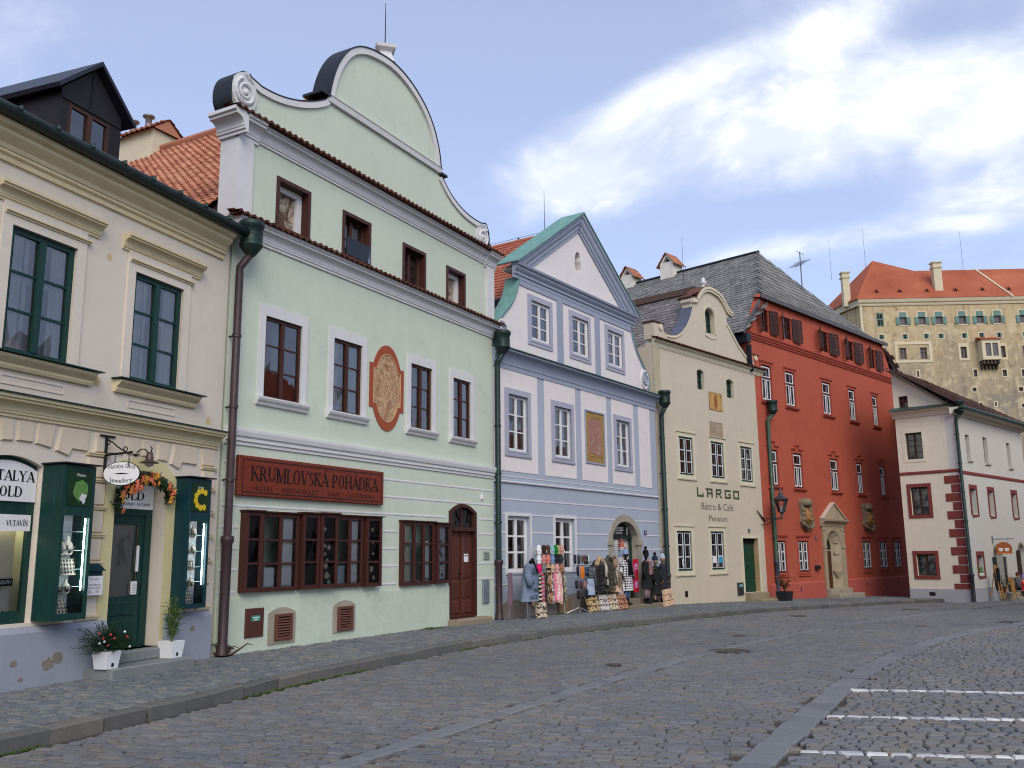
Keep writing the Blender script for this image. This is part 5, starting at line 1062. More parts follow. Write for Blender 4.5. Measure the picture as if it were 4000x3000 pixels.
# ================================================================ 5. the big red house
def build_red():
    H = house('red', 'large brick-red house with hipped grey shingle roof and brown attic shutters')
    rd = plaster('brick_red_plaster', C(176, 90, 70), var=.12, bump=.6, stain=C(156, 70, 56), streak=.10, patch=None, scale=.8)
    rt = plaster('red_trim', C(168, 82, 66), var=.08, bump=.3, streak=.1)
    rp = plaster('rose_red_plinth', C(178, 92, 82), var=.07, bump=.5, stain=C(158, 78, 70))
    att = [(.95, 1.62), (3.0, 3.82), (6.85, 7.75), (9.86, 10.75), (12.82, 13.55)]
    w2 = [(.60, 1.50), (2.82, 3.73), (6.62, 7.52), (9.64, 10.42), (12.58, 13.26)]; w1 = [(.78, 1.60), (3.08, 3.91), (6.86, 7.72), (9.89, 10.60), (12.82, 13.46)]
    w0 = [(.90, 1.85), (3.02, 3.97), (9.87, 10.91), (11.96, 12.96), (13.81, 14.81)]
    DO = rect(5.45, 7.75, -.5, 2.82)
    hs = [rect(a, b, 8.22, 9.87) for a, b in w2]+[rect(a, b, 4.49, 6.08) for a, b in w1]+[rect(a, b, .76, 2.12) for a, b in w0]+[DO]
    w = MB(); w.prism(rect(-.28, 15.86, -1.0, 11.0), 0, .4, hs); w.build('wall', rd, H)
    w = MB(); w.prism([(-.28, 11.0), (15.86, 11.0), (14.55, 13.2), (1.02, 13.2)], 0, .3, [rect(a, b, 11.45, 12.5) for a, b in att]); w.build('attic_wall', rd, H)
    w = MB(); w.box(-.28, 15.86, .4, 12, -1, 10.8); w.build('wall', rd, H)
    p = MB(); p.mold([(0, -1), (.07, -1), (.07, .27), (.03, .31), (0, .33)], .2, 5.36); p.mold([(0, -1), (.07, -1), (.07, .27), (.03, .31), (0, .33)], 7.85, 15.9)
    for x in (2.9, 9.9, 11.9, 13.9): p.m = 1; p.box(x-.04, x+.04, -.072, -.06, -.1, .1)
    p.build('plinth', [rp, ROOM], H)
    m = MB(); m.mold([(0, 10.88), (.05, 10.9), (.07, 10.96), (.05, 10.99), (.10, 11.0), (.12, 11.08), (.17, 11.12), (.17, 11.17), (0, 11.2)], -.3, 15.9); m.build('cornice', rt, H)
    fl = MB(); rr = random.Random(8)      # render flaked to a paler coat low on the wall
    for k in range(46):
        cx = rr.choice([rr.uniform(4.1, 5.2), rr.uniform(7.9, 9.5), rr.uniform(1.9, 2.9), rr.uniform(8.0, 9.2)]); cz = rr.uniform(.5, 1.7) if cx > 7 else rr.uniform(.4, 1.5); r_ = rr.uniform(.04, .17)
        fl.prism([(cx+r_*rr.uniform(.4, 1.1)*math.cos(a), cz+r_*1.3*rr.uniform(.4, 1.2)*math.sin(a)) for a in np.arange(0, 2*PI, .5)], -.003-.0003*k, .005)
    fl.build('flaked_patch', plaster('pale_red_coat', C(178, 98, 82), var=.15, bump=.5, scale=4), H)
    FRM = wood('maroon_frame', C(78, 38, 34), C(96, 52, 44), .5)
    def redwin(x0, x1, z0, z1, hood, tr):
        m = MB(); surround(m, x0, x1, z0, z1, .10, -.025); m.mold([(0, z0-.14), (.06, z0-.13), (.12, z0-.06), (.12, z0-.02), (0, z0)], x0-.16, x1+.2) if hood < 2 else m.mold([(0, z0-.2), (.05, z0-.19), (.05, z0-.15), (0, z0-.14)], x0-.12, x1+.12)
        if hood == 0: m.mold([(0, z1+.10), (.05, z1+.11), (.08, z1+.17), (0, z1+.19)], x0-.16, x1+.18)
        elif hood == 1:
            c = (x0+x1)/2
            for a, b, zz in ((x0-.15, c-.17, .18), (c-.2, c+.2, .36), (c+.17, x1+.15, .18)): m.mold([(0, z1+zz-.04), (.05, z1+zz-.03), (.07, z1+zz+.02), (0, z1+zz+.04)], a, b)
            for xx in (c-.18, c+.15): m.box(xx, xx+.05, -.05, .0, z1+.17, z1+.36)
        else: m.mold([(0, z1+.16), (.05, z1+.17), (.08, z1+.24), (0, z1+.26)], x0-.16, x1+.16)
        m.build('window_surround', rt, H)
        return m
    for (ws, z0, z1, hood) in ((w2, 8.22, 9.87, 0), (w1, 4.49, 6.08, 1)):
        for x0, x1 in ws:
            redwin(x0, x1, z0, z1, hood, 1); tz = z0+(z1-z0)*.64
            w_ = window(H, x0, x1, z0, z1, FRM, d=.04, cols=2, rows=1, fw=.06, bw=.03, mull=.08, transom=tz, curtain=[(.1, .42, .03, .62)], room=ROOMG, deep=.42)
            s = MB(); hw = (x1-x0)/2
            for c_ in (x0+.065, x0+hw+.045): s.prism(rect(c_, c_+hw-.11, z0+.07, tz-.05), .018, .05, [rect(c_+.05, c_+hw-.16, z0+.13, tz-.09)])
            s.prism(rect(x0+.07, x1-.07, tz+.05, z1-.07), .018, .05, [rect(x0+.12, x1-.12, tz+.09, z1-.12)]); s.build('white_sash', WHITE_W, w_)
    for x0, x1 in w0:
        redwin(x0, x1, .76, 2.12, 2, 1)
        w_ = window(H, x0, x1, .76, 2.12, FRM, d=.04, cols=2, rows=3, fw=.07, bw=.03, mull=.10, curtain=[(.07, .93, .03, .97)], cm=CURT, deep=.42)
        s = MB(); hw = (x1-x0)/2
        for c_ in (x0+.07, x0+hw+.05): wv = hw-.12; s.prism(rect(c_, c_+wv, .83, 2.05), .018, .05, [rect(c_+.05, c_+wv-.05, .83+i*.407+.025, .83+(i+1)*.407-.025) for i in range(3)])
        s.build('white_sash', WHITE_W, w_)
    for x0, x1 in att:
        window(H, x0, x1, 11.45, 12.5, FRM, d=.06, cols=2, rows=3, fw=.05, bw=.025, mull=.06, curtain=[(.1, .5, .03, .95)], deep=.32)
        ww = (x1-x0)*.95
        for s_, xh, ang in ((1, x1+.02, 172), (-1, x0-.02, 96)):
            X = Matrix.Translation((xh, -.03, 0)) @ Matrix.Rotation(math.radians(-(180-ang) if s_ > 0 else 180+(180-ang)), 4, 'Z') if 0 else Matrix.Translation((xh, -.03, 0)) @ Matrix.Rotation(math.radians(-8 if s_ > 0 else -152), 4, 'Z')
            q = MB(X); q.prism(rect(0, ww*.98, 11.40, 12.52), -.04, 0, [rect(.07, ww*.98-.07, 11.47, 12.45)])
            for z in np.linspace(11.5, 12.4, 13): q.add([(.07, -.035, z), (ww*.98-.07, -.035, z), (ww*.98-.07, -.01, z+.07), (.07, -.01, z+.07)], [(0, 1, 2, 3)])
            q.build('shutter', wood('brown_shutter', C(70, 46, 40), C(88, 60, 52), .6), H)
    # carved stone portal
    st = plaster('carved_sandstone', C(170, 156, 132), var=.16, bump=.8, stain=C(118, 108, 94), streak=.3, scale=2)
    AR = arch(5.72, 6.98+.3, -.6, 1.85, 2.62)
    m = MB(); m.prism(rect(5.46, 7.74, -.6, 2.80), -.08, .06, [AR]); m.mold([(0, 2.80), (.10, 2.80), (.12, 2.9), (.2, 2.98), (.3, 3.04), (.32, 3.12), (0, 3.14)], 5.34, 7.86)
    m.prism([(5.42, 3.13), (7.78, 3.13), (6.60, 3.86)], -.14, .01); m.prism([(5.75, 3.18), (7.45, 3.18), (6.6, 3.70)], -.145, -.135)
    for x0, x1 in ((5.46, 5.70), (7.3, 7.74)): m.box(x0-.02, x1+.02, -.11, .0, 1.78, 1.90); m.box(x0-.02, x1+.02, -.11, 0, 2.62, 2.70)
    po = m.build('portal', st, H)
    c = MB()
    for s_ in (1, -1):
        X = Matrix.Translation((6.5, 0, 2.82)) @ Matrix.Scale(1, 4)
    c.ribbon([(5.36, 3.14), (6.60, 3.90), (7.84, 3.14)], -.2, .01, .05); c.build('pediment_moulding', plaster('pale_coping_stone', C(196, 178, 162), var=.1, bump=.4), po)
    c = MB(); c.prism([(5.70, -.6), (7.3, -.6), (7.3, 1.9), (6.98, 2.5), (6.5, 2.68), (6.0, 2.5), (5.7, 1.9)], .07, .11, []) if 0 else None
    c.add([(7.28, -.06, -.5), (6.78, .24, -.5), (6.78, .24, 1.9), (7.28, -.06, 1.9)], [(0, 1, 2, 3)]); n = 8; vs = []; fs = []
    for k in range(n+1):
        a = PI*k/n; vs += [(6.50+.78*math.cos(a), -.06, 1.86+.76*math.sin(a)), (6.24+.54*math.cos(a), .24, 1.86+.46*math.sin(a))]
    for k in range(n): fs.append((2*k, 2*k+2, 2*k+3, 2*k+1))
    c.add(vs, fs); c.add([(5.72, -.06, -.5), (5.70, .24, -.5), (5.70, .24, 1.9), (5.72, -.06, 1.9)], [(0, 1, 2, 3)]); c.build('splayed_reveal', st, po)
    c = MB(); X = Matrix.Translation((7.02, .08, 0)) @ Matrix.Rotation(math.radians(-31), 4, 'Z'); c = MB(X)
    for k in range(6): a = 2*PI*k/6; c.ball((.06*math.cos(a)*1.8, -.02, 2.18+.13*math.sin(a)), .085, .05, .075, 8, 5)
    c.ball((0, -.02, 2.18), .07, .05, .07, 8, 5)
    for k in range(5): a = PI*(k+.5)/5; c.tube([(0, -.01, 1.5), (.17*math.cos(a), -.05, 1.5+.2*math.sin(a))], [.05, .025], 6)
    c.lathe([(.02, .36), (.10, .42), (.2, .6), (.22, .66), (.24, .68), (.24, .74)], (0, -.02, 0), 10, 1, .55); c.build('carving', st, po, True)
    d = MB(); d.prism(arch(5.68, 6.80, -.2, 1.86, 2.34), .235, .28); d.m = 1; d.box(5.72, 6.76, .22, .234, 1.66, 1.72); d.m = 2; d.prism([(5.72, 1.74), (6.76, 1.74), (6.70, 1.95), (6.5, 2.2), (6.24, 2.28), (5.98, 2.2), (5.78, 1.95)], .224, .234); d.m = 0
    for z0, z1 in ((.0, .45), (.55, 1.1), (1.18, 1.6)): d.bbox(5.8, 6.18, .21, .236, z0, z1, .03); d.bbox(6.3, 6.7, .21, .236, z0, z1, .03)
    d.build('door', [wood('oak_door', C(84, 56, 40), C(110, 76, 54), .5), STONE, ROOM], H)
    s = MB(); s.bbox(5.45, 7.75, -.30, .235, -.5, -.08, .03); s.bbox(5.40, 8.1, -.72, .02, -.8, -.30, .03); s.build('doorstep', STONE, H)
    # two carved coats of arms
    for cx, sc in ((3.86, 1.0), (10.66, 1.0)):
        m = MB(); X = Matrix.Translation((cx, 0, 3.3)); m = MB(X)
        m.prism([(-.56, -.34), (-.42, -.56), (0, -.74), (.42, -.56), (.56, -.34), (.46, 0), (.5, .3), (.55, .55), (.4, .7), (0, .76), (-.4, .7), (-.55, .55), (-.5, .3), (-.46, 0)], -.12, .0)
        cs = m.build('coat_of_arms', plaster('grey_carved_stone', C(132, 118, 98), var=.25, bump=.9, scale=4), H)
        m = MB(X); m.lathe([(.0, .36), (.30, .40), (.36, .5), (.30, .66), (.12, .74)], (0, -.14, 0), 12, 1.1, .6)
        for s_ in (-1, 1):
            for k in range(4): m.ball((s_*(.44-.04*k), -.16, -.4+.2*k), .12, .09, .13, 7, 5)
            m.tube([(s_*.5, -.16, -.3), (s_*.36, -.22, -.5), (s_*.1, -.2, -.64)], [.06, .08, .05], 6)
        m.build('mantling', MATS['grey_carved_stone'], cs, True)
        m = MB(X); m.ball((0, -.17, -.06), .26, .12, .36, 10, 8); m.ball((0, -.24, .02), .09, .08, .12, 8, 6); m.tube([(-.16, -.22, -.2), (0, -.28, -.28), (.16, -.22, -.2)], .05, 6); m.tube([(-.1, -.22, .2), (.1, -.26, .1), (-.05, -.27, -.1)], .04, 6)
        m.build('shield', plaster('ochre_carving', C(166, 124, 74), var=.3, bump=.8, scale=6), cs, True)
    plate(H, 4.81, 2.23, .2, .15, '77', MATS['enamel_blue'], PAPER)
    m = MB(); m.bbox(4.49, 4.83, -.14, .01, .84, 1.02, .01); m.build('mailbox', flat('black_mailbox', C(34, 34, 38), .4, .5), H)
    # roof: long side slopes, half-hip to the street
    r = MB(); cx = 7.95; zr = 17.7; ya = 3.65
    nv = 34; V = Vector((9.0, 0, 6.65))/nv
    def clipL(i, j): y = 13-i*.3; u = -1.05+9.0*j/nv; fr_ = min(1, max(0, (u-.95)/7.0)); return y > (-.3+fr_*(ya+.3) if u > .95 else -.3)
    tiles(r, (-1.05, 13, 11.05), (0, -.3, 0), V, 46, nv, .03, 0, clip=clipL, stagger=True, gap=.05)
    V2 = Vector((-9.0, 0, 6.65))/nv
    def clipR(i, j): y = -.4+i*.3; u = 9.0*j/nv-1.05; fr_ = min(1, max(0, (u-.95)/7.0)); return y > (-.3+fr_*(ya+.3) if u > .95 else -.3)
    tiles(r, (16.95, -.4, 11.05), (0, .3, 0), V2, 46, nv, .03, 0, clip=clipR, stagger=True, gap=.05)
    # street hip, with a bell-cast foot
    nh = 20; prof = [(-.22, 12.98), (.35, 13.45), (1.2, 14.45), (2.4, 16.0), (3.65, 17.7)]
    def hp(t): t *= 4; i = min(int(t), 3); f = t-i; return tuple(prof[i][q]*(1-f)+prof[i+1][q]*f for q in (0, 1))
    for j in range(nh):
        y0, z0 = hp(j/nh); y1, z1 = hp((j+1)/nh); fr_ = (y0+.22)/3.87; a = .62+(cx-.62)*fr_; b = 14.9-(14.9-cx)*fr_; n = max(1, int((b-a)/.3)); 
        for i in range(n):
            off = .15 if j % 2 else 0
            if a+i*.3+off+.3 > b+.1: continue
            tiles(r, (a+i*.3+off, y0, z0), (.3, 0, 0), (0, y1-y0, z1-z0), 1, 1, .03, 0, gap=.05)
    ro = r.build('roof', SLATE, H)
    b = MB(); b.add([(-1.0, -.0, 11.0), (.95, -.0, 12.44), (cx, ya, 17.6), (14.95, 0, 12.44), (16.9, 0, 11.0), (-1.0, 13, 11), (cx, 13, 17.6), (16.9, 13, 11)], [(0, 1, 2, 6, 5), (4, 7, 6, 2, 3), (5, 6, 7)])
    vs = []; fs = []
    for k in range(nh+1):
        y, z = hp(k/nh); fr_ = (y+.22)/3.87; vs += [(.62+(cx-.62)*fr_, y, z-.05), (14.9-(14.9-cx)*fr_, y, z-.05)]
    b.add(vs, [(2*k, 2*k+1, 2*k+3, 2*k+2) for k in range(nh)]); b.add([(.7, -.18, 12.93), (14.8, -.18, 12.93), (14.8, .3, 13.05), (.7, .3, 13.05)], [(0, 1, 2, 3)]); b.build('roof_boarding', DARK_W, ro)
    e = MB()
    def scallop(x0, z0, x1, z1, y):
        L_ = math.hypot(x1-x0, z1-z0); n = int(L_/.16); dx, dz = (x1-x0)/L_, (z1-z0)/L_
        for k in range(n):
            a = k*L_/n; c_ = (x0+dx*(a+L_/n/2), z0+dz*(a+L_/n/2)); w_ = L_/n/2
            nx, nz = dz, -dx
            P = [(c_[0]-dx*w_-nx*.12, c_[1]-dz*w_-nz*.12), (c_[0]+dx*w_-nx*.12, c_[1]+dz*w_-nz*.12), (c_[0]+dx*w_, c_[1]+dz*w_), (c_[0]+dx*w_*.6+nx*.07, c_[1]+dz*w_*.6+nz*.07), (c_[0]-dx*w_*.6+nx*.07, c_[1]-dz*w_*.6+nz*.07), (c_[0]-dx*w_, c_[1]-dz*w_)]
            e.prism(P, y, y+.03)
    BW = wood('weathered_bargeboard', C(92, 90, 94))
    scallop(.62, 12.96, 14.9, 12.96, -.25); e.build('bargeboard', BW, ro)
    for q in ([(-1.0, 11.05), (.70, 12.86)], [(14.85, 12.86), (16.7, 11.05)]): e = MB(); e.ribbon(q, -.12, -.05, -.16); e.build('bargeboard', BW, ro)
    c = MB(); c.tube([(cx, ya-.05, zr+.02), (cx, 13, zr+.02)], .10, 6); c.build('ridge', BLACKM, ro)
    # the two white chimneys with little tiled gables
    wc = plaster('white_chimney', C(220, 216, 204), var=.12, bump=.6, streak=.2)
    for (u, y, w_, d_, z0, z1) in CHIMS:
        X = Matrix.Translation((u, y, 0)) @ Matrix.Rotation(PI/2, 4, 'Z'); hh = w_*.62
        q = MB(X); q.box(-w_/2, w_/2, -d_/2, d_/2, z0, z1)
        q.prism([(-w_/2, z1), (w_/2, z1), (0, z1+hh)], -d_/2, d_/2, [[(-w_*.30, z1+.06), (w_*.30, z1+.06), (0, z1+hh*.70)]]); ch = q.build('chimney', wc, ro)
        q = MB(X)
        for s_ in (-1, 1): tiles(q, (s_*(w_/2+.18), -d_/2-.15 if s_ > 0 else d_/2+.15, z1-.16), (0, .24*s_, 0), Vector((-s_*(w_/2+.18), 0, hh+.24))/4, int((d_+.3)/.24), 4, .03, .02)
        q.build('chimney_cap', RED_TILES, ch); q = MB(X); q.box(-w_*.3, w_*.3, -d_*.2, d_*.2, z1+.02, z1+hh*.5); q.build('dark_flue', ROOM, ch)
    a = MB(); ax, ay, az = ANT; a.tube([(ax, ay, az-.2), (ax, ay, az+2.3)], .035, 6); a.tube([(ax-.7, ay, az+1.3), (ax+.45, ay, az+1.9)], .02, 5)
    for k in range(6): f = k/5; x_ = ax-.7+1.15*f; z_ = az+1.3+.6*f; a.tube([(x_, ay-.4, z_), (x_, ay+.4, z_)], .012, 4); a.tube([(x_, ay, z_-.2), (x_, ay, z_+.2)], .012, 4)
    a.tube([(ax-.45, ay, az+2.25), (ax+.5, ay, az+2.25)], .015, 4); a.build('antenna', flat('aluminium', C(120, 124, 130), .4, .5, .7), ro)
    q = MB(); q.box(11.2, 13.6, 5.2, 8.5, 13.2, 15.5); q.prism([(11.0, 15.5), (13.8, 15.5), (12.4, 16.9)], 5.1, 8.6); q.build('roof_dormer', SLATE_D, ro)
    h = MB(); h.box(-.85, -.5, -.22, .3, 10.62, 11.02); h.tube([(-.7, -.2, 10.5), (-.55, -.1, 9.9), (-.35, -.06, 9.4)], .12, 8); h.build('corner_gutter', BLACKM, H)
    # wall lantern on its scroll bracket
    t = empty('wall_lantern', at('red', .14, 0, 3.0), rotof('red'), 'big glazed street lantern on a scrolled bracket at the corner of the red house', 'lantern')
    b = MB(); b.tube([(-.35, 0, .06), (-.05, -.4, .06), (.12, -.72, .05)], .022, 6); b.tube([(-.35, 0, -.22), (-.2, -.2, -.2), (0, -.45, -.02), (.1, -.7, .03)], .018, 6)
    for k, r_ in ((.3, .08), (.55, .06)): b.tube([(-.35+.47*k+r_*.6*math.cos(a), -.72*k, -.06+r_*math.sin(a)) for a in np.linspace(0, 5.4, 12)], .012, 5)
    b.build('bracket', IRON, t)
    L0 = (.12, -.74, 0); b = MB(); b.lathe([(.03, .0), (.05, .05), (.03, .1), (.05, .15), (.03, .2), (.10, .26), (.12, .29)], L0, 8)
    for k in range(6): a = PI/3*k; b.tube([(L0[0]+.13*math.cos(a), L0[1]+.13*math.sin(a), .29), (L0[0]+.26*math.cos(a), L0[1]+.26*math.sin(a), .78)], .014, 5)
    b.lathe([(.27, .77), (.31, .80), (.33, .84), (.24, .90), (.14, .97), (.09, 1.04), (.10, 1.07), (.05, 1.12), (.03, 1.2), (.045, 1.23), (.01, 1.32)], L0, 12); b.build('frame', flat('grey_lantern_iron', C(80, 84, 92), .4, .5, .6), t)
    b = MB(); b.lathe([(.125, .30), (.25, .77)], L0, 6); b.build('glazing', GLASS_CLEAR, t); b = MB(); b.lathe([(.05, .30), (.07, .4), (.06, .52), (.03, .56)], L0, 8); b.build('burner', PAPER, t)
    # planter with russet shrub by the pipe
    t = empty('planter', at('cream', 7.15, .95), rotof('cream'), 'black tub with a russet-leaved shrub between the cream and red houses', 'planter'); t.scale = (.68, .68, .72)
    b = MB(); b.add([(-.36,-.3,0),(.36,-.3,0),(.36,.3,0),(-.36,.3,0),(-.44,-.37,.52),(.44,-.37,.52),(.44,.37,.52),(-.44,.37,.52),(-.40,-.33,.46),(.40,-.33,.46),(.40,.33,.46),(-.40,.33,.46)], [(3,2,1,0),(0,1,5,4),(1,2,6,5),(2,3,7,6),(3,0,4,7),(4,5,9,8),(5,6,10,9),(6,7,11,10),(7,4,8,11),(8,9,10,11)]); b.build('tub', flat('black_tub', C(38, 40, 46), .6), t)
    f = MB(); s = MB(); rr = random.Random(2)
    for k in range(13):
        a = rr.uniform(0, 2*PI); tip = Vector((.55*math.cos(a)*rr.uniform(.3, 1), .45*math.sin(a)*rr.uniform(.3, 1), .52+rr.uniform(.3, .95))); mid = Vector((tip.x*.3, tip.y*.3, .52+(tip.z-.5)*.5)); s.tube([(0, 0, .46), mid, tip], .012, 5)
        for q in range(26):
            p0 = mid.lerp(tip, rr.random()*1.05)+Vector((rr.gauss(0, .07), rr.gauss(0, .07), rr.gauss(0, .07))); d1 = Vector((rr.gauss(0, 1), rr.gauss(0, 1), rr.gauss(0, 1))).normalized()*.055; d2 = d1.cross(Vector((rr.gauss(0, 1), rr.gauss(0, 1), 1))).normalized()*.04
            f.m = q % 2; f.add([p0-d1, p0+d2, p0+d1, p0-d2], [(0, 1, 2, 3)])
    f.build('leaves', [flat('russet_leaf', C(150, 80, 52), .8, var=.4), flat('dull_olive_leaf', C(112, 90, 60), .8, var=.4)], t); s.build('stems', DARK_W, t)
build_red()

# ================================================================ 6. the white corner house
def build_white():
    H = house('white', 'white corner house with dark red corner blocks and a brown hipped roof')
    wc = plaster('warm_white_plaster', C(224, 216, 196), var=.05, bump=.35, stain=C(186, 178, 158), streak=.06)
    wr = plaster('white_plaster', C(204, 202, 194), var=.05, bump=.3, stain=C(186, 184, 176), streak=.05)
    ox = plaster('oxblood_trim', C(128, 66, 62), var=.08, bump=.25)
    gb = plaster('grey_foot', C(170, 172, 178), var=.1, bump=.5, stain=C(148, 146, 150))
    DK = wood('dark_casement', C(64, 46, 40), C(84, 62, 52), .5)
    # face A along x (right of the corner), face B along -x side: y runs into the block
    XB = Matrix(((0, 1, 0, 0), (-1, 0, 0, 0), (0, 0, 1, 0), (0, 0, 0, 1)))       # builder (u, out) on the left face -> local
    def LB(u): return u
    rw = [(1.24, 1.74, 5.72, 6.92), (3.6, 4.18, 5.72, 7.0), (7.04, 7.58, 5.7, 6.98)]; rw2 = [(1.14, 1.92, 3.22, 4.54), (3.54, 4.28, 3.2, 4.54), (6.98, 7.72, 3.2, 4.54)]
    D1 = arch(3.45, 4.5, -.5, 1.35, 1.76); D2 = arch(7.0, 8.0, -.5, 1.4, 1.9)
    w = MB(); w.prism(rect(0, 9.62, -1.2, 7.95), 0, .4, [rect(*q) for q in rw+rw2]+[rect(1.2, 1.98, .46, 1.5), D1, D2, rect(4.55, 5.25, -.2, 1.3)]); w.build('wall', wr, H)
    lw = [(-2.26, -1.49, 5.84, 7.08), (-2.24, -1.44, 3.26, 4.54), (-2.24, -1.39, .50, 1.47)]
    w = MB(XB); w.prism([(-2.66, -1.2), (0, -1.2), (0, 7.95), (-.12, 8.2), (-2.66, 10.15)], .002, .398, [rect(*q) for q in lw]+[rect(-2.41, -1.98, 8.28, 8.86)]); w.build('wall', wc, H)
    b = MB(); b.box(.41, 9.62, .41, 2.62, -1.2, 7.9); b.build('wall', wr, H)
    f = MB(); f.prism(rect(-.02, 9.62, -1.2, -.05), -.03, .01); q = MB(XB); q.prism(rect(-2.66, .02, -1.2, -.08), -.032, .01); q.m = 0
    o_ = len(f.v); f.v += q.v; f.f += [tuple(i+o_ for i in k) for k in q.f]; f.mi += q.mi; f.m = 1; q = MB(XB); q.box(-1.78, -1.52, -.04, -.03, -.38, -.22)
    o_ = len(f.v); f.v += q.v; f.f += [tuple(i+o_ for i in k) for k in q.f]; f.mi += [1]*len(q.f); f.build('plinth', [gb, ROOM], H)
    t = MB(); t.mold([(0, 5.05), (.03, 5.05), (.04, 5.10), (.03, 5.19), (0, 5.2)], -.04, 9.62)
    def addB(mb, fn):
        q = MB(XB); q.m = mb.m; fn(q); o_ = len(mb.v); mb.v += q.v; mb.f += [tuple(i+o_ for i in k) for k in q.f]; mb.mi += q.mi
    addB(t, lambda q: q.mold([(0, 5.12), (.03, 5.12), (.04, 5.18), (.03, 5.25), (0, 5.26)], -2.66, .03)); t.build('string_course', ox, H)
    t = MB(); z = 4.97; k = 0
    while z > -.1:
        wd = .62 if k % 2 == 0 else .34; addB(t, lambda q: q.bbox(-.05-wd, -.0, -.025, .01, z-.36, z, .01)); t.bbox(-.022, .16 if k % 2 else .3, -.025, .01, z-.36, z, .01) if 0 else None
        z -= .40; k += 1
    t.build('corner_block', ox, H); t = MB(); z = 4.97; k = 0
    while z > -.2:
        wd = .3 if k % 2 == 0 else .55; t.bbox(9.6-wd, 9.62, -.03, .01, z-.36, z, .01); z -= .4; k += 1
    t.build('corner_block', ox, H)
    c = MB(); c.mold(cornice(7.72, 8.02, .42), -.42, 9.8); addB(c, lambda q: q.mold(cornice(7.80, 8.12, .34), -2.75, .0)); c.build('cornice', wc, H)
    c = MB(); addB(c, lambda q: q.add([(-2.8, -.46, 8.12), (.15, -.46, 8.10), (.15, .02, 8.26), (-2.8, .02, 8.34)], [(0, 1, 2, 3)])); c.tube([(-.4, -.50, 8.02), (9.9, -.50, 8.0)], .08, 8); c.build('eaves_flashing', flat('green_grey_gutter', C(66, 88, 84), .55, .4, .3, var=.35, scale=4), H)
    for q in lw:
        x0, x1, z0, z1 = q
        if z0 < 5: m = MB(XB); surround(m, x0, x1, z0, z1, .15, -.03); m.build('window_surround', ox, H)
        else: m = MB(XB); surround(m, x0, x1, z0, z1, .14, -.015); m.build('window_surround', wc, H)
        window(H, x0, x1, z0, z1, DK, d=.12, cols=2, rows=4 if z0 > 3 else 3, fw=.07, bw=.025, mull=.08, xf=XB, deep=.5)
    window(H, -2.41, -1.98, 8.28, 8.86, DK, d=.08, cols=2, rows=2, fw=.05, mull=.05, xf=XB, deep=.5)
    for q in rw: window(H, *q, DK, d=.16, cols=1, rows=2, fw=.08, deep=.5); m = MB(); m.mold([(0, q[2]-.1), (.08, q[2]-.06), (.1, q[2]), (0, q[2])], q[0]-.06, q[1]+.1); m.build('window_sill', wr, H)
    for q in rw2+[(1.2, 1.98, .46, 1.5)]:
        m = MB(); m.band([(q[0], q[2]), (q[0], q[3]), (q[1], q[3]), (q[1], q[2]), (q[0], q[2])], -.12, -.03, .01); m.box(q[0], q[1], -.03, .3, q[3]-.12, q[3]-.0); m.build('window_surround', ox, H)
        window(H, q[0], q[1], q[2], q[3]-.12, DK, d=.22, cols=2, rows=3, fw=.06, bw=.025, mull=.06, deep=.5, room=ROOMW if q[2] < 1 else ROOM)
    g = MB(); g.bbox(1.3, 1.9, .02, .2, .47, .60, .02); g.m = 1; rr = random.Random(5)
    for k in range(60): a = Vector((rr.uniform(1.32, 1.88), rr.uniform(.0, .2), rr.uniform(.6, .85))); d = Vector((rr.gauss(0, 1), rr.gauss(0, 1), rr.gauss(0, 1))).normalized()*.06; e = d.cross(Vector((0, 1, .3))).normalized()*.04; g.add([a-d, a+e, a+d, a-e], [(0, 1, 2, 3)])
    tb = g.build('window_box', [PAPER, flat('fresh_green', C(90, 150, 60), .7, var=.4)], None, loc=frame('white')[0], rotz=frame('white')[1]); tag(tb, 'white flower box of green plants in the ground-floor window of the white corner house', 'flower box')
    # doors: arched door with black shutter leaf, black doorway board, second arch
    d = MB(); d.prism(arch(3.45, 4.5, -.4, 1.35, 1.76), .34, .38); d.build('door_recess', ROOM, H)
    d = MB(); d.band([(3.42, -.4), (3.42, 1.35)]+[(3.975+.55*math.cos(a), 1.35+.43*math.sin(a)) for a in np.linspace(PI, 0, 9)]+[(4.53, 1.35), (4.53, -.4)], -.12, -.03, .01); d.band([(6.97, -.4), (6.97, 1.4)]+[(7.5+.53*math.cos(a), 1.4+.52*math.sin(a)) for a in np.linspace(PI, 0, 9)]+[(8.03, 1.4), (8.03, -.4)], -.10, -.03, .01); d.build('door_surround', STONE, H)
    d = MB(); d.box(3.16, 3.48, -.10, -.02, -.15, 1.30); d.box(4.55, 5.25, .05, .10, -.2, 1.3); d.build('door_leaf', flat('black_door_paint', C(30, 32, 36), .4, .5), H)
    d = MB(); d.prism(arch(7.0, 8.0, -.4, 1.4, 1.9), .3, .34); d.build('door_recess', flat('pale_passage', C(190, 188, 184), .9), H); d = MB(); d.box(6.68, 7.0, -.12, -.04, -.3, 1.6); d.build('door_leaf', DK, H)
    s = MB(); s.bbox(3.6, 7.2, -.55, .1, -1.1, -.34, .02); s.bbox(3.4, 7.6, -.95, -.5, -1.1, -.55, .02); s.build('doorstep', STONE, H)
    r = MB(); nv = 18; tiles(r, (-.55, -.52, 8.06), (.24, 0, 0), Vector((0, 3.4, 2.3))/nv, 43, nv, .025, .0, clip=lambda i, j: i*.24 < 10.5-j*.30)
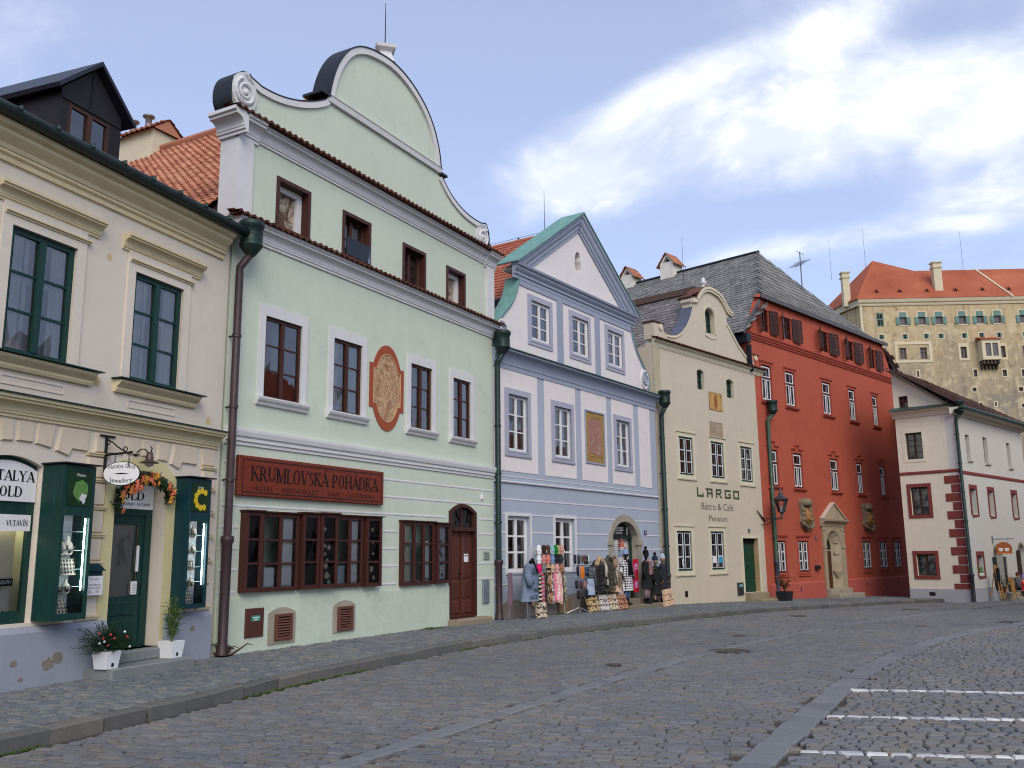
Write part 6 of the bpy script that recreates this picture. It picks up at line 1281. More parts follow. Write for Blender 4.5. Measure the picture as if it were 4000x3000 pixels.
    r.add([(-.2, 0, 8.1), (9.8, 0, 8.1), (5.2, 3.0, 10.3), (-.2, 3.0, 10.3)], [(0, 1, 2, 3)]); r.add([(9.8, 0, 8.1), (5.2, 3.0, 10.3), (9.8, 9, 8.1)], [(0, 1, 2)]); r.build('roof', tilemat('brown_tiles', [C(92, 62, 54), C(104, 72, 60), C(82, 56, 50)]), H)
    downpipe(H, -.14, -.75, 8.0, .6, COPPER, flat('dark_foot', C(52, 52, 60), .5, .4, .3), True, .14, .075, dx=.02)
    # hanging pub sign
    t = empty('hanging_sign', at('white', 3.42, 0, 1.25), rotof('white'), 'round orange hanging sign with white cups outside the white corner house', 'shop sign')
    b = MB(); b.box(-.05, .05, -.04, 0, .70, 1.02); b.tube([(0, -.03, .88), (0, -.9, .88)], .025, 6); b.tube([(0, -.3, .88), (0, -.3, .72)], .008, 4); b.tube([(0, -.68, .88), (0, -.68, .72)], .008, 4); b.build('bracket', flat('grey_bracket', C(120, 122, 126), .5), t)
    xf = Matrix.Translation((0, -.48, .46)) @ Matrix.Rotation(math.radians(-82), 4, 'Z') @ Matrix.Scale(.76, 4); s = MB(xf); s.prism([(-.42, -.30), (.42, -.30)]+[(.45*math.cos(a), -.05+.42*math.sin(a)) for a in np.linspace(-.2, PI+.2, 18)], -.04, .04)
    s.m = 1
    for x in (-.17, .17): s.prism([(x-.13, .0), (x-.10, -.16), (x-.04, -.2), (x+.04, -.2), (x+.10, -.16), (x+.13, .0)], -.05, -.041)
    s.m = 2; s.prism([(-.42, -.34), (.42, -.34), (.44, -.24), (-.44, -.24)], -.055, .055)
    s.build('sign_board', [wood('orange_wood_sign', C(176, 96, 44), C(196, 120, 60), .5, 'x'), PAPER, flat('orange_rim', C(196, 104, 40), .5)], t)
    # menu easels and pots by the doors
    for k, (u, o, lab) in enumerate(((2.0, .45, 'tall narrow orange wooden easel by the first door of the white house'), (3.3, .62, 'short yellow wooden easel by the steps of the white house'))):
        t = empty('easel', at('white', u, o), rotof('white'), lab, 'easel', 'easels outside the white corner house'); b = MB(); h_ = 1.5 if k == 0 else .95
        for x in (-.2, .2): b.tube([(x, -.2, 0), (x*.5, 0, h_)], .03, 5)
        b.tube([(0, .3, 0), (0, 0, h_)], .025, 5); b.box(-.22, .22, -.17, -.13, .3, .36); b.build('legs', wood('orange_easel', C(196, 140, 70), C(214, 160, 90)), t); b = MB(); b.box(-.2, .2, -.12, -.09, .38, h_*.9); b.build('board', INK if k == 0 else MATS['orange_easel'], t)
    rr = random.Random(9)
    for k, (u, o, zz, lab) in enumerate(((3.9, .1, -.34, 'dark potted plant inside the first doorway of the white house'), (5.0, .15, -.34, 'potted plant with yellow-green leaves on the steps of the white house'), (5.5, .12, -.34, 'small dark bushy pot right of the yellow-green plant'))):
        t = empty('flowerpot', at('white', u, o, zz), 0, lab, 'flowerpot', 'pots outside the white corner house'); b = MB(); b.lathe([(.12, 0), (.17, .26), (.18, .28), (.15, .26)], (0, 0, 0), 10); b.build('pot', flat('brown_pot', C(84, 62, 50), .7), t)
        b = MB()
        for q in range(90): a = Vector((rr.gauss(0, .13), rr.gauss(0, .13), .3+abs(rr.gauss(.18, .12)))); d = Vector((rr.gauss(0, 1), rr.gauss(0, 1), rr.gauss(0, 1))).normalized()*.05; e = d.cross(Vector((0, .3, 1))).normalized()*.03; b.add([a-d, a+e, a+d, a-e], [(0, 1, 2, 3)])
        b.build('foliage', [flat('pot_dark_green', C(48, 72, 44), .8, var=.5), flat('pot_lime', C(128, 140, 66), .8, var=.5), MATS.get('pot_dark_green') or flat('pot_dark_green', C(48, 72, 44), .8)][k], t)
build_white()

# ================================================================ 7. the castle on the hill
def build_castle():
    loc, rz = frame('castle'); H = empty('castle', loc, rz, 'long weathered ochre castle wing with orange tile roof on the hill behind', 'castle')
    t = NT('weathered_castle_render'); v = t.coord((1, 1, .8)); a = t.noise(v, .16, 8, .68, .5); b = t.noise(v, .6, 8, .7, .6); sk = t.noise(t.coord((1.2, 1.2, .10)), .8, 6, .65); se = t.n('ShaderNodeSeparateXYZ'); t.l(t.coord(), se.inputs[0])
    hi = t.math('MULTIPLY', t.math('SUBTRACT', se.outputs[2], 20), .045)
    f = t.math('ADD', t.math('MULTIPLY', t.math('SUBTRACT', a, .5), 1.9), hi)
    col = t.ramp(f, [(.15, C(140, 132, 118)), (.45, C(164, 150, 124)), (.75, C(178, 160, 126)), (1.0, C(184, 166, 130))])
    col = t.mix(t.ramp(b, [(.50, (0, 0, 0)), (.60, (.75, .75, .75))]), col, C(196, 182, 150)); col = t.mix(t.ramp(t.noise(v, .9, 8, .7, 1.0), [(.56, (0, 0, 0)), (.66, (.7, .7, .7))]), col, C(116, 104, 86)); col = t.mix(t.ramp(sk, [(.52, (0, 0, 0)), (.72, (.6, .6, .6))]), col, C(106, 98, 86))
    t.bsdf(col, .95, .1); st = t.m; cm_ = plaster('castle_cream', C(206, 194, 166), var=.08, bump=.0, scale=.3)
    top = [(-8.67, -7.32)]; shut = [-4.2, -1.05, 1.78, 5.66, 8.6, 11.5, 15.78, 19.0, 22.0, 25.0, 29.0, 32.0]
    hs = [rect(-8.6, -7.4, 38.9, 41.3)]+[rect(x-.62, x+.62, 39.1, 41.3) for x in shut]
    r2 = [-8.0, -4.1, -.55, 1.87, 5.75, 8.62, 11.5, 15.8, 19.2, 22.2, 25.2]; hs += [rect(x-.45, x+.45, 36.68, 37.48) for x in r2]
    r3 = [(-5.25, -4.13), (-1.80, -.70), (4.86, 5.86), (11.08, 12.24), (15.1, 16.3), (19, 20.1), (23, 24.1)]; hs += [rect(a, b, 33.2, 35.15) for a, b in r3]
    r4 = [(-2.70, -2.36, 30.1, 31.15), (6.62, 7.22, 30.0, 31.2), (11.38, 12.06, 30.0, 31.1), (14.5, 15.1, 29.9, 31.1), (6.14, 6.8, 27.5, 28.15), (13.72, 14.4, 27.4, 28.1), (7.1, 7.5, 24.85, 25.6), (9.52, 9.84, 25.0, 25.65), (13.9, 14.3, 24.7, 25.3), (19, 19.6, 30, 31), (18, 18.4, 25, 25.7)]
    hs += [rect(*q) for q in r4]
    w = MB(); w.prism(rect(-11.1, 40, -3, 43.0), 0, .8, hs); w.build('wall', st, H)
    w = MB(); w.box(-10.9, 39.8, 1.0, 1.1, 20, 42.8); w.build('dark_rooms', ROOM, H)
    # left flank runs back at an angle
    a = math.radians(92+16+180-4); fx, fy = -11.1-3.2, 9.5
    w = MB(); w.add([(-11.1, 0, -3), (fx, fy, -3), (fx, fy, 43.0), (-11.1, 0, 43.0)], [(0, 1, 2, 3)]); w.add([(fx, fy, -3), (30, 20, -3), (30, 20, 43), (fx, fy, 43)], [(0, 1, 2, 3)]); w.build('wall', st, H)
    q = MB(); q.box(-11.3, -10.9, -.12, .1, 30, 42.6); q.build('corner_strip', cm_, H)
    c = MB(); c.mold([(0, 42.5), (.15, 42.5), (.25, 42.75), (.2, 42.9), (.3, 42.95), (.3, 43.0), (.45, 43.05), (.6, 43.5), (.6, 43.62), (0, 43.62)], -11.6, 40)
    c.add([(-11.5, -.5, 42.55), (fx-.6, fy, 42.55), (fx-.6, fy, 43.6), (-11.6, -.5, 43.6)], [(0, 1, 2, 3)]); c.build('cornice', cm_, H)
    gsh = flat('grey_green_shutter', C(106, 136, 128), .7, .2, var=.25, scale=2)
    for x in shut:
        f = MB(); f.prism(rect(x-.85, x+.85, 38.9, 41.5), -.06, .02, [rect(x-.62, x+.62, 39.1, 41.3)]); wn = f.build('window', cm_, H)
        f = MB(); f.box(x-.6, x+.6, -.02, .1, 40.45, 41.28)
        for s_ in (-1, 1):
            X = Matrix.Translation((x+s_*.62, -.05, 0)); q = MB(X); q.box(0 if s_ > 0 else -.58, .58 if s_ > 0 else 0, -.12, -.04, 39.12, 40.42); q.box(.06 if s_ > 0 else -.52, .52 if s_ > 0 else -.06, -.14, -.12, 39.2, 39.74)
            o_ = len(f.v); f.v += q.v; f.f += [tuple(i+o_ for i in k) for k in q.f]; f.mi += q.mi
        f.build('shutter', gsh, wn); f = MB(); f.box(x-.03, x+.03, .3, .4, 39.1, 40.45); f.add([(x-.62, .35, 39.1), (x+.62, .35, 39.1), (x+.62, .35, 40.5), (x-.62, .35, 40.5)], [(0, 1, 2, 3)]); f.build('pane', flat('dim_pane', C(92, 84, 88), .3, .5, var=.3), wn)
    f = MB(); f.box(-8.55, -7.45, .05, .15, 38.95, 41.25); f.m = 1
    for a_, b_, z0, z1 in ((-8.4, -8.05, 40.3, 41.1), (-7.95, -7.6, 40.3, 41.1), (-8.4, -8.05, 39.1, 40.1), (-7.95, -7.6, 39.1, 40.1)): f.box(a_, b_, .03, .05, z0, z1)
    f.build('window', [gsh, ROOM], H)
    for x in r2:
        f = MB(); f.prism(rect(x-.6, x+.6, 36.5, 37.65), -.05, .02, [rect(x-.45, x+.45, 36.68, 37.48)]); wn = f.build('window', cm_, H); f = MB(); f.box(x-.44, x-.22, .02, .1, 36.7, 37.46); f.box(x+.22, x+.44, .02, .1, 36.7, 37.46); f.box(x-.03, x+.03, .1, .15, 36.7, 37.46); f.build('shutter', gsh, wn)
    f = MB(); f.prism(rect(-6.0, .15, 32.6, 36.2), -.10, .02, [rect(-5.6, -.35, 33.0, 35.7)]); f.build('window_surround', cm_, H); f = MB(); f.prism(rect(4.5, 6.25, 32.8, 35.75), -.08, .02, [rect(4.86, 5.86, 33.2, 35.15)]); f.build('window_surround', cm_, H); f = MB(); f.prism(rect(10.9, 12.5, 32.8, 35.7), -.08, .02, [rect(11.08, 12.24, 33.2, 35.15)]); f.build('window_surround', cm_, H)
    for a_, b_ in r3:
        f = MB(); m_ = (a_+b_)/2; f.prism(rect(a_, b_, 33.2, 35.15), .25, .35, [rect(a_+.1, m_-.06, 33.3, 34.4), rect(m_+.06, b_-.1, 33.3, 34.4), rect(a_+.1, m_-.06, 34.5, 35.05), rect(m_+.06, b_-.1, 34.5, 35.05)]); wn = f.build('window', flat('castle_frame', C(110, 90, 82), .6), H); f = MB(); f.box(a_, b_, .4, .42, 33.2, 35.15); f.build('pane', MATS['dim_pane'], wn)
    for q in r4:
        f = MB(); f.prism(rect(q[0]-.18, q[1]+.18, q[2]-.18, q[3]+.18), -.05, .02, [rect(*q)]); wn = f.build('window', cm_, H); f = MB(); f.box((q[0]+q[1])/2-.03, (q[0]+q[1])/2+.03, .2, .3, q[2], q[3]); f.box(q[0], q[1], .4, .42, q[2], q[3]); f.build('pane', MATS['dim_pane'], wn)
    # oriel on brackets
    o = MB(); o.prism(rect(7.75, 10.75, 32.6, 36.1), -1.5, .02, [rect(8.3, 9.2, 33.2, 35.4), rect(9.45, 10.35, 33.2, 35.4)]); ori = o.build('oriel', cm_, H)
    o = MB(); o.add([(7.4, -1.8, 36.15), (11.0, -1.8, 36.15), (10.9, 0, 36.7), (7.5, 0, 36.7)], [(0, 1, 2, 3)]); o.box(7.4, 11.0, -1.8, 0, 36.05, 36.15); o.build('oriel_roof', flat('oriel_red', C(176, 84, 54), .8), ori)
    o = MB(); o.box(8.2, 10.5, -1.3, -1.2, 33.1, 35.5); o.build('pane', MATS['dim_pane'], ori)
    o = MB()
    for x in np.linspace(8.0, 10.4, 5): o.prism([(0, 0)]*0 or [(x-.16, 31.2), (x+.16, 31.2), (x+.16, 32.6), (x-.16, 32.6)], -.5, 0) ; o.box(x-.16, x+.16, -1.3, -.5, 31.9, 32.6)
    o.build('bracket', plaster('dark_corbel', C(84, 76, 66), var=.2, bump=0), ori)
    tr = NT('castle_roof_tiles'); v = tr.coord(); f1 = tr.noise(v, .18, 6, .6); f2 = tr.noise(tr.coord((1, 1, 3)), 2.4, 5, .65)
    col = tr.ramp(f1, [(.3, C(150, 80, 56)), (.55, C(168, 94, 68)), (.75, C(180, 108, 80))]); col = tr.mix(.5, col, tr.ramp(f2, [(.3, (.6, .6, .6)), (.7, (1.15, 1.15, 1.15))]), 'MULTIPLY'); tr.bsdf(col, .85, .2); RT = tr.m
    e = 43.62; r = MB(); zr = 50.2; yr = 5.2; R0 = (-6.3, yr+.5, 52.4)
    r.add([(-11.9, -.7, e), (40.4, -.7, e), (40.4, yr, zr), (-3.2, yr, zr), R0, (fx-.9, fy, e), (fx, 18, e), (40, 16, e)], [(0, 1, 2, 3), (0, 3, 4), (0, 4, 5), (3, 2, 7), (4, 3, 7, 6), (5, 4, 6)])
    ro = r.build('roof', RT, H)
    r = MB(); r.box(10.6, 10.95, -.4, 5.3, e+.1, e+.2) if 0 else r.add([(13.9, -.75, e+.12), (14.25, -.75, e+.12), (11.4, yr, zr+.15), (11.0, yr, zr+.15), (13.9, -.75, e-.1), (14.25, -.75, e-.1)], [(0, 1, 2, 3), (0, 4, 5, 1)]); r.build('fire_wall', cm_, ro)
    for (x, y, w_, z0, z1) in ((2.72, 1.3, 1.35, 44, 50.4), (-12.6, 2.2, 1.15, 43, 49.2)):
        c = MB(); c.box(x-w_/2, x+w_/2, y-.55, y+.55, z0, z1-1.1); c.box(x-w_/2-.14, x+w_/2+.14, y-.7, y+.7, z1-1.1, z1-.8); c.box(x-w_/2, x+w_/2, y-.55, y+.55, z1-.8, z1-.2); c.box(x-w_/2-.18, x+w_/2+.18, y-.75, y+.75, z1-.2, z1); c.build('chimney', cm_, ro)
    for x in (-8.0, -4.1, .5, 5.3, 9.8, 14.2, 19, 24):
        z = 45.45; y = .95; d = MB(); d.prism([(x-.62, z-.5), (x+.62, z-.5), (x, z+.28)], y-.5, y+2.0, []); dd = d.build('roof_vent', RT, ro); d = MB(); d.prism([(x-.38, z-.42), (x+.38, z-.42), (x, z+.1)], y-.52, y-.505); d.build('vent_opening', ROOM, dd)
    for (x, y, z) in ((-13.6, 6, 49), (-7.6, 5.6, 51), (9.2, 5.2, 50)): d = MB(); d.tube([(x, y, z), (x, y, z+7.5)], [.03, .018], 5); d.build('lightning_rod', IRON, ro)
build_castle()

# ================================================================ ground: cobbled street, pavement, kerb, bands
def seg_off(P, L):
    """for points P (n,2) and polyline L: arc length along it and signed offset (right of travel positive)"""
    P = np.asarray(P, float); L = np.asarray(L, float); best = np.full(len(P), 1e9); bt = np.zeros(len(P)); bd = np.zeros(len(P)); acc = 0
    for i in range(len(L)-1):
        a, b = L[i], L[i+1]; d = b-a; ln = np.hypot(*d); e = d/ln; r = P-a
        t = r@e; tc = t.copy()
        if i > 0: tc = np.maximum(tc, 0)
        if i < len(L)-2: tc = np.minimum(tc, ln)
        q = r-np.outer(tc, e); dist = np.hypot(q[:, 0], q[:, 1]); sg = np.sign(r[:, 0]*e[1]-r[:, 1]*e[0]); m = dist < best
        best[m] = dist[m]; bt[m] = acc+tc[m]; bd[m] = (dist*sg)[m]; acc += ln
    return bt, bd
def smooth(L, n=2):
    L = [np.array(p, float) for p in L]
    for _ in range(n):
        o = [L[0]]
        for a, b in zip(L[:-1], L[1:]): o += [a*.75+b*.25, a*.25+b*.75]
        L = o+[L[-1]]
    return np.array(L)
GZ = np.vectorize(gz)
KERB = smooth([(-9.6, -3.6), (-4.81, 8.93), (-4.14, 10.67), (-3.45, 12.63), (-2.62, 14.65), (-1.26, 17.75), (-.06, 19.79), (3.81, 24.89), (7.85, 30.23), (13.32, 36.09), (18.6, 41.3), (22.3, 44.6)])
BAND1 = smooth([(-3.4, 4.6), (-1.58, 8.21), (-.76, 9.79), (-.04, 11.08), (1.27, 13.45), (2.67, 15.83), (4.75, 18.97), (9.07, 24.68), (16, 33)])
BAND2 = smooth([(.35, 5.0), (1.95, 8.07), (2.68, 9.45), (4.0, 12.0), (5.15, 14.1), (7.0, 17.0), (9.15, 19.9), (11.96, 23.1), (20, 31.5)])
FACADE = np.array([at('jew', -14)[:2], at('jew', 0)[:2], at('green', 9.56)[:2], at('blue', 10.24)[:2], at('cream', 8.2)[:2], at('red', 15.86)[:2], at('red', 30)[:2]])
def polylen(L): return np.r_[0, np.cumsum(np.hypot(*np.diff(L, axis=0).T))]
def pos(L, t):
    c = polylen(L); x = np.interp(t, c, L[:, 0]); y = np.interp(t, c, L[:, 1]); e = 1.5
    dx = np.interp(np.minimum(t+e, c[-1]), c, L[:, 0])-np.interp(np.maximum(t-e, 0), c, L[:, 0]); dy = np.interp(np.minimum(t+e, c[-1]), c, L[:, 1])-np.interp(np.maximum(t-e, 0), c, L[:, 1])
    h = np.hypot(dx, dy); return x, y, dx/h, dy/h
def setts(name, cx, cy, ang, ln, wd, dz, mats, crown=.010, jit=.012, bev=.018, hj=.007, deep=.07, kind='structure'):
    """one mesh of loose paving stones, each a rounded block with uneven corners"""
    n = len(cx); R = RNG
    if np.isscalar(ang): ang = np.full(n, ang)
    ca, sa = np.cos(ang), np.sin(ang); base = GZ(cx, cy)+dz+R.uniform(-hj, hj, n); tx, ty = R.normal(0, .018, n), R.normal(0, .018, n)
    sx = np.array([-1, 1, 1, -1]); sy = np.array([-1, -1, 1, 1]); V = np.zeros((n, 12, 3))
    jl = R.uniform(-jit, jit, (n, 4)); jw = R.uniform(-jit, jit, (n, 4))
    for lev, (ins, zz) in enumerate(((0, -deep), (.002, -bev*.8), (bev, 0))):
        lx = sx*(ln[:, None]/2-ins)+jl*1.0; ly = sy*(wd[:, None]/2-ins)+jw*.8
        if lev == 2: lx = lx+R.uniform(-jit*.4, jit*.4, (n, 4)); ly = ly+R.uniform(-jit*.4, jit*.4, (n, 4))
        V[:, lev*4:lev*4+4, 0] = cx[:, None]+lx*ca[:, None]-ly*sa[:, None]; V[:, lev*4:lev*4+4, 1] = cy[:, None]+lx*sa[:, None]+ly*ca[:, None]
        V[:, lev*4:lev*4+4, 2] = base[:, None]+zz+(tx[:, None]*lx+ty[:, None]*ly if lev else 0)+(R.uniform(-.003, .003, (n, 4)) if lev == 2 else 0)
    F = []
    for lv in (0, 4):
        for k in range(4): F.append((lv+k, lv+(k+1) % 4, lv+4+(k+1) % 4, lv+4+k))
    F.append((8, 9, 10, 11)); F = np.array(F); faces = (np.arange(n)[:, None, None]*12+F[None]).reshape(-1, 4)
    me = bpy.data.meshes.new(name); me.vertices.add(n*12); me.vertices.foreach_set('co', V.reshape(-1)); m = len(faces)
    me.loops.add(m*4); me.loops.foreach_set('vertex_index', faces.reshape(-1).astype(np.int32)); me.polygons.add(m)
    me.polygons.foreach_set('loop_start', np.arange(0, m*4, 4, dtype=np.int32)); me.polygons.foreach_set('loop_total', np.full(m, 4, dtype=np.int32))
    for mt in (mats if isinstance(mats, list) else [mats]): me.materials.append(mt)
    sm = np.zeros(m, bool); me.polygons.foreach_set('use_smooth', sm); me.update(calc_edges=True)
    o = bpy.data.objects.new(name, me); COL.objects.link(o); o['kind'] = kind; return o
def settmat(name, cols, rough=.75):
    t = NT(name); g = t.n('ShaderNodeNewGeometry'); v = t.coord(); n = len(cols)
    col = t.ramp(g.outputs['Random Per Island'], [((i+.5)/n, c) for i, c in enumerate(cols)], 'CONSTANT' if 0 else 'LINEAR')
    big = t.noise(v, .35, 5, .6); mid = t.noise(v, 9, 5, .65); fine = t.noise(v, 60, 4, .7)
    vb = t.noise(v, .11, 5, .62, .8); col = t.mix(.6, col, t.ramp(vb, [(.35, (.80, .80, .80)), (.5, (1, 1, 1)), (.65, (1.14, 1.12, 1.08))]), 'MULTIPLY')
    col = t.mix(.45, col, t.ramp(big, [(.3, (.72, .74, .78)), (.5, (1, 1, 1)), (.7, (1.16, 1.08, .96))]), 'MULTIPLY')
    col = t.mix(.5, col, t.ramp(mid, [(.3, (.7, .7, .7)), (.7, (1.2, 1.2, 1.2))]), 'MULTIPLY'); col = t.mix(.35, col, t.ramp(fine, [(.3, (.6, .6, .6)), (.7, (1.25, 1.25, 1.25))]), 'MULTIPLY')
    r = t.n('ShaderNodeMapRange'); t.l(mid, r.inputs[0]); r.inputs[1].default_value = .3; r.inputs[2].default_value = .7; r.inputs[3].default_value = rough-.18; r.inputs[4].default_value = rough+.15
    b = t.bsdf(col, rough, .35, 0, t.bump(t.math('ADD', mid, t.math('MULTIPLY', fine, .4)), .5, .01)); t.l(r.outputs[0], b.inputs['Roughness']); MATS[name] = t.m; return t.m
GR = .98
S_ROAD = settmat('street_setts', [C(100, 102, 106, GR), C(110, 110, 110, GR), C(104, 107, 113, GR), C(118, 113, 105, GR), C(102, 102, 102, GR), C(114, 116, 120, GR), C(110, 105, 97, GR), C(98, 102, 110, GR), C(116, 116, 115, GR)])
S_PAVE = settmat('pavement_setts', [C(100, 106, 110, GR), C(116, 120, 122, GR), C(92, 98, 104, GR), C(108, 112, 112, GR), C(124, 122, 116, GR), C(96, 102, 110, GR)])
S_KERB = settmat('kerb_granite', [C(98, 99, 97, GR), C(108, 107, 103, GR), C(92, 93, 92, GR), C(112, 109, 102, GR)], .85)
S_BAND = settmat('band_granite', [C(112, 115, 118, GR), C(120, 122, 124, GR), C(108, 110, 114, GR)], .7)
S_WHITE = settmat('white_paint_setts', [C(190, 192, 193), C(206, 206, 204), C(172, 174, 176)], .7)
def earth():
    t = NT('sandy_joint_earth'); v = t.coord(); a = t.noise(v, .5, 6, .6); b = t.noise(v, 25, 4, .6)
    col = t.ramp(a, [(.35, C(70, 68, 64)), (.55, C(82, 77, 70)), (.7, C(74, 76, 60))]); col = t.mix(.5, col, t.ramp(b, [(.3, (.5, .5, .5)), (.7, (1.3, 1.3, 1.3))]), 'MULTIPLY'); t.bsdf(col, .95, .1, 0, t.bump(b, .6, .01)); return t.m
EARTH = earth()
MANHOLES = [(3.94, 17.3, .36), (1.6, 15.33, .13), (8.38, 27.81, .30), (10.01, 23.08, .13), (4.92, 20.51, .15), (13.8, 32.62, .28)]
def build_ground():
    m = MB(); xs = list(np.arange(-16, 62, 2.0)); xs = [-400, -120, -50, -28]+xs+[70, 100, 180, 400]; ys = [-400, -120, -40, -20]+list(np.arange(-8, 76, 2.0))+[90, 130, 200, 420]
    vs = [(x, y, gz(x, y)-.155) for y in ys for x in xs]; nx = len(xs)
    m.add(vs, [(j*nx+i, j*nx+i+1, (j+1)*nx+i+1, (j+1)*nx+i) for j in range(len(ys)-1) for i in range(nx-1)]); tag(m.build('ground', EARTH), kind='structure')
    # street setts in courses square to the kerb
    Lk = polylen(KERB)[-1]; CX, CY, AN, LN, WD = [], [], [], [], []
    t = 7.0
    while t < Lk+1:
        w = .112*(1+.10*math.sin(t*.7)); d = .10+random.uniform(0, .12); x, y, dx, dy = pos(KERB, np.array([min(t, Lk)])); x = x[0]; y = y[0]; dx = dx[0]; dy = dy[0]; a0 = math.atan2(-dx, dy)
        while d < 20:
            l = random.uniform(.12, .25); c = d+l/2; wob = .025*math.sin(c*1.3+t*.35)+.03*math.sin(c*.45)
            CX.append(x+dy*c+dx*wob); CY.append(y-dx*c+dy*wob); AN.append(a0+random.gauss(0, .025)); LN.append(l-.012); WD.append(w-.015+random.uniform(-.010, .006)); d += l
        t += w
    P = np.array([CX, CY]).T; AN, LN, WD = map(np.array, (AN, LN, WD))
    keep = (P[:, 1] > 3.5) & (np.abs(P[:, 0]) < .80*P[:, 1]+2.0)
    _, b2 = seg_off(P, BAND2); _, b1 = seg_off(P, BAND1); _, kk = seg_off(P, KERB)
    keep &= (b2 < -.20) & (np.abs(b1) > .17) & (kk > .10)
    for (x, y, r) in MANHOLES: keep &= np.hypot(P[:, 0]-x, P[:, 1]-y) > r+.05
    wr_t, wr_d = seg_off(P, np.array([at('white', -.1)[:2], at('white', 9.7)[:2], at('white', 40)[:2]])); keep &= ~((wr_d < -.02) & (P[:, 1] > 40))
    setts('road', P[keep, 0], P[keep, 1], AN[keep], LN[keep], WD[keep], -.12, S_ROAD)
    # parking bays beyond the second band, coursed another way
    CX, CY, AN, LN, WD = [], [], [], [], []; th = math.radians(-11); e = np.array([math.cos(th), math.sin(th)]); f = np.array([-e[1], e[0]]); v = -1.0
    lines = [np.array([2.34, 8.70]), np.array([3.35, 10.52]), np.array([4.31, 12.37])]
    PL = [[], [], []]; lo = [float(p@f) for p in lines]
    while v < 36:
        w = .118; k = min(range(3), key=lambda q: abs(lo[q]-v)); painted = abs(lo[k]-v) <= w/2+1e-6 and not PL[k]
        u = -3+random.uniform(0, .15); row = []
        while u < 34:
            l = random.uniform(.15, .26) if painted else random.uniform(.11, .22); c = u+l/2; wob = .04*math.sin(c*.9+v*.4); q = e*c+f*(v+wob)
            row.append((q[0], q[1], th+random.gauss(0, .03), l-.011, w-.013+random.uniform(-.009, .005))); u += l
        if painted: PL[k] = row
        else:
            for q in row: CX.append(q[0]); CY.append(q[1]); AN.append(q[2]); LN.append(q[3]); WD.append(q[4])
        v += w
    P = np.array([CX, CY]).T; AN, LN, WD = map(np.array, (AN, LN, WD)); _, b2 = seg_off(P, BAND2)
    keep = (b2 > .20) & (P[:, 1] > 3.0) & (P[:, 0] < .82*P[:, 1]+2.5)
    for (x, y, r) in MANHOLES: keep &= np.hypot(P[:, 0]-x, P[:, 1]-y) > r+.05
    keep &= ~((np.abs(P[:, 0]-13.0) < .5) & (np.abs(P[:, 1]-24.68) < .3))
    setts('road', P[keep, 0], P[keep, 1], AN[keep], LN[keep], WD[keep], -.12, S_ROAD)
    for k in range(3):
        R_ = np.array(PL[k]); _, b2 = seg_off(R_[:, :2], BAND2); kp = (b2 > .24) & (R_[:, 0] < .85*R_[:, 1]+2); setts('parking_line', R_[kp, 0], R_[kp, 1], R_[kp, 2], R_[kp, 3], R_[kp, 4], -.114, S_WHITE, hj=.003)
    for L, w in ((BAND1, .24), (BAND2, .33)):
        c = polylen(L)[-1]; t = 0; CX, CY, AN, LN, WD = [], [], [], [], []
        while t < c: 
            l = random.uniform(.34, .62); x, y, dx, dy = pos(L, np.array([t+l/2])); CX.append(x[0]); CY.append(y[0]); AN.append(math.atan2(dy[0], dx[0])); LN.append(l-.02); WD.append(w+random.uniform(-.02, .02)); t += l
        setts('paving_band', *map(np.array, (CX, CY, AN, LN, WD)), -.118, S_BAND, jit=.009, hj=.004)
    # kerb stones
    c = polylen(KERB)[-1]-2.2; t = 6; CX, CY, AN, LN, WD = [], [], [], [], []
    while t < c:
        l = random.uniform(.38, .80); x, y, dx, dy = pos(KERB, np.array([t+l/2])); CX.append(x[0]-dy[0]*.13); CY.append(y[0]+dx[0]*.13); AN.append(math.atan2(dy[0], dx[0])); LN.append(l-.012); WD.append(.26+random.uniform(-.02, .02)); t += l
    setts('kerb', *map(np.array, (CX, CY, AN, LN, WD)), .006, S_KERB, jit=.02, bev=.025, hj=.008, deep=.22)
    # pavement: small setts between kerb and houses
    CX, CY, AN, LN, WD = [], [], [], [], []; t = 6.0; Lk = polylen(KERB)[-1]
    while t < Lk-1.6:
        w = .105; x, y, dx, dy = pos(KERB, np.array([t])); x, y, dx, dy = x[0], y[0], dx[0], dy[0]; d = .27+random.uniform(0, .1)
        while d < 6.5:
            l = random.uniform(.10, .19); cc = d+l/2; wob = .06*math.sin(cc*1.6+t*.8); CX.append(x-dy*cc+dx*wob); CY.append(y+dx*cc+dy*wob); AN.append(math.atan2(-dx, dy)+random.gauss(0, .07)); LN.append(l-.014); WD.append(w-.014+random.uniform(-.012, .006)); d += l
        t += w
    P = np.array([CX, CY]).T; AN, LN, WD = map(np.array, (AN, LN, WD)); _, fd = seg_off(P, FACADE); keep = (fd > .02)
    _, wd_ = seg_off(P, np.array([at('white', -.1)[:2], at('white', 9.7)[:2]])); keep &= ~((wd_ < .0) & (P[:, 1] > 41.2)) if 0 else True
    setts('pavement', P[keep, 0], P[keep, 1], AN[keep], LN[keep], WD[keep], .0, S_PAVE, jit=.015)
    m = MB(); q = np.linspace(5, polylen(KERB)[-1]-1.6, 90); x, y, dx, dy = pos(KERB, q); vs = []
    for i in range(len(q)): 
        for off in (.26, 3.5, 8.0): a, b = x[i]-dy[i]*off, y[i]+dx[i]*off; vs.append((a, b, gz(a, b)-.022))
    m.add(vs, [(3*i+k, 3*i+k+1, 3*i+4+k, 3*i+3+k) for i in range(len(q)-1) for k in (0, 1)]); tag(m.build('pavement', EARTH), kind='structure')
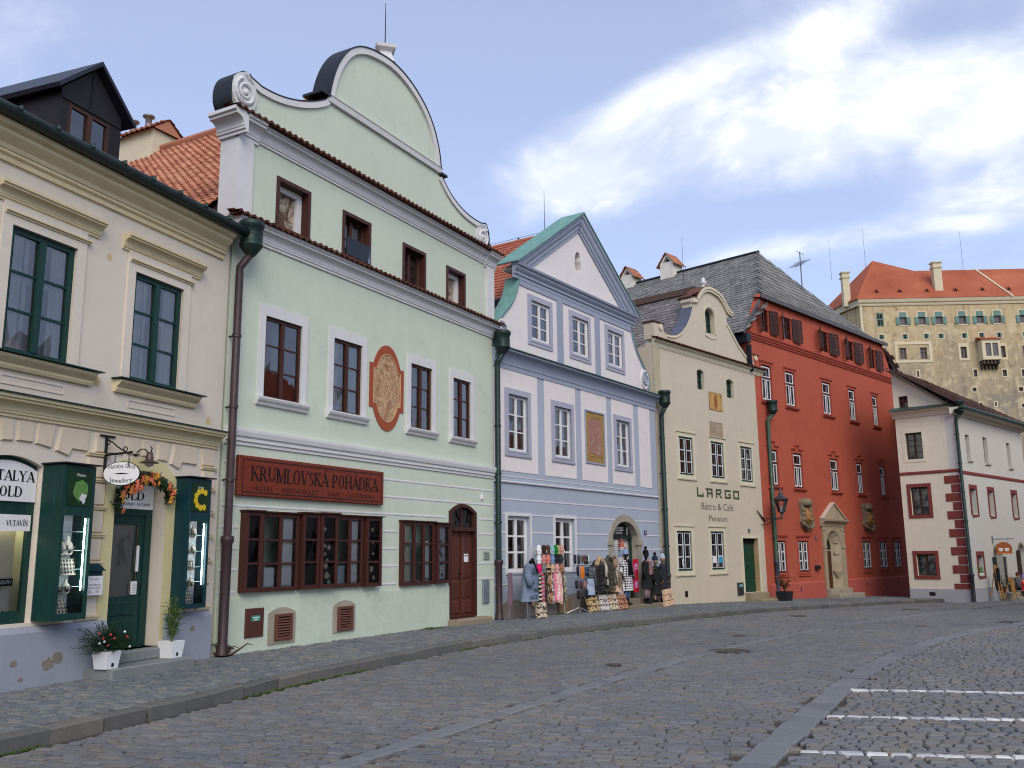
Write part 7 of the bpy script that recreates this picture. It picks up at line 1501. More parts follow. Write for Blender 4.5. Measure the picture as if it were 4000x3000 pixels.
    # iron covers
    names = {0: 'large round rusty manhole cover in the middle of the street', 1: 'tiny valve cover in the cobbles between the kerb and the first paving band', 2: 'dark round manhole cover before the red house portal', 3: 'small valve cover between the drain grate and the large manhole', 4: 'small valve cover beyond the large manhole', 5: 'round manhole cover toward the white corner house'}
    IR = flat('rusty_iron', C(84, 76, 72), .6, .5, .5, var=.3, scale=20, bump=.4)
    for k, (x, y, r) in enumerate(MANHOLES):
        m = MB(); m.lathe([(r, -.06), (r, .012), (r-.03, .014), (r-.035, .006), (.01, .006)], (0, 0, 0), 20)
        for a in range(-3, 4):
            h = r*.8; ww = math.sqrt(max(0, h*h-(a*r*.24)**2)); m.box(-ww, ww, a*r*.24-r*.05, a*r*.24+r*.05, .006, .013)
        o = m.build('manhole_cover', IR, None, loc=(x, y, gz(x, y)-.125)); tag(o, names[k], 'manhole cover', 'iron covers set in the street')
    m = MB(); m.box(-.42, .42, -.24, -.20, -.05, .01); m.box(-.42, .42, .20, .24, -.05, .01)
    for k in range(9): m.box(-.42+.1*k, -.38+.1*k, -.2, .2, -.05, .01)
    m.box(-.42, .42, -.24, .24, -.08, -.06); o = m.build('drain_grate', IR, None, loc=(13.0, 24.68, gz(13, 24.68)-.122), rotz=.9); tag(o, 'slotted rectangular drain grate set in the cobbles', 'drain grate')
    # moss and small weeds in the kerb gutter and along the house feet
    b = MB(); rr = random.Random(21)
    def tuft(x, y, z, s):
        for k in range(4):
            a = rr.uniform(0, 2*PI); d = Vector((math.cos(a), math.sin(a), rr.uniform(.2, 1.1))).normalized()*s*rr.uniform(.5, 1.2); w = Vector((-d.y, d.x, 0)).normalized()*s*.3 if abs(d.x)+abs(d.y) > .0001 else Vector((s, 0, 0)); p = Vector((x+rr.gauss(0, s*.6), y+rr.gauss(0, s*.6), z)); b.add([p-w, p+w, p+d], [(0, 1, 2)])
    Lk = polylen(KERB)[-1]
    for k in range(6500):
        t = 8+(Lk-14)*rr.random()**1.5; 
        if math.sin(t*1.1)+.8*math.sin(t*2.9+1) < .05: continue
        x, y, dx, dy = pos(KERB, np.array([t])); o = .012+abs(rr.gauss(0, .03)); a, b_ = x[0]+dy[0]*o, y[0]-dx[0]*o; tuft(a, b_, gz(a, b_)-.135, .022)
    fl = polylen(FACADE)
    for k in range(2600):
        t = 8+36*rr.random()
        if math.sin(t*1.7)+math.sin(t*.6+2) < .5: continue
        x, y, dx, dy = pos(FACADE, np.array([t])); o = .04+abs(rr.gauss(0, .03)); a, b_ = x[0]+dy[0]*o, y[0]-dx[0]*o; tuft(a, b_, gz(a, b_)-.01, .02)
    x, y = at('green', 6.4, .1)[:2]
    for k in range(160): a, b_ = x+rr.gauss(0, .16), y+rr.gauss(0, .16); tuft(a, b_, gz(a, b_), .035)
    for u0 in (1.9, 3.0):
        for k in range(240): p = at('blue', u0+rr.gauss(0, .22), .12+abs(rr.gauss(0, .06))); tuft(p[0], p[1], p[2], .028)
    tag(b.build('moss', flat('gutter_moss', C(86, 112, 44), .95, .1, var=.45)), 'green moss and small weeds along the kerb and house feet', 'moss', kind='stuff')
    # dead ivy stump at the drain pipe
    v = MB()
    for k in range(26):
        a = rr.uniform(0, 2*PI); r = rr.uniform(.05, .26); p = Vector((rr.gauss(0, .05), rr.gauss(0, .04), 0)); pts = [p]
        for q in range(4): p = p+Vector((math.cos(a)*r*.35+rr.gauss(0, .03), math.sin(a)*r*.2+rr.gauss(0, .03), rr.uniform(-.0, .10) if q < 3 else -.03)); pts.append(p)
        v.tube(pts, [.022, .018, .014, .010, .005], 5)
    o = v.build('ivy_stump', wood('dead_bark', C(74, 54, 42)), None, loc=at('green', .02, .12)); tag(o, 'gnarled dead ivy stump at the foot of the brown drainpipe', 'stump')
build_ground()

# ================================================================ the clothes shop's goods on the pavement
def loft(mb, secs, n=14, cap=True):
    """stack of ellipses (cx, cy, z, rx, ry)"""
    vs = []; fs = []
    for (cx, cy, z, rx, ry) in secs:
        for k in range(n): a = 2*PI*k/n; vs.append((cx+rx*math.cos(a), cy+ry*math.sin(a), z))
    for i in range(len(secs)-1):
        for k in range(n): k2 = (k+1) % n; fs.append((i*n+k, i*n+k2, (i+1)*n+k2, (i+1)*n+k))
    if cap: fs += [tuple(range(n)), tuple((len(secs)-1)*n+k for k in range(n))]
    mb.add(vs, fs)
def build_goods():
    rz = rotof('blue')
    def T(name, label, cat, u, out, z=None, group=None, dz=0): return empty(name, at('blue', u, out, z, dz), rz, label, cat, group)
    # grid panel with caps and bobble hats
    t = T('hat_rack', 'white wire grid panel covered with winter hats by the shop window', 'display rack', 2.05, .36, 0)
    b = MB()
    for x in np.arange(-.90, .91, .06): b.tube([(x, 0, 1.12), (x, 0, 1.86)], .0035, 4, False)
    for z in np.arange(1.12, 1.87, .06): b.tube([(-.90, .006, z), (.90, .006, z)], .0035, 4, False)
    for x in (-.92, .92): b.tube([(x, .01, -.1), (x, .01, 1.88)], .014, 6)
    b.build('grid', flat('white_wire', C(190, 192, 200), .5, .4), t); b = MB()
    for z in (1.40, 1.655): b.box(-.7, .8, -.10, .0, z-.012, z)
    b.build('shelf', flat('grey_shelf', C(120, 122, 130), .5), t)
    rows = [(1.80, [(705, 'white', (228, 228, 232)), (800, 'dark chocolate', (62, 44, 40)), (872, 'brown', (84, 62, 50)), (946, 'pale turquoise', (140, 180, 184)), (1010, 'bright green', (30, 120, 50)), (1065, 'beige', (176, 150, 120)), (1130, 'dusty pink', (190, 144, 140))]),
            (1.55, [(705, 'white spotted', (224, 224, 226)), (790, 'rose', (196, 130, 128)), (868, 'salmon', (206, 124, 110)), (945, 'cornflower blue', (110, 140, 180)), (1025, 'black', (42, 44, 50)), (1110, 'charcoal', (58, 58, 64))]),
            (1.30, [(705, 'hot pink', (220, 40, 110)), (785, 'mid grey', (120, 118, 120)), (865, 'camel and black', (176, 150, 116)), (945, 'sand', (190, 166, 136)), (1030, 'old rose', (206, 152, 146)), (1115, 'brown leopard', (150, 110, 84))])]
    for r, (z, hs) in enumerate(rows):
        for (px, nm, c) in hs:
            u = 1.33+(px-650)*1.53/530; w = random.uniform(.95, 1.06)
            o = T('winter_hat', f'{nm} winter hat on the wire rack, {("top", "middle", "bottom")[r]} row', 'hat', u, .44, z-.13, 'winter hats on the wire rack')
            m = flat('wool_'+nm.replace(' ', '_'), C(*c), .95, .05, var=.2, scale=40, bump=.5)
            b = MB(); loft(b, [(0, 0, .10, .078*w, .07), (0, 0, .14, .080*w, .07), (0, 0, .18, .070, .062), (0, 0, .22, .045, .04), (0, 0, .24, .012, .012)], 12); o_ = b.build('crown', m, o, True)
            b = MB(); loft(b, [(0, -.01, -.02, .062, .055), (0, -.01, .05, .080, .06), (0, -.012, .10, .088*w, .078), (0, -.012, .115, .080, .07)], 12); b.build('folded_brim', m, o, True)
            if r == 0 and nm in ('white', 'dark chocolate', 'dusty pink', 'brown'): b = MB(); b.box(-.016, .016, -.095, -.09, .02, .09); b.build('price_tag', PAPER, o)
            if r == 2 and nm == 'camel and black': b = MB(); loft(b, [(0, -.014, .045, .082, .064), (0, -.014, .10, .09, .08)], 12); b.build('band', INK, o)
    # scarves on a rail
    t = T('scarf_rail', 'long low rail on two legs carrying the hanging scarves', 'display rail', 1.45, .42, 0); b = MB(); b.tube([(-1.42, 0, 1.17), (1.42, 0, 1.17)], .014, 6)
    for x in (-1.38, 1.38): b.tube([(x, 0, -.1), (x, 0, 1.17)], .014, 6); b.tube([(x, -.2, -.08), (x, .2, -.08)], .014, 6)
    b.build('rail', flat('chrome_rail', C(170, 172, 176), .3, .6, .8), t)
    SC_ = [(185, 'mauve', 'plain', (120, 96, 110), None), (480, 'lilac', 'vstripe', (160, 148, 178), (120, 108, 140)), (520, 'dark plum', 'plain', (66, 54, 66), None), (572, 'peach', 'vstripe', (214, 168, 138), (190, 140, 116)), (632, 'rust and tan striped', 'vstripe', (170, 118, 80), (80, 54, 44)), (700, 'cream and black block checked', 'hstripe', (206, 200, 178), (38, 36, 36)), (760, 'grey, cerise and mauve block', 'hstripe', (148, 150, 168), (196, 60, 84)),
           (812, 'charcoal checked', 'check', (96, 86, 80), (40, 36, 36)), (856, 'taupe striped', 'vstripe', (176, 156, 132), (70, 60, 52)), (900, 'tan and brick striped', 'vstripe', (180, 130, 96), (92, 62, 52)), (942, 'black and white zigzag', 'hound', (40, 38, 40), (210, 206, 200)), (985, 'bright pink', 'plain', (226, 128, 150), None), (1046, 'pink and white houndstooth', 'hound', (222, 150, 156), (236, 226, 222)), (1100, 'cream and rose checked', 'check', (224, 206, 194), (206, 140, 140)), (1140, 'dark tartan', 'check', (50, 52, 46), (120, 118, 100)), (1182, 'cream and black tartan', 'check', (196, 188, 164), (56, 54, 52))]
    for k, (px, nm, kind, c1, c2) in enumerate(SC_):
        u = .07+(px-170)*.00273; L = random.uniform(.76, .86); w = .125 if k not in (10, 14) else .09
        o = T('scarf', f'{nm} scarf hanging from the long rail', 'scarf', u, .42, 1.18-L, 'scarves on the long rail')
        m = pattern('scarf_'+str(k), kind, C(*c1), C(*c2), 34, 9 if kind == 'hstripe' else 26) if c2 else flat('scarf_'+str(k), C(*c1), .95, .05, var=.2, scale=20)
        b = MB(); n = 12; vs = []; ph = random.uniform(0, 6)
        for i in range(n+1):
            z = L*i/n+.0; ww = w*(.5+.06*math.sin(i+ph)) * (1.06-.25*i/n); sh = .016*math.sin(i*.6+ph)+.05*(1-i/n)*((px-700)/700)
            for j in range(9): a = j/8; vs.append((sh-ww+2*ww*a, -.02-.022*math.sin(a*PI*3.2+ph)-.02*(1-i/n), z))
            for j in range(9): a = 1-j/8; vs.append((sh-ww+2*ww*a, .012-.022*math.sin(a*PI*3.2+ph)-.02*(1-i/n), z))
        fs = [(i*18+j, i*18+(j+1) % 18, (i+1)*18+(j+1) % 18, (i+1)*18+j) for i in range(n) for j in range(18)]; b.add(vs, fs); b.build('cloth', m, o, True)
        b = MB()
        for j in range(9): x = -w*.5+w*j/8+.05*((px-700)/700); b.tube([(x, -.03, 0), (x+random.uniform(-.01, .01), -.035, -.07)], .005, 4)
        b.build('fringe', m, o)
    # coat with big letters on a stand
    t = T('coat', 'grey-blue coat printed with big black letters on a pole stand', 'coat', .50, .78); C0 = flat('denim_grey_wool', C(118, 132, 152), .95, .05, var=.18, scale=20, bump=.5)
    b = MB(); loft(b, [(0, 0, .46, .36, .17), (.0, 0, .7, .345, .17), (0, 0, 1.0, .30, .16), (.0, 0, 1.22, .25, .14), (.0, 0, 1.36, .20, .12), (0, 0, 1.46, .08, .07)], 16); b.build('body', C0, t, True)
    b = MB(); b.tube([(-.17, -.03, 1.34), (-.27, -.12, 1.12), (-.24, -.19, .86)], [.09, .10, .095], 10); b.tube([(.18, -.0, 1.34), (.3, .02, 1.1), (.33, .02, .85)], [.09, .10, .09], 10); b.build('sleeve', C0, t, True)
    b = MB(); b.tube([(-.1, -.08, 1.46), (0, -.1, 1.53), (.11, -.06, 1.44), (.2, -.14, 1.2)], [.04, .05, .04, .02], 8); b.build('collar', INK, t, True)
    b = MB(); text(b, 'SNI', 0, 1.14, .12, -.172, width=.32, xc=.02); text(b, 'ON', 0, 1.26, .08, -.16, width=.2, xc=-.02); text(b, 'INIE', 0, .70, .10, -.185, width=.32, xc=.08); text(b, 'NICE', 0, .52, .10, -.182, width=.36, xc=-.08); text(b, 'Z', 0, .92, .10, -.292, xc=-.24); b.build('lettering', INK, t)
    b = MB(); b.tube([(-.12, 0, .0), (-.12, 0, .6)], .016, 6); b.tube([(-.32, 0, .01), (.1, 0, .01)], .014, 6); b.tube([(-.12, -.2, .01), (-.12, .2, .01)], .014, 6); b.build('stand', MATS['chrome_rail'], t)
    # patterned bags on the ground
    def bag(u, out, w, h, label, mat, tilt=.28, gr='patterned bags on the pavement'):
        t = T('shopping_bag', label, 'bag', u, out, None, gr); X = Matrix.Rotation(-tilt, 4, 'X') @ Matrix.Rotation(random.uniform(-.06, .06), 4, 'Y'); b = MB(X)
        for i in range(3):
            z0, z1 = h*i/3, h*(i+1)/3-.012; s = .03*math.sin(PI*.5); loft(b, [(0, 0, z0+.0, w/2-.02, .045), (0, 0, z0+.02, w/2, .065), (0, 0, (z0+z1)/2, w/2, .075), (0, 0, z1-.02, w/2, .065), (0, 0, z1, w/2-.02, .045)], 4) if 0 else b.bbox(-w/2, w/2, -.07-.01*(i == 1), .06, z0, z1, .025)
        b.build('body', mat, t); b = MB(X); pts = [(w*.42+.10*math.sin(a), -.03, h*.45+.16*math.cos(a)) for a in np.linspace(.2, PI-.2, 9)]; b.tube(pts, .013, 6); b.tube([(-.08, -.095, h*.62), (0, -.12, h*.52), (.08, -.095, h*.62)], .010, 5); b.build('strap', MATS['dead_bark'], t)
    K1, K2 = C(206, 192, 170), C(44, 38, 36)
    bag(.98, .84, .38, .42, 'cream and black patterned bag below the lettered coat', pattern('bag_a', 'cow', K1, K2, 13, 15), .12)
    bag(4.42, .52, .52, .50, 'tan bag with sparse black motifs, farthest from the doorstep of the four', pattern('bag_b', 'cow', C(190, 166, 124), C(48, 40, 34), 8, 9)); bag(5.06, .52, .52, .50, 'white and grey bag with dense dark motifs, second of the four by the door', pattern('bag_c', 'cow', C(206, 202, 196), C(50, 46, 46), 17, 18))
    bag(5.66, .52, .52, .50, 'cream bag with black and brown motifs, third of the four by the door', pattern('bag_d', 'cow', C(214, 200, 176), C(46, 38, 32), 12, 13, C(150, 96, 60))); bag(6.28, .52, .54, .48, 'rust and pink flowery bag, nearest the doorstep of the four', pattern('bag_e', 'cow', C(176, 126, 100), C(70, 46, 40), 16, 15, C(196, 150, 130)))
    bag(9.42, .62, .62, .58, 'pale peach bag with tiny print standing by the downpipe', pattern('bag_f', 'spots', C(222, 190, 160), C(178, 130, 104), 26, 8), .06)
    # spinner stand with small clothes
    t = T('clothes_stand', 'chrome spinner stand on a star foot hung with gloves and small bags', 'display stand', 3.52, .5); b = MB(); b.tube([(0, 0, .05), (0, 0, 1.68)], .016, 8)
    for k in range(4): a = PI/4+PI/2*k; b.tube([(0, 0, .16), (.40*math.cos(a), .34*math.sin(a), .015)], .014, 6)
    for z in (1.66, 1.36, 1.0, .74):
        for k in range(6): a = PI/3*k; b.tube([(0, 0, z), (.42*math.cos(a), .22*math.sin(a), z+.02)], .006, 5)
    b.build('frame', MATS['chrome_rail'], t)
    items = [('glove_pair', -.40, 1.38, .15, .28, (48, 48, 50), 'black leather'), ('glove_pair', -.24, 1.37, .13, .28, (58, 54, 52), 'charcoal knit'), ('glove_pair', -.10, 1.38, .10, .27, (92, 88, 70), 'olive'), ('glove_pair', .04, 1.37, .12, .28, (96, 52, 66), 'burgundy top-row'), ('glove_pair', .20, 1.37, .14, .28, (24, 74, 54), 'bottle green'), ('glove_pair', .34, 1.36, .10, .30, (206, 202, 190), 'cream'),
             ('glove_pair', -.30, 1.04, .13, .30, (40, 40, 44), 'black middle-row'), ('small_bag', -.10, 1.0, .20, .34, (216, 122, 40), 'bright orange'), ('glove_pair', .10, 1.02, .13, .30, (60, 76, 96), 'blue speckled'), ('glove_pair', .26, 1.02, .13, .30, (50, 60, 84), 'navy patterned'),
             ('glove_pair', -.36, .68, .14, .26, (44, 40, 44), 'black lower-row'), ('glove_pair', -.18, .67, .15, .26, (84, 50, 58), 'wine red'), ('glove_pair', .02, .66, .14, .26, (150, 112, 104), 'dusty rose'), ('glove_pair', -.30, .38, .16, .28, (40, 42, 46), 'black left bottom-row'), ('glove_pair', -.10, .38, .16, .28, (58, 58, 58), 'grey-marked bottom-row'), ('glove_pair', .12, .38, .18, .29, (36, 40, 46), 'blue-black bottom-row')]
    for (nm, x, z, w, h, c, lab) in items:
        o = T(nm, f'{lab} {"pair of gloves" if nm == "glove_pair" else "quilted bag"} hanging on the spinner stand', 'gloves' if nm == 'glove_pair' else 'bag', 3.52+x, .5+.16+.05*math.cos(x*5), None, 'gloves and bags on the spinner stand', dz=z); b = MB()
        if nm == 'small_bag': loft(b, [(0, 0, 0, w*.3, .03), (0, 0, h*.12, w*.48, .05), (0, 0, h*.6, w*.5, .05), (0, 0, h*.9, w*.42, .04), (0, 0, h, w*.2, .02)], 12)
        else:
            for s in (-1, 1):
                loft(b, [(s*w*.24, 0, h*.38, w*.2, .025), (s*w*.24, 0, h*.7, w*.22, .03), (s*w*.22, 0, h, w*.18, .025)], 8)
                for k in range(4): b.tube([(s*w*.24+(k-1.5)*w*.1, 0, h*.4), (s*w*.24+(k-1.5)*w*.12, -.01, h*(.06+.05*abs(k-1.5)))], w*.05, 5)
                b.tube([(s*w*.42, 0, h*.6), (s*w*.5, -.01, h*.34)], w*.05, 5)
        b.build('body', flat('goods_'+'_'.join(str(q) for q in c), C(*c), .8, .2, var=.3, scale=30), o, True)
    o = T('handbag', 'grey and black striped handbag above the gingham shirt', 'bag', 4.22, .55, None, None, 1.02); b = MB(); loft(b, [(0, 0, 0, .16, .05), (0, 0, .06, .19, .07), (0, 0, .26, .14, .05), (0, 0, .3, .10, .03)], 12); b.tube([(-.1, 0, .28), (-.06, 0, .46), (.05, 0, .46), (.1, 0, .28)], .012, 6); b.build('body', pattern('bag_stripe', 'hstripe', C(120, 124, 132), C(40, 42, 50), 20, 26), o, True)
    o = T('shirt', 'blue and white gingham cloth hanging between the spinner stand and the black puffer coat', 'shirt', 4.25, .5, None, None, .50); b = MB(); loft(b, [(0, 0, 0, .23, .07), (0, 0, .3, .21, .08), (0, 0, .48, .17, .06), (0, 0, .56, .06, .03)], 14); b.build('cloth', pattern('gingham', 'check', C(200, 210, 222), C(86, 110, 150), 30, 30), o, True)
    # coats on dummies
    def puffer(u, out, w, label, m, top, bot, fur=None):
        t = T('puffer_coat', label, 'coat', u, out, None, 'puffer coats by the shop door'); b = MB(); secs = []; n = 26
        for i in range(n+1):
            f = i/n; z = bot+(top-bot)*f; rx = w*(.48+.05*math.sin(f*PI)-(.34*max(0, f-.78)/.22 if f > .78 else 0)); secs.append((0, .02*math.sin(f*3), z, rx*(1+.045*abs(math.sin(f*PI*6.5))), .17*(1-.45*max(0, f-.8)/.2)*(1+.10*abs(math.sin(f*PI*6.5)))))
        loft(b, secs, 18); b.build('body', m, t, True); b = MB()
        for s in (-1, 1):
            P = [(s*w*.40, -.02, top-.20), (s*w*.52, -.06, top-.42), (s*w*.53, -.10, top-.62), (s*w*.50, -.13, top-.80)]; q = []; rs = []
            for i in range(13): f = i/12*3; k = min(int(f), 2); g = f-k; q.append(tuple(P[k][a]*(1-g)+P[k+1][a]*g for a in range(3))); rs.append(.075*(1+.12*abs(math.sin(i*1.5))))
            b.tube(q, rs, 10)
        b.build('sleeve', m, t, True); b = MB(); b.tube([(-.16, -.06, top-.14), (-.13, -.10, top-.02), (0, -.06, top+.05), (.13, -.10, top-.02), (.16, -.06, top-.14)], .07, 9); b.build('hood', fur or m, t, True)
        if fur: b = MB(); b.tube([(.13, -.15, top-.02), (.18, -.2, top-.2), (.15, -.21, top-.5)], [.05, .045, .05], 8); b.tube([(.16, -.19, top-.1), (.24, -.21, top-.36)], [.04, .045], 8); b.build('scarf', flat('cream_scarf', C(205, 196, 178), .95, var=.2), t, True); b = MB(); b.box(.16, .21, -.25, -.245, top-.75, top-.57); b.build('price_tag', PAPER, t)
        b = MB(); b.tube([(0, 0, .02), (0, 0, bot+.1)], .018, 6); b.tube([(-.2, 0, .015), (.2, 0, .015)], .014, 6); b.tube([(0, -.18, .015), (0, .18, .015)], .014, 6); b.build('stand', MATS['chrome_rail'], t)
    puffer(4.78, .45, .62, 'long glossy black quilted coat with a fur collar and cream scarf', flat('black_nylon', C(34, 34, 38), .28, .6, var=.2), 1.52, .60, pattern('fur', 'cow', C(190, 160, 124), C(96, 72, 52), 22, 24))
    puffer(5.36, .45, .62, 'long olive quilted coat with a hood beside the black one', flat('olive_nylon', C(64, 62, 46), .32, .5, var=.25), 1.56, .60)
    SK = flat('mannequin_skin', C(150, 126, 104), .5, .4, var=.05); SKD = flat('black_mannequin', C(34, 32, 34), .35, .5, var=.1)
    def mannequin(u, out, z0, label, top, coat, hat, hat_c, pom_c, skin, hem=.52, w=.46, scarf=None, legs=None, group='dressed shop mannequins', turn=0.0, shoes=True):
        t = T('mannequin', label, 'mannequin', u, out, z0, group); t.rotation_euler[2] += turn; H_ = top
        b = MB(); b.ball((0, -.01, H_-.24), .078, .095, .115, 12, 9); b.ball((0, -.105, H_-.25), .014, .02, .02, 6, 4); b.tube([(0, 0, H_-.34), (0, .0, H_-.46)], .045, 8); loft(b, [(0, 0, H_-.86, .13, .09), (0, 0, H_-.66, .15, .1), (0, 0, H_-.5, .17, .09), (0, 0, H_-.44, .07, .06)], 12)
        for s in (-1, 1): b.tube([(s*.075, 0, H_-.86), (s*.085, -.01, .48), (s*.09, .02, .12), (s*.09, -.03, .05)], [.075, .055, .04, .035], 8); b.tube([(s*w*.52, -.08, H_-.96), (s*w*.53, -.12, H_-1.05)], [.03, .02], 6)
        b.build('body', skin, t, True)
        b = MB(); loft(b, [(0, 0, hem, w*.52, .16), (0, 0, hem+.2, w*.50, .16), (0, 0, H_-.86, w*.42, .14), (0, 0, H_-.62, w*.44, .14), (0, 0, H_-.50, w*.38, .11), (0, 0, H_-.43, w*.2, .08)], 16)
        for s in (-1, 1): b.tube([(s*w*.40, 0, H_-.52), (s*w*.50, -.02, H_-.72), (s*w*.52, -.08, H_-.98)], [.068, .062, .052], 9)
        b.build('coat', coat, t, True)
        b = MB(); loft(b, [(0, 0, H_-.23, .095, .105), (0, 0, H_-.18, .098, .11), (0, 0, H_-.12, .085, .095), (0, 0, H_-.07, .05, .055), (0, 0, H_-.05, .01, .01)], 12); b.build('hat', flat('hat_'+hat, C(*hat_c), .95, .05, var=.2, scale=40, bump=.5), t, True)
        b = MB(); b.ball((0, 0, H_-.01), .055, n=10, m=7); b.build('pompom', flat('pom_'+hat, C(*pom_c), .95, .05, var=.3, scale=60), t, True)
        if scarf: b = MB(); b.tube([(-.1, -.08, H_-.44), (0, -.13, H_-.47), (.1, -.06, H_-.43)], .045, 8); b.tube([(-.03, -.15, H_-.46), (-.05, -.17, H_-.9)], [.05, .06], 6); b.tube([(.06, -.14, H_-.46), (.10, -.17, H_-.86)], [.04, .05], 6); b.build('scarf', scarf, t, True)
        if legs:
            b = MB()
            for s in (-1, 1): b.tube([(s*.075, 0, hem+.12), (s*.09, -.01, .40), (s*.09, .01, .20)], [.08, .065, .055], 9)
            b.build('trousers', legs, t, True)
        if shoes:
            b = MB()
            for s in (-1, 1): b.tube([(s*.09, .02, .24), (s*.09, .02, .06)], [.05, .045], 8); b.ball((s*.09, -.05, .035), .042, .11, .035, 8, 5)
            b.build('shoes', INK, t, True)
        return t
    BK = flat('black_coat_wool', C(36, 36, 40), .85, .15, var=.25, scale=20); NV = flat('charcoal_coat_wool', C(44, 46, 54), .85, .15, var=.25, scale=20)
    mannequin(8.18, .42, -.02, 'mannequin in a black coat with pink scarf, black bobble hat and black boots', 1.86, BK, 'black', (32, 30, 34), (36, 32, 34), SKD, .52, .50, flat('pink_scarf', C(206, 160, 158), .95, var=.15), flat('mauve_trousers', C(150, 128, 128), .9))
    mannequin(9.0, .36, -.12, 'mannequin in a black dress and navy bobble hat beside the long-coated one', 1.76, BK, 'navy', (44, 52, 66), (34, 34, 38), SK, .40, .42)
    mannequin(9.62, .34, -.14, 'mannequin in a long black coat with pale grey bobble hat beside the downpipe', 1.84, NV, 'pale_grey', (170, 180, 192), (120, 124, 136), SK, .34, .44)
    mannequin(6.78, .38, .02, 'mannequin on the doorstep in a houndstooth poncho with light blue bobble hat', 1.84, pattern('houndstooth', 'hound', C(34, 34, 36), C(222, 222, 222), 13, 13), 'light_blue', (130, 156, 190), (190, 160, 160), SKD, .46, .74, flat('black_scarf', C(30, 30, 32), .95), flat('jeans', C(90, 120, 165), .9))
    t = mannequin(6.0, .40, None, 'mannequin in a beige jumper and spotted skirt beside the olive coat', 1.62, flat('beige_knit', C(176, 164, 152), .95, var=.12, scale=40, bump=.4), 'leopard', (150, 124, 100), (120, 96, 76), SK, .98, .50, pattern('leopard_scarf', 'cow', C(196, 176, 150), C(60, 46, 40), 20, 22)); b = MB(); loft(b, [(0, 0, .55, .27, .17), (0, 0, .8, .26, .16), (0, 0, 1.0, .24, .15), (0, 0, 1.06, .2, .13)], 16); b.build('skirt', pattern('leopard_skirt', 'spots', C(200, 172, 146), C(50, 40, 38), 11, 8), t, True)
    o = T('scarf', 'black and white houndstooth scarf hanging on the stone jamb of the shop doorway', 'scarf', 6.72, .06, 1.42, 'scarves at the shop doorway'); b = MB(); b.box(-.13, .13, -.03, .0, 0, .66); b.build('cloth', pattern('houndstooth_b', 'hound', C(30, 30, 32), C(222, 222, 222), 15, 15), o)
    RD = flat('red_blanket', C(196, 30, 52), .9, var=.15)
    o = T('hanging_blanket', 'long red and magenta cloth panel hanging in the shop doorway', 'blanket', 8.0, .10, .38); b = MB(); b.box(-.17, .17, -.03, 0, 0, 1.08)
    for k, z in enumerate((.12, .70)): b.m = 1; b.box(-.165, .165, -.034, -.03, z, z+.26); b.m = 2; b.box(-.10, .10, -.037, -.034, z+.03, z+.22); b.m = 1; b.box(-.03, .06, -.039, -.037, z+.08, z+.12)
    b.build('cloth', [RD, flat('magenta_square', C(216, 40, 120), .9), flat('lilac_square', C(200, 160, 196), .9)], o)
    for k, (u, z, nm, c) in enumerate(((6.98, 1.86, 'tan', (176, 150, 110)), (7.30, 1.84, 'rust red', (140, 60, 50)), (7.62, 1.86, 'dusty red', (170, 96, 84)), (7.92, 1.62, 'orange', (206, 124, 60)), (7.45, 1.52, 'steel blue', (110, 130, 160)))):
        o = T('winter_hat', f'{nm} bobble hat hanging inside the shop doorway', 'hat', u, -.18, z, 'bobble hats in the shop doorway'); b = MB(); loft(b, [(0, 0, 0, .09, .08), (0, 0, .06, .095, .085), (0, 0, .16, .06, .055), (0, 0, .19, .02, .02)], 10); m = flat('door_hat_'+str(k), C(*c), .95, var=.2); b.build('crown', m, o, True); b = MB(); b.ball((0, 0, .23), .05, n=8, m=6); b.build('pompom', m, o, True)
    t = T('wire_stand', 'black wire grid stand behind the peach bag', 'display rack', 9.1, .45); b = MB()
    for x in np.linspace(-.2, .2, 5): b.tube([(x, 0, 0), (x, 0, .62)], .008, 4)
    for z in np.linspace(.02, .62, 6): b.tube([(-.2, .01, z), (.2, .01, z)], .008, 4)
    b.build('grid', IRON, t)
build_goods()

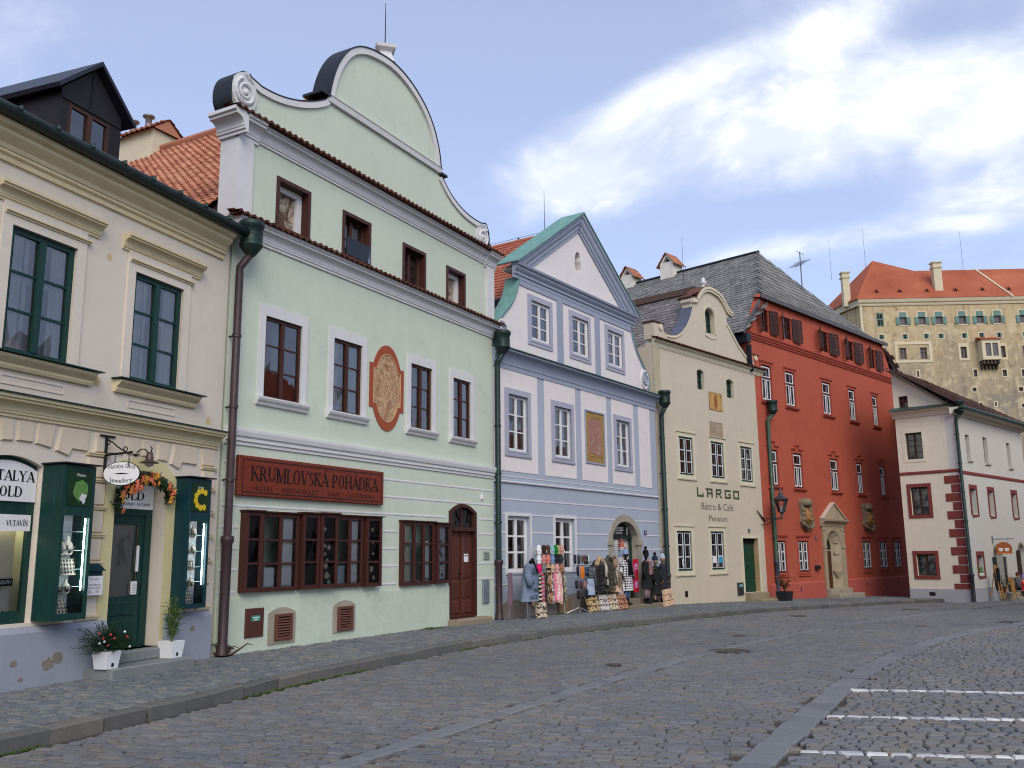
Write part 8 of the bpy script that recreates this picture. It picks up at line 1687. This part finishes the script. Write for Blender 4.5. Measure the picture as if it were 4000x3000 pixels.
# ================================================================ people resting by the steps at the right edge
def person(loc, rz, label, skin_c, hair_c, top_c, leg_c, hat_c=None, pose='sit', bag=False):
    t = empty('person', loc, rz, label, 'person', 'people sitting at the steps of the white house')
    if pose == 'sit':
        J = {'pel': (0, 0, .10, .145), 'abd': (0, -.02, .28, .135), 'che': (0, -.04, .48, .15), 'nek': (0, -.05, .62, .055), 'hed': (0, -.07, .73, .09), 'top': (0, -.07, .82, .075)}
        arms = lambda s: [(s*.19, -.03, .55, .06), (s*.25, -.10, .34, .05), (s*.14, -.28, .26, .042), (s*.07, -.34, .27, .035)]; legs = lambda s: [(s*.10, -.06, .08, .09), (s*.13, -.42, .14, .07), (s*.13, -.46, -.28, .05), (s*.13, -.56, -.33, .045)]
    else:
        J = {'pel': (0, 0, .88, .14), 'abd': (0, 0, 1.05, .13), 'che': (0, 0, 1.28, .15), 'nek': (0, 0, 1.44, .055), 'hed': (0, -.02, 1.56, .09), 'top': (0, -.02, 1.66, .075)}
        arms = lambda s: [(s*.2, 0, 1.36, .06), (s*.25, -.02, 1.1, .05), (s*.24, -.14, .92, .042), (s*.23, -.2, .86, .035)]; legs = lambda s: [(s*.10, 0, .82, .09), (s*.11, -.02, .46, .07), (s*.11, .02, .1, .05), (s*.11, -.1, .04, .045)]
    vs = []; ed = []; rad = []; mi = []
    def addv(p, par): vs.append(p[:3]); rad.append(p[3]); i = len(vs)-1; ed.append((par, i)) if par is not None else None; return i
    c = None; idx = {}
    for k in ('pel', 'abd', 'che', 'nek', 'hed', 'top'): c = addv(J[k], c); idx[k] = c
    for s in (-1, 1):
        c = idx['che']
        for p in arms(s): c = addv(p, c)
        c = idx['pel']
        for p in legs(s): c = addv(p, c)
    me = bpy.data.meshes.new('body'); me.from_pydata(vs, ed, []); o = bpy.data.objects.new('body', me); COL.objects.link(o); o.parent = t
    sk = o.modifiers.new('skin', 'SKIN'); 
    for i, r in enumerate(rad): me.skin_vertices[0].data[i].radius = (r, r*.9)
    me.skin_vertices[0].data[0].use_root = True; ss = o.modifiers.new('sub', 'SUBSURF'); ss.levels = 2; ss.render_levels = 2
    # one body mesh; clothing colours follow the height bands of jacket, trousers and skin
    z1 = J['nek'][2]-.02; zl = J['pel'][2]+.04
    T_ = NT('clothed_'+label[:12]); sep = T_.n('ShaderNodeSeparateXYZ'); T_.l(T_.coord(), sep.inputs[0]); a = T_.math('GREATER_THAN', sep.outputs[2], z1); b_ = T_.math('LESS_THAN', sep.outputs[2], zl)
    col = T_.mix(b_, C(*top_c), C(*leg_c)); col = T_.mix(a, col, C(*skin_c)); T_.bsdf(col, .85, .15); me.materials.append(T_.m)
    hd = J['hed']; h = MB(); x, y, z, r = hd
    if hat_c: loft(h, [(x, y+.0, z+.02, .104, .112), (x, y, z+.07, .106, .114), (x, y, z+.13, .08, .09), (x, y, z+.17, .02, .02)], 12); h.ball((x, y, z+.19), .035, n=8, m=6); h.build('hat', flat('cap_'+label[:10], C(*hat_c), .95), t, True)
    else: loft(h, [(x, y+.03, z-.06, .095, .08), (x, y+.02, z+.03, .108, .105), (x, y+.005, z+.10, .09, .10), (x, y, z+.145, .03, .03)], 12); h.build('hair', flat('hair_'+label[:10], C(*hair_c), .8, var=.3), t, True)
    f = MB(); f.ball((x, y-.095, z-.005), .014, .02, .02, 6, 4)
    for s in (-1, 1): f.ball((x+s*.092, y, z), .014, .02, .03, 6, 4)
    f.build('nose_and_ears', flat('skin_'+label[:10], C(*skin_c), .6), t, True); f = MB()
    for s in (-1, 1): f.ball((x+s*.034, y-.084, z+.02), .010, .008, .008, 6, 4)
    f.box(x-.025, x+.025, y-.092, y-.086, z-.048, z-.042); f.build('eyes_and_mouth', flat('dark_features', C(60, 40, 38), .6), t)
    f = MB()
    for s in (-1, 1):
        hx, hy, hz, _ = arms(s)[-1]; f.ball((hx, hy-.03, hz), .035, .045, .022, 8, 5)
        for k in range(4): f.tube([(hx+(k-1.5)*.016, hy-.06, hz), (hx+(k-1.5)*.018, hy-.10+.008*abs(k-1.5), hz-.012), (hx+(k-1.5)*.018, hy-.115+.01*abs(k-1.5), hz-.03)], [.009, .008, .006], 6)
        f.tube([(hx-s*.03, hy-.03, hz), (hx-s*.05, hy-.07, hz-.01)], [.010, .008], 6)
    f.build('hands', MATS['skin_'+label[:10]], t, True)
    return t
rw = rotof('white')
person(at('white', 5.05, .62, -.44), rw+.35, 'seated person in a coral and grey jacket with a lilac bobble hat', (206, 160, 140), (80, 50, 40), (225, 80, 76), (60, 66, 72), (150, 130, 190))
person(at('white', 5.75, .72, -.56), rw+.1, 'seated person in a navy jacket beside the lilac-hatted one', (206, 160, 140), (60, 44, 38), (44, 50, 76), (36, 40, 58))
person(at('white', 5.72, .22, -.30), rw-.2, 'brown-haired person in a grey jacket sitting behind the other two', (200, 150, 130), (86, 50, 44), (120, 124, 136), (50, 52, 60))
o = empty('carrier_bag', at('white', 5.05, 1.12, -.72), rw, 'white carrier bag standing before the lilac-hatted person', 'bag'); b = MB(); loft(b, [(0, 0, 0, .20, .10), (0, 0, .16, .22, .12), (0, 0, .30, .2, .06)], 10); b.tube([(-.1, 0, .29), (-.05, 0, .38), (.05, 0, .38), (.1, 0, .29)], .01, 5); b.build('body', PAPER, o, True)
o = empty('coat', at('white', 7.35, .25, -.1), rw, 'bright red coat hanging in the second arched doorway of the white house', 'coat'); b = MB(); loft(b, [(0, 0, 0, .26, .1), (0, 0, .5, .2, .1), (0, 0, .8, .22, .1), (0, 0, .92, .07, .05)], 12); b.build('cloth', flat('bright_red_cloth', C(225, 30, 40), .8), o, True)

# ================================================================ autumn tree beyond the white house
def tree(loc, h, label, cols, seed):
    t = empty('tree', loc, 0, label, 'tree', 'trees on the slope below the castle'); rr = random.Random(seed); tr = MB(); cr = MB()
    tr.tube([(0, 0, 0), (.1, .05, h*.3), (.0, .1, h*.6), (.1, 0, h*.85)], [h*.03, h*.022, h*.014, h*.005], 8); ends = []
    for k in range(22):
        z = h*rr.uniform(.25, .8); a = rr.uniform(0, 2*PI); L = h*.36*(1-.55*abs(z/h-.45)); e = Vector((L*math.cos(a), L*math.sin(a), z+L*rr.uniform(.1, .6))); m = Vector((0, 0, z)).lerp(e, .5)+Vector((0, 0, -.1)); tr.tube([(0, 0, z), m, e], [h*.01, h*.006, .01], 5); ends += [m, e, e.lerp(m, .5)]
    tr.build('trunk', wood('tree_bark', C(78, 66, 54)), t)
    for c_ in ends:
        R_ = h*rr.uniform(.06, .13); cr.m = rr.randrange(len(cols))
        for k in range(150):
            p = c_+Vector((rr.gauss(0, R_*.6), rr.gauss(0, R_*.6), rr.gauss(0, R_*.5))); d = Vector((rr.gauss(0, 1), rr.gauss(0, 1), rr.gauss(0, .6))).normalized()*h*.017; e = d.cross(Vector((rr.gauss(0, 1), rr.gauss(0, 1), 1))).normalized()*h*.011; cr.add([p-d, p+e, p+d, p-e], [(0, 1, 2, 3)])
    cr.build('crown', [flat('leaf_%d_%d' % (seed, i), C(*c), .85, .15, var=.4) for i, c in enumerate(cols)], t)
tree((38.6, 63.5, .3), 8.5, 'autumn tree with ochre and dull green leaves beyond the white corner house', [(150, 120, 60), (128, 110, 56), (96, 100, 56), (170, 130, 66)], 31)
def hill():
    m = MB(); nx, ny = 26, 16; vs = []
    for j in range(ny+1):
        for i in range(nx+1):
            x = -70+9*i; y = 76+8.5*j; f = min(1, max(0, (y-76)/55)); z = -1.6+f*f*(3-2*f)*14*min(1, max(.0, (x+10)/60))+random.uniform(-.6, .6)*f; vs.append((x, y, z))
    m.add(vs, [(j*(nx+1)+i, j*(nx+1)+i+1, (j+1)*(nx+1)+i+1, (j+1)*(nx+1)+i) for j in range(ny) for i in range(nx)])
    t = NT('hillside'); f = t.noise(t.coord(), .3, 6, .65); t.bsdf(t.ramp(f, [(.3, C(58, 66, 40)), (.5, C(84, 82, 54)), (.7, C(100, 86, 58))]), .95, .1); tag(m.build('hill', t.m, None, True), kind='structure')
hill()

# ================================================================ houses across the square (they show in the window panes)
def opposite():
    for k, (u, d, w, hh, wall, label) in enumerate(((8, 21, 12, 7.6, C(206, 190, 150), 'ochre house across the square with red roof, mirrored in the shop windows'), (20.5, 22, 11.5, 8.2, C(190, 186, 180), 'pale grey house across the square with red roof'), (34, 25, 12.5, 7.6, C(170, 150, 130), 'tan house across the square with red roof'), (49, 30, 14, 8.6, C(200, 180, 160), 'buff house across the square farthest along the street'))):
        a = math.radians(30); ux, uy = math.sin(a), math.cos(a); nx, ny = math.cos(a), -math.sin(a); o = (-5.1+ux*u+nx*d, 16.1+uy*u+ny*d)
        H = empty('town_house', (o[0], o[1], 0), math.radians(90-30+180), label, 'house', 'houses on the far side of the square'); b = MB(); b.prism(rect(-w, 0, -1, hh), 0, .3, [rect(-w+x0, -w+x0+1.1, z, z+1.7) for x0 in np.arange(1.2, w-1.5, 2.5) for z in (1.2, 4.6)]); b.box(-w, 0, .3, 9, -1, hh); b.build('wall', plaster('far_plaster_%d' % k, wall), H)
        b = MB(); b.add([(-w-.3, -.4, hh-.1), (.3, -.4, hh-.1), (.3, 4.6, hh+4.6), (-w-.3, 4.6, hh+4.6), (.3, 9.4, hh-.1), (-w-.3, 9.4, hh-.1)], [(0, 1, 2, 3), (3, 2, 4, 5), (1, 4, 2), (0, 3, 5)]); b.build('roof', plaster('far_red_tiles', C(168, 88, 60), var=.2), H)
        b = MB()
        for x0 in np.arange(1.2, w-1.5, 2.5):
            for z in (1.2, 4.6): b.box(-w+x0, -w+x0+1.1, .2, .25, z, z+1.7)
        b.build('window_panes', ROOM, H); b = MB(); b.box(-w*.5-.5, -w*.5+.5, 3, 4, hh+2, hh+5.6); b.build('chimney', WHITE_P, H)
opposite()

# ================================================================ sky, sun, camera
def world():
    W = bpy.data.worlds.new('World'); SC.world = W; W.use_nodes = True; t = W.node_tree; t.nodes.clear(); L = t.links.new
    def N(ty, **k):
        x = t.nodes.new(ty)
        for a, b in k.items(): setattr(x, a, b)
        return x
    out = N('ShaderNodeOutputWorld'); bg = N('ShaderNodeBackground'); bg.inputs['Strength'].default_value = SKY_STR; L(bg.outputs[0], out.inputs[0])
    sky = N('ShaderNodeTexSky', sky_type='NISHITA', sun_disc=False); sky.sun_elevation = math.radians(SUN_EL); sky.sun_rotation = math.radians(SUN_AZ); sky.air_density = 1.0; sky.dust_density = .6; sky.ozone_density = 1.6; sky.altitude = 500
    tc = N('ShaderNodeTexCoord'); nrm = N('ShaderNodeVectorMath', operation='NORMALIZE'); L(tc.outputs['Generated'], nrm.inputs[0])
    sp = N('ShaderNodeSeparateXYZ'); L(nrm.outputs[0], sp.inputs[0])
    def M(op, a, b=None, c=None):
        x = N('ShaderNodeMath', operation=op)
        for s, v in zip(x.inputs, (a, b, c)):
            if v is None: continue
            if isinstance(v, (int, float)): s.default_value = v
            else: L(v, s)
        return x.outputs[0]
    az = M('MULTIPLY', M('ARCTAN2', sp.outputs[0], sp.outputs[1]), 57.2958); el = M('MULTIPLY', M('ARCSINE', sp.outputs[2]), 57.2958)
    # cloud banks of this afternoon, as places in the sky dome (degrees of azimuth and elevation)
    acc = None
    for (a, e, ra, re, tilt, wgt) in CLOUDS:
        da = M('SUBTRACT', az, a); de = M('SUBTRACT', el, e); c, s = math.cos(tilt), math.sin(tilt)
        x = M('DIVIDE', M('ADD', M('MULTIPLY', da, c), M('MULTIPLY', de, s)), ra); y = M('DIVIDE', M('SUBTRACT', M('MULTIPLY', de, c), M('MULTIPLY', da, s)), re)
        g = M('MULTIPLY', M('POWER', 2.718, M('MULTIPLY', M('ADD', M('MULTIPLY', x, x), M('MULTIPLY', y, y)), -1.0)), wgt); acc = g if acc is None else M('ADD', acc, g)
    den = M('ADD', sp.outputs[2], .16); cv = N('ShaderNodeCombineXYZ'); L(M('DIVIDE', sp.outputs[0], den), cv.inputs[0]); L(M('DIVIDE', sp.outputs[1], den), cv.inputs[1]); cv.inputs[2].default_value = 3.7
    def noise(sc, det, rough, off=0.0, dist=0.0):
        mp = N('ShaderNodeMapping'); mp.inputs['Location'].default_value = (off, off*.7, 0); L(cv.outputs[0], mp.inputs['Vector']); n = N('ShaderNodeTexNoise'); n.inputs['Scale'].default_value = sc; n.inputs['Detail'].default_value = det; n.inputs['Roughness'].default_value = rough; n.inputs['Distortion'].default_value = dist; L(mp.outputs[0], n.inputs['Vector']); return n.outputs['Fac']
    n1 = noise(2.1, 10, .58, 0, .35); n2 = noise(2.1, 8, .58, .10, .35); big = noise(.9, 4, .5, 5)
    dens = M('ADD', M('ADD', M('MULTIPLY', M('SUBTRACT', n1, .5), 1.9), acc), M('MULTIPLY', M('SUBTRACT', big, .5), .5))
    cov = N('ShaderNodeMapRange', interpolation_type='SMOOTHSTEP'); L(dens, cov.inputs[0]); cov.inputs[1].default_value = .05; cov.inputs[2].default_value = 1.0; cov.inputs[3].default_value = 0; cov.inputs[4].default_value = 1
    lit = N('ShaderNodeMapRange', interpolation_type='SMOOTHSTEP'); L(M('SUBTRACT', n1, n2), lit.inputs[0]); lit.inputs[1].default_value = -.10; lit.inputs[2].default_value = .10; lit.inputs[3].default_value = 0; lit.inputs[4].default_value = 1
    cc = N('ShaderNodeMix', data_type='RGBA'); L(lit.outputs[0], cc.inputs[0]); k = CLOUD_K; cc.inputs[6].default_value = (.60*k, .65*k, .76*k, 1); cc.inputs[7].default_value = (.92*k, .92*k, .95*k, 1)
    # thin high veil that pales the blue
    tint = N('ShaderNodeMix', data_type='RGBA', blend_type='MULTIPLY'); tint.inputs[0].default_value = 1.0; L(sky.outputs[0], tint.inputs[6]); tint.inputs[7].default_value = SKY_TINT
    veil = N('ShaderNodeMix', data_type='RGBA'); veil.inputs[0].default_value = VEIL; L(tint.outputs[2], veil.inputs[6]); veil.inputs[7].default_value = (.62*k, .70*k, .92*k, 1)
    mx = N('ShaderNodeMix', data_type='RGBA'); L(M('MULTIPLY', cov.outputs[0], .96), mx.inputs[0]); L(veil.outputs[2], mx.inputs[6]); L(cc.outputs[2], mx.inputs[7]); L(mx.outputs[2], bg.inputs['Color'])
SKY_STR = .10; SUN_EL = 38.0; SUN_AZ = 168.0; CLOUD_K = 8.5; SKY_TINT = (1.0, .94, 1.02, 1); VEIL = .36
CLOUDS = [(4.0, 23.0, 4.5, 1.9, .05, 1.15), (9, 26.8, 9, 1.6, .22, .7), (18, 25.2, 7, 2.2, .12, 1.0), (28, 25.0, 8, 2.6, -.02, 1.1), (20, 30.0, 11, 1.2, .15, .6), (31, 19.6, 6, 1.8, .05, .75), (17, 18.2, 6, .8, .1, .45), (15, 20.3, 9, 1.0, 0, -.35), (-25, 30, 9, 3, 0, .2), (28, 13, 12, 2, 0, .25), (-8, 38, 20, 3, .1, .3), (35, 40, 25, 8, 0, .7), (150, 35, 80, 18, 0, .45), (-100, 30, 50, 15, 0, .4)]
world()
sd = bpy.data.lights.new('sun', 'SUN'); sd.energy = 1.3; sd.angle = math.radians(40); sd.color = (1, .90, .76); so = bpy.data.objects.new('sun', sd); COL.objects.link(so)
e_, a_ = math.radians(SUN_EL), math.radians(SUN_AZ); so.rotation_euler = Vector((math.cos(e_)*math.sin(a_), math.cos(e_)*math.cos(a_), math.sin(e_))).to_track_quat('Z', 'Y').to_euler()
cd = bpy.data.cameras.new('camera'); cd.sensor_width = 36; cd.lens = 36*3550/4000; cd.clip_end = 2000; cd.clip_start = .1; cam = bpy.data.objects.new('camera', cd); COL.objects.link(cam); SC.camera = cam
P_, R_ = math.radians(10.63), math.radians(-.61); fw = Vector((0, math.cos(P_), math.sin(P_))); up = Vector((0, -math.sin(P_), math.cos(P_))); rt = Vector((1, 0, 0))
r2 = rt*math.cos(R_)+up*math.sin(R_); u2 = up*math.cos(R_)-rt*math.sin(R_); cam.matrix_world = Matrix(((r2.x, u2.x, -fw.x, 0), (r2.y, u2.y, -fw.y, 0), (r2.z, u2.z, -fw.z, 1.65), (0, 0, 0, 1)))
vs_ = SC.view_settings; vs_.view_transform = 'Standard'; vs_.look = 'None'; vs_.gamma = 1; vs_.use_curve_mapping = False; vs_.exposure = 0.75
SC.render.engine = 'CYCLES'; SC.cycles.max_bounces = 6; SC.cycles.transparent_max_bounces = 12; SC.cycles.use_denoising = True; SC.cycles.filter_width = 1.1; SC.cycles.caustics_reflective = False; SC.cycles.caustics_refractive = False
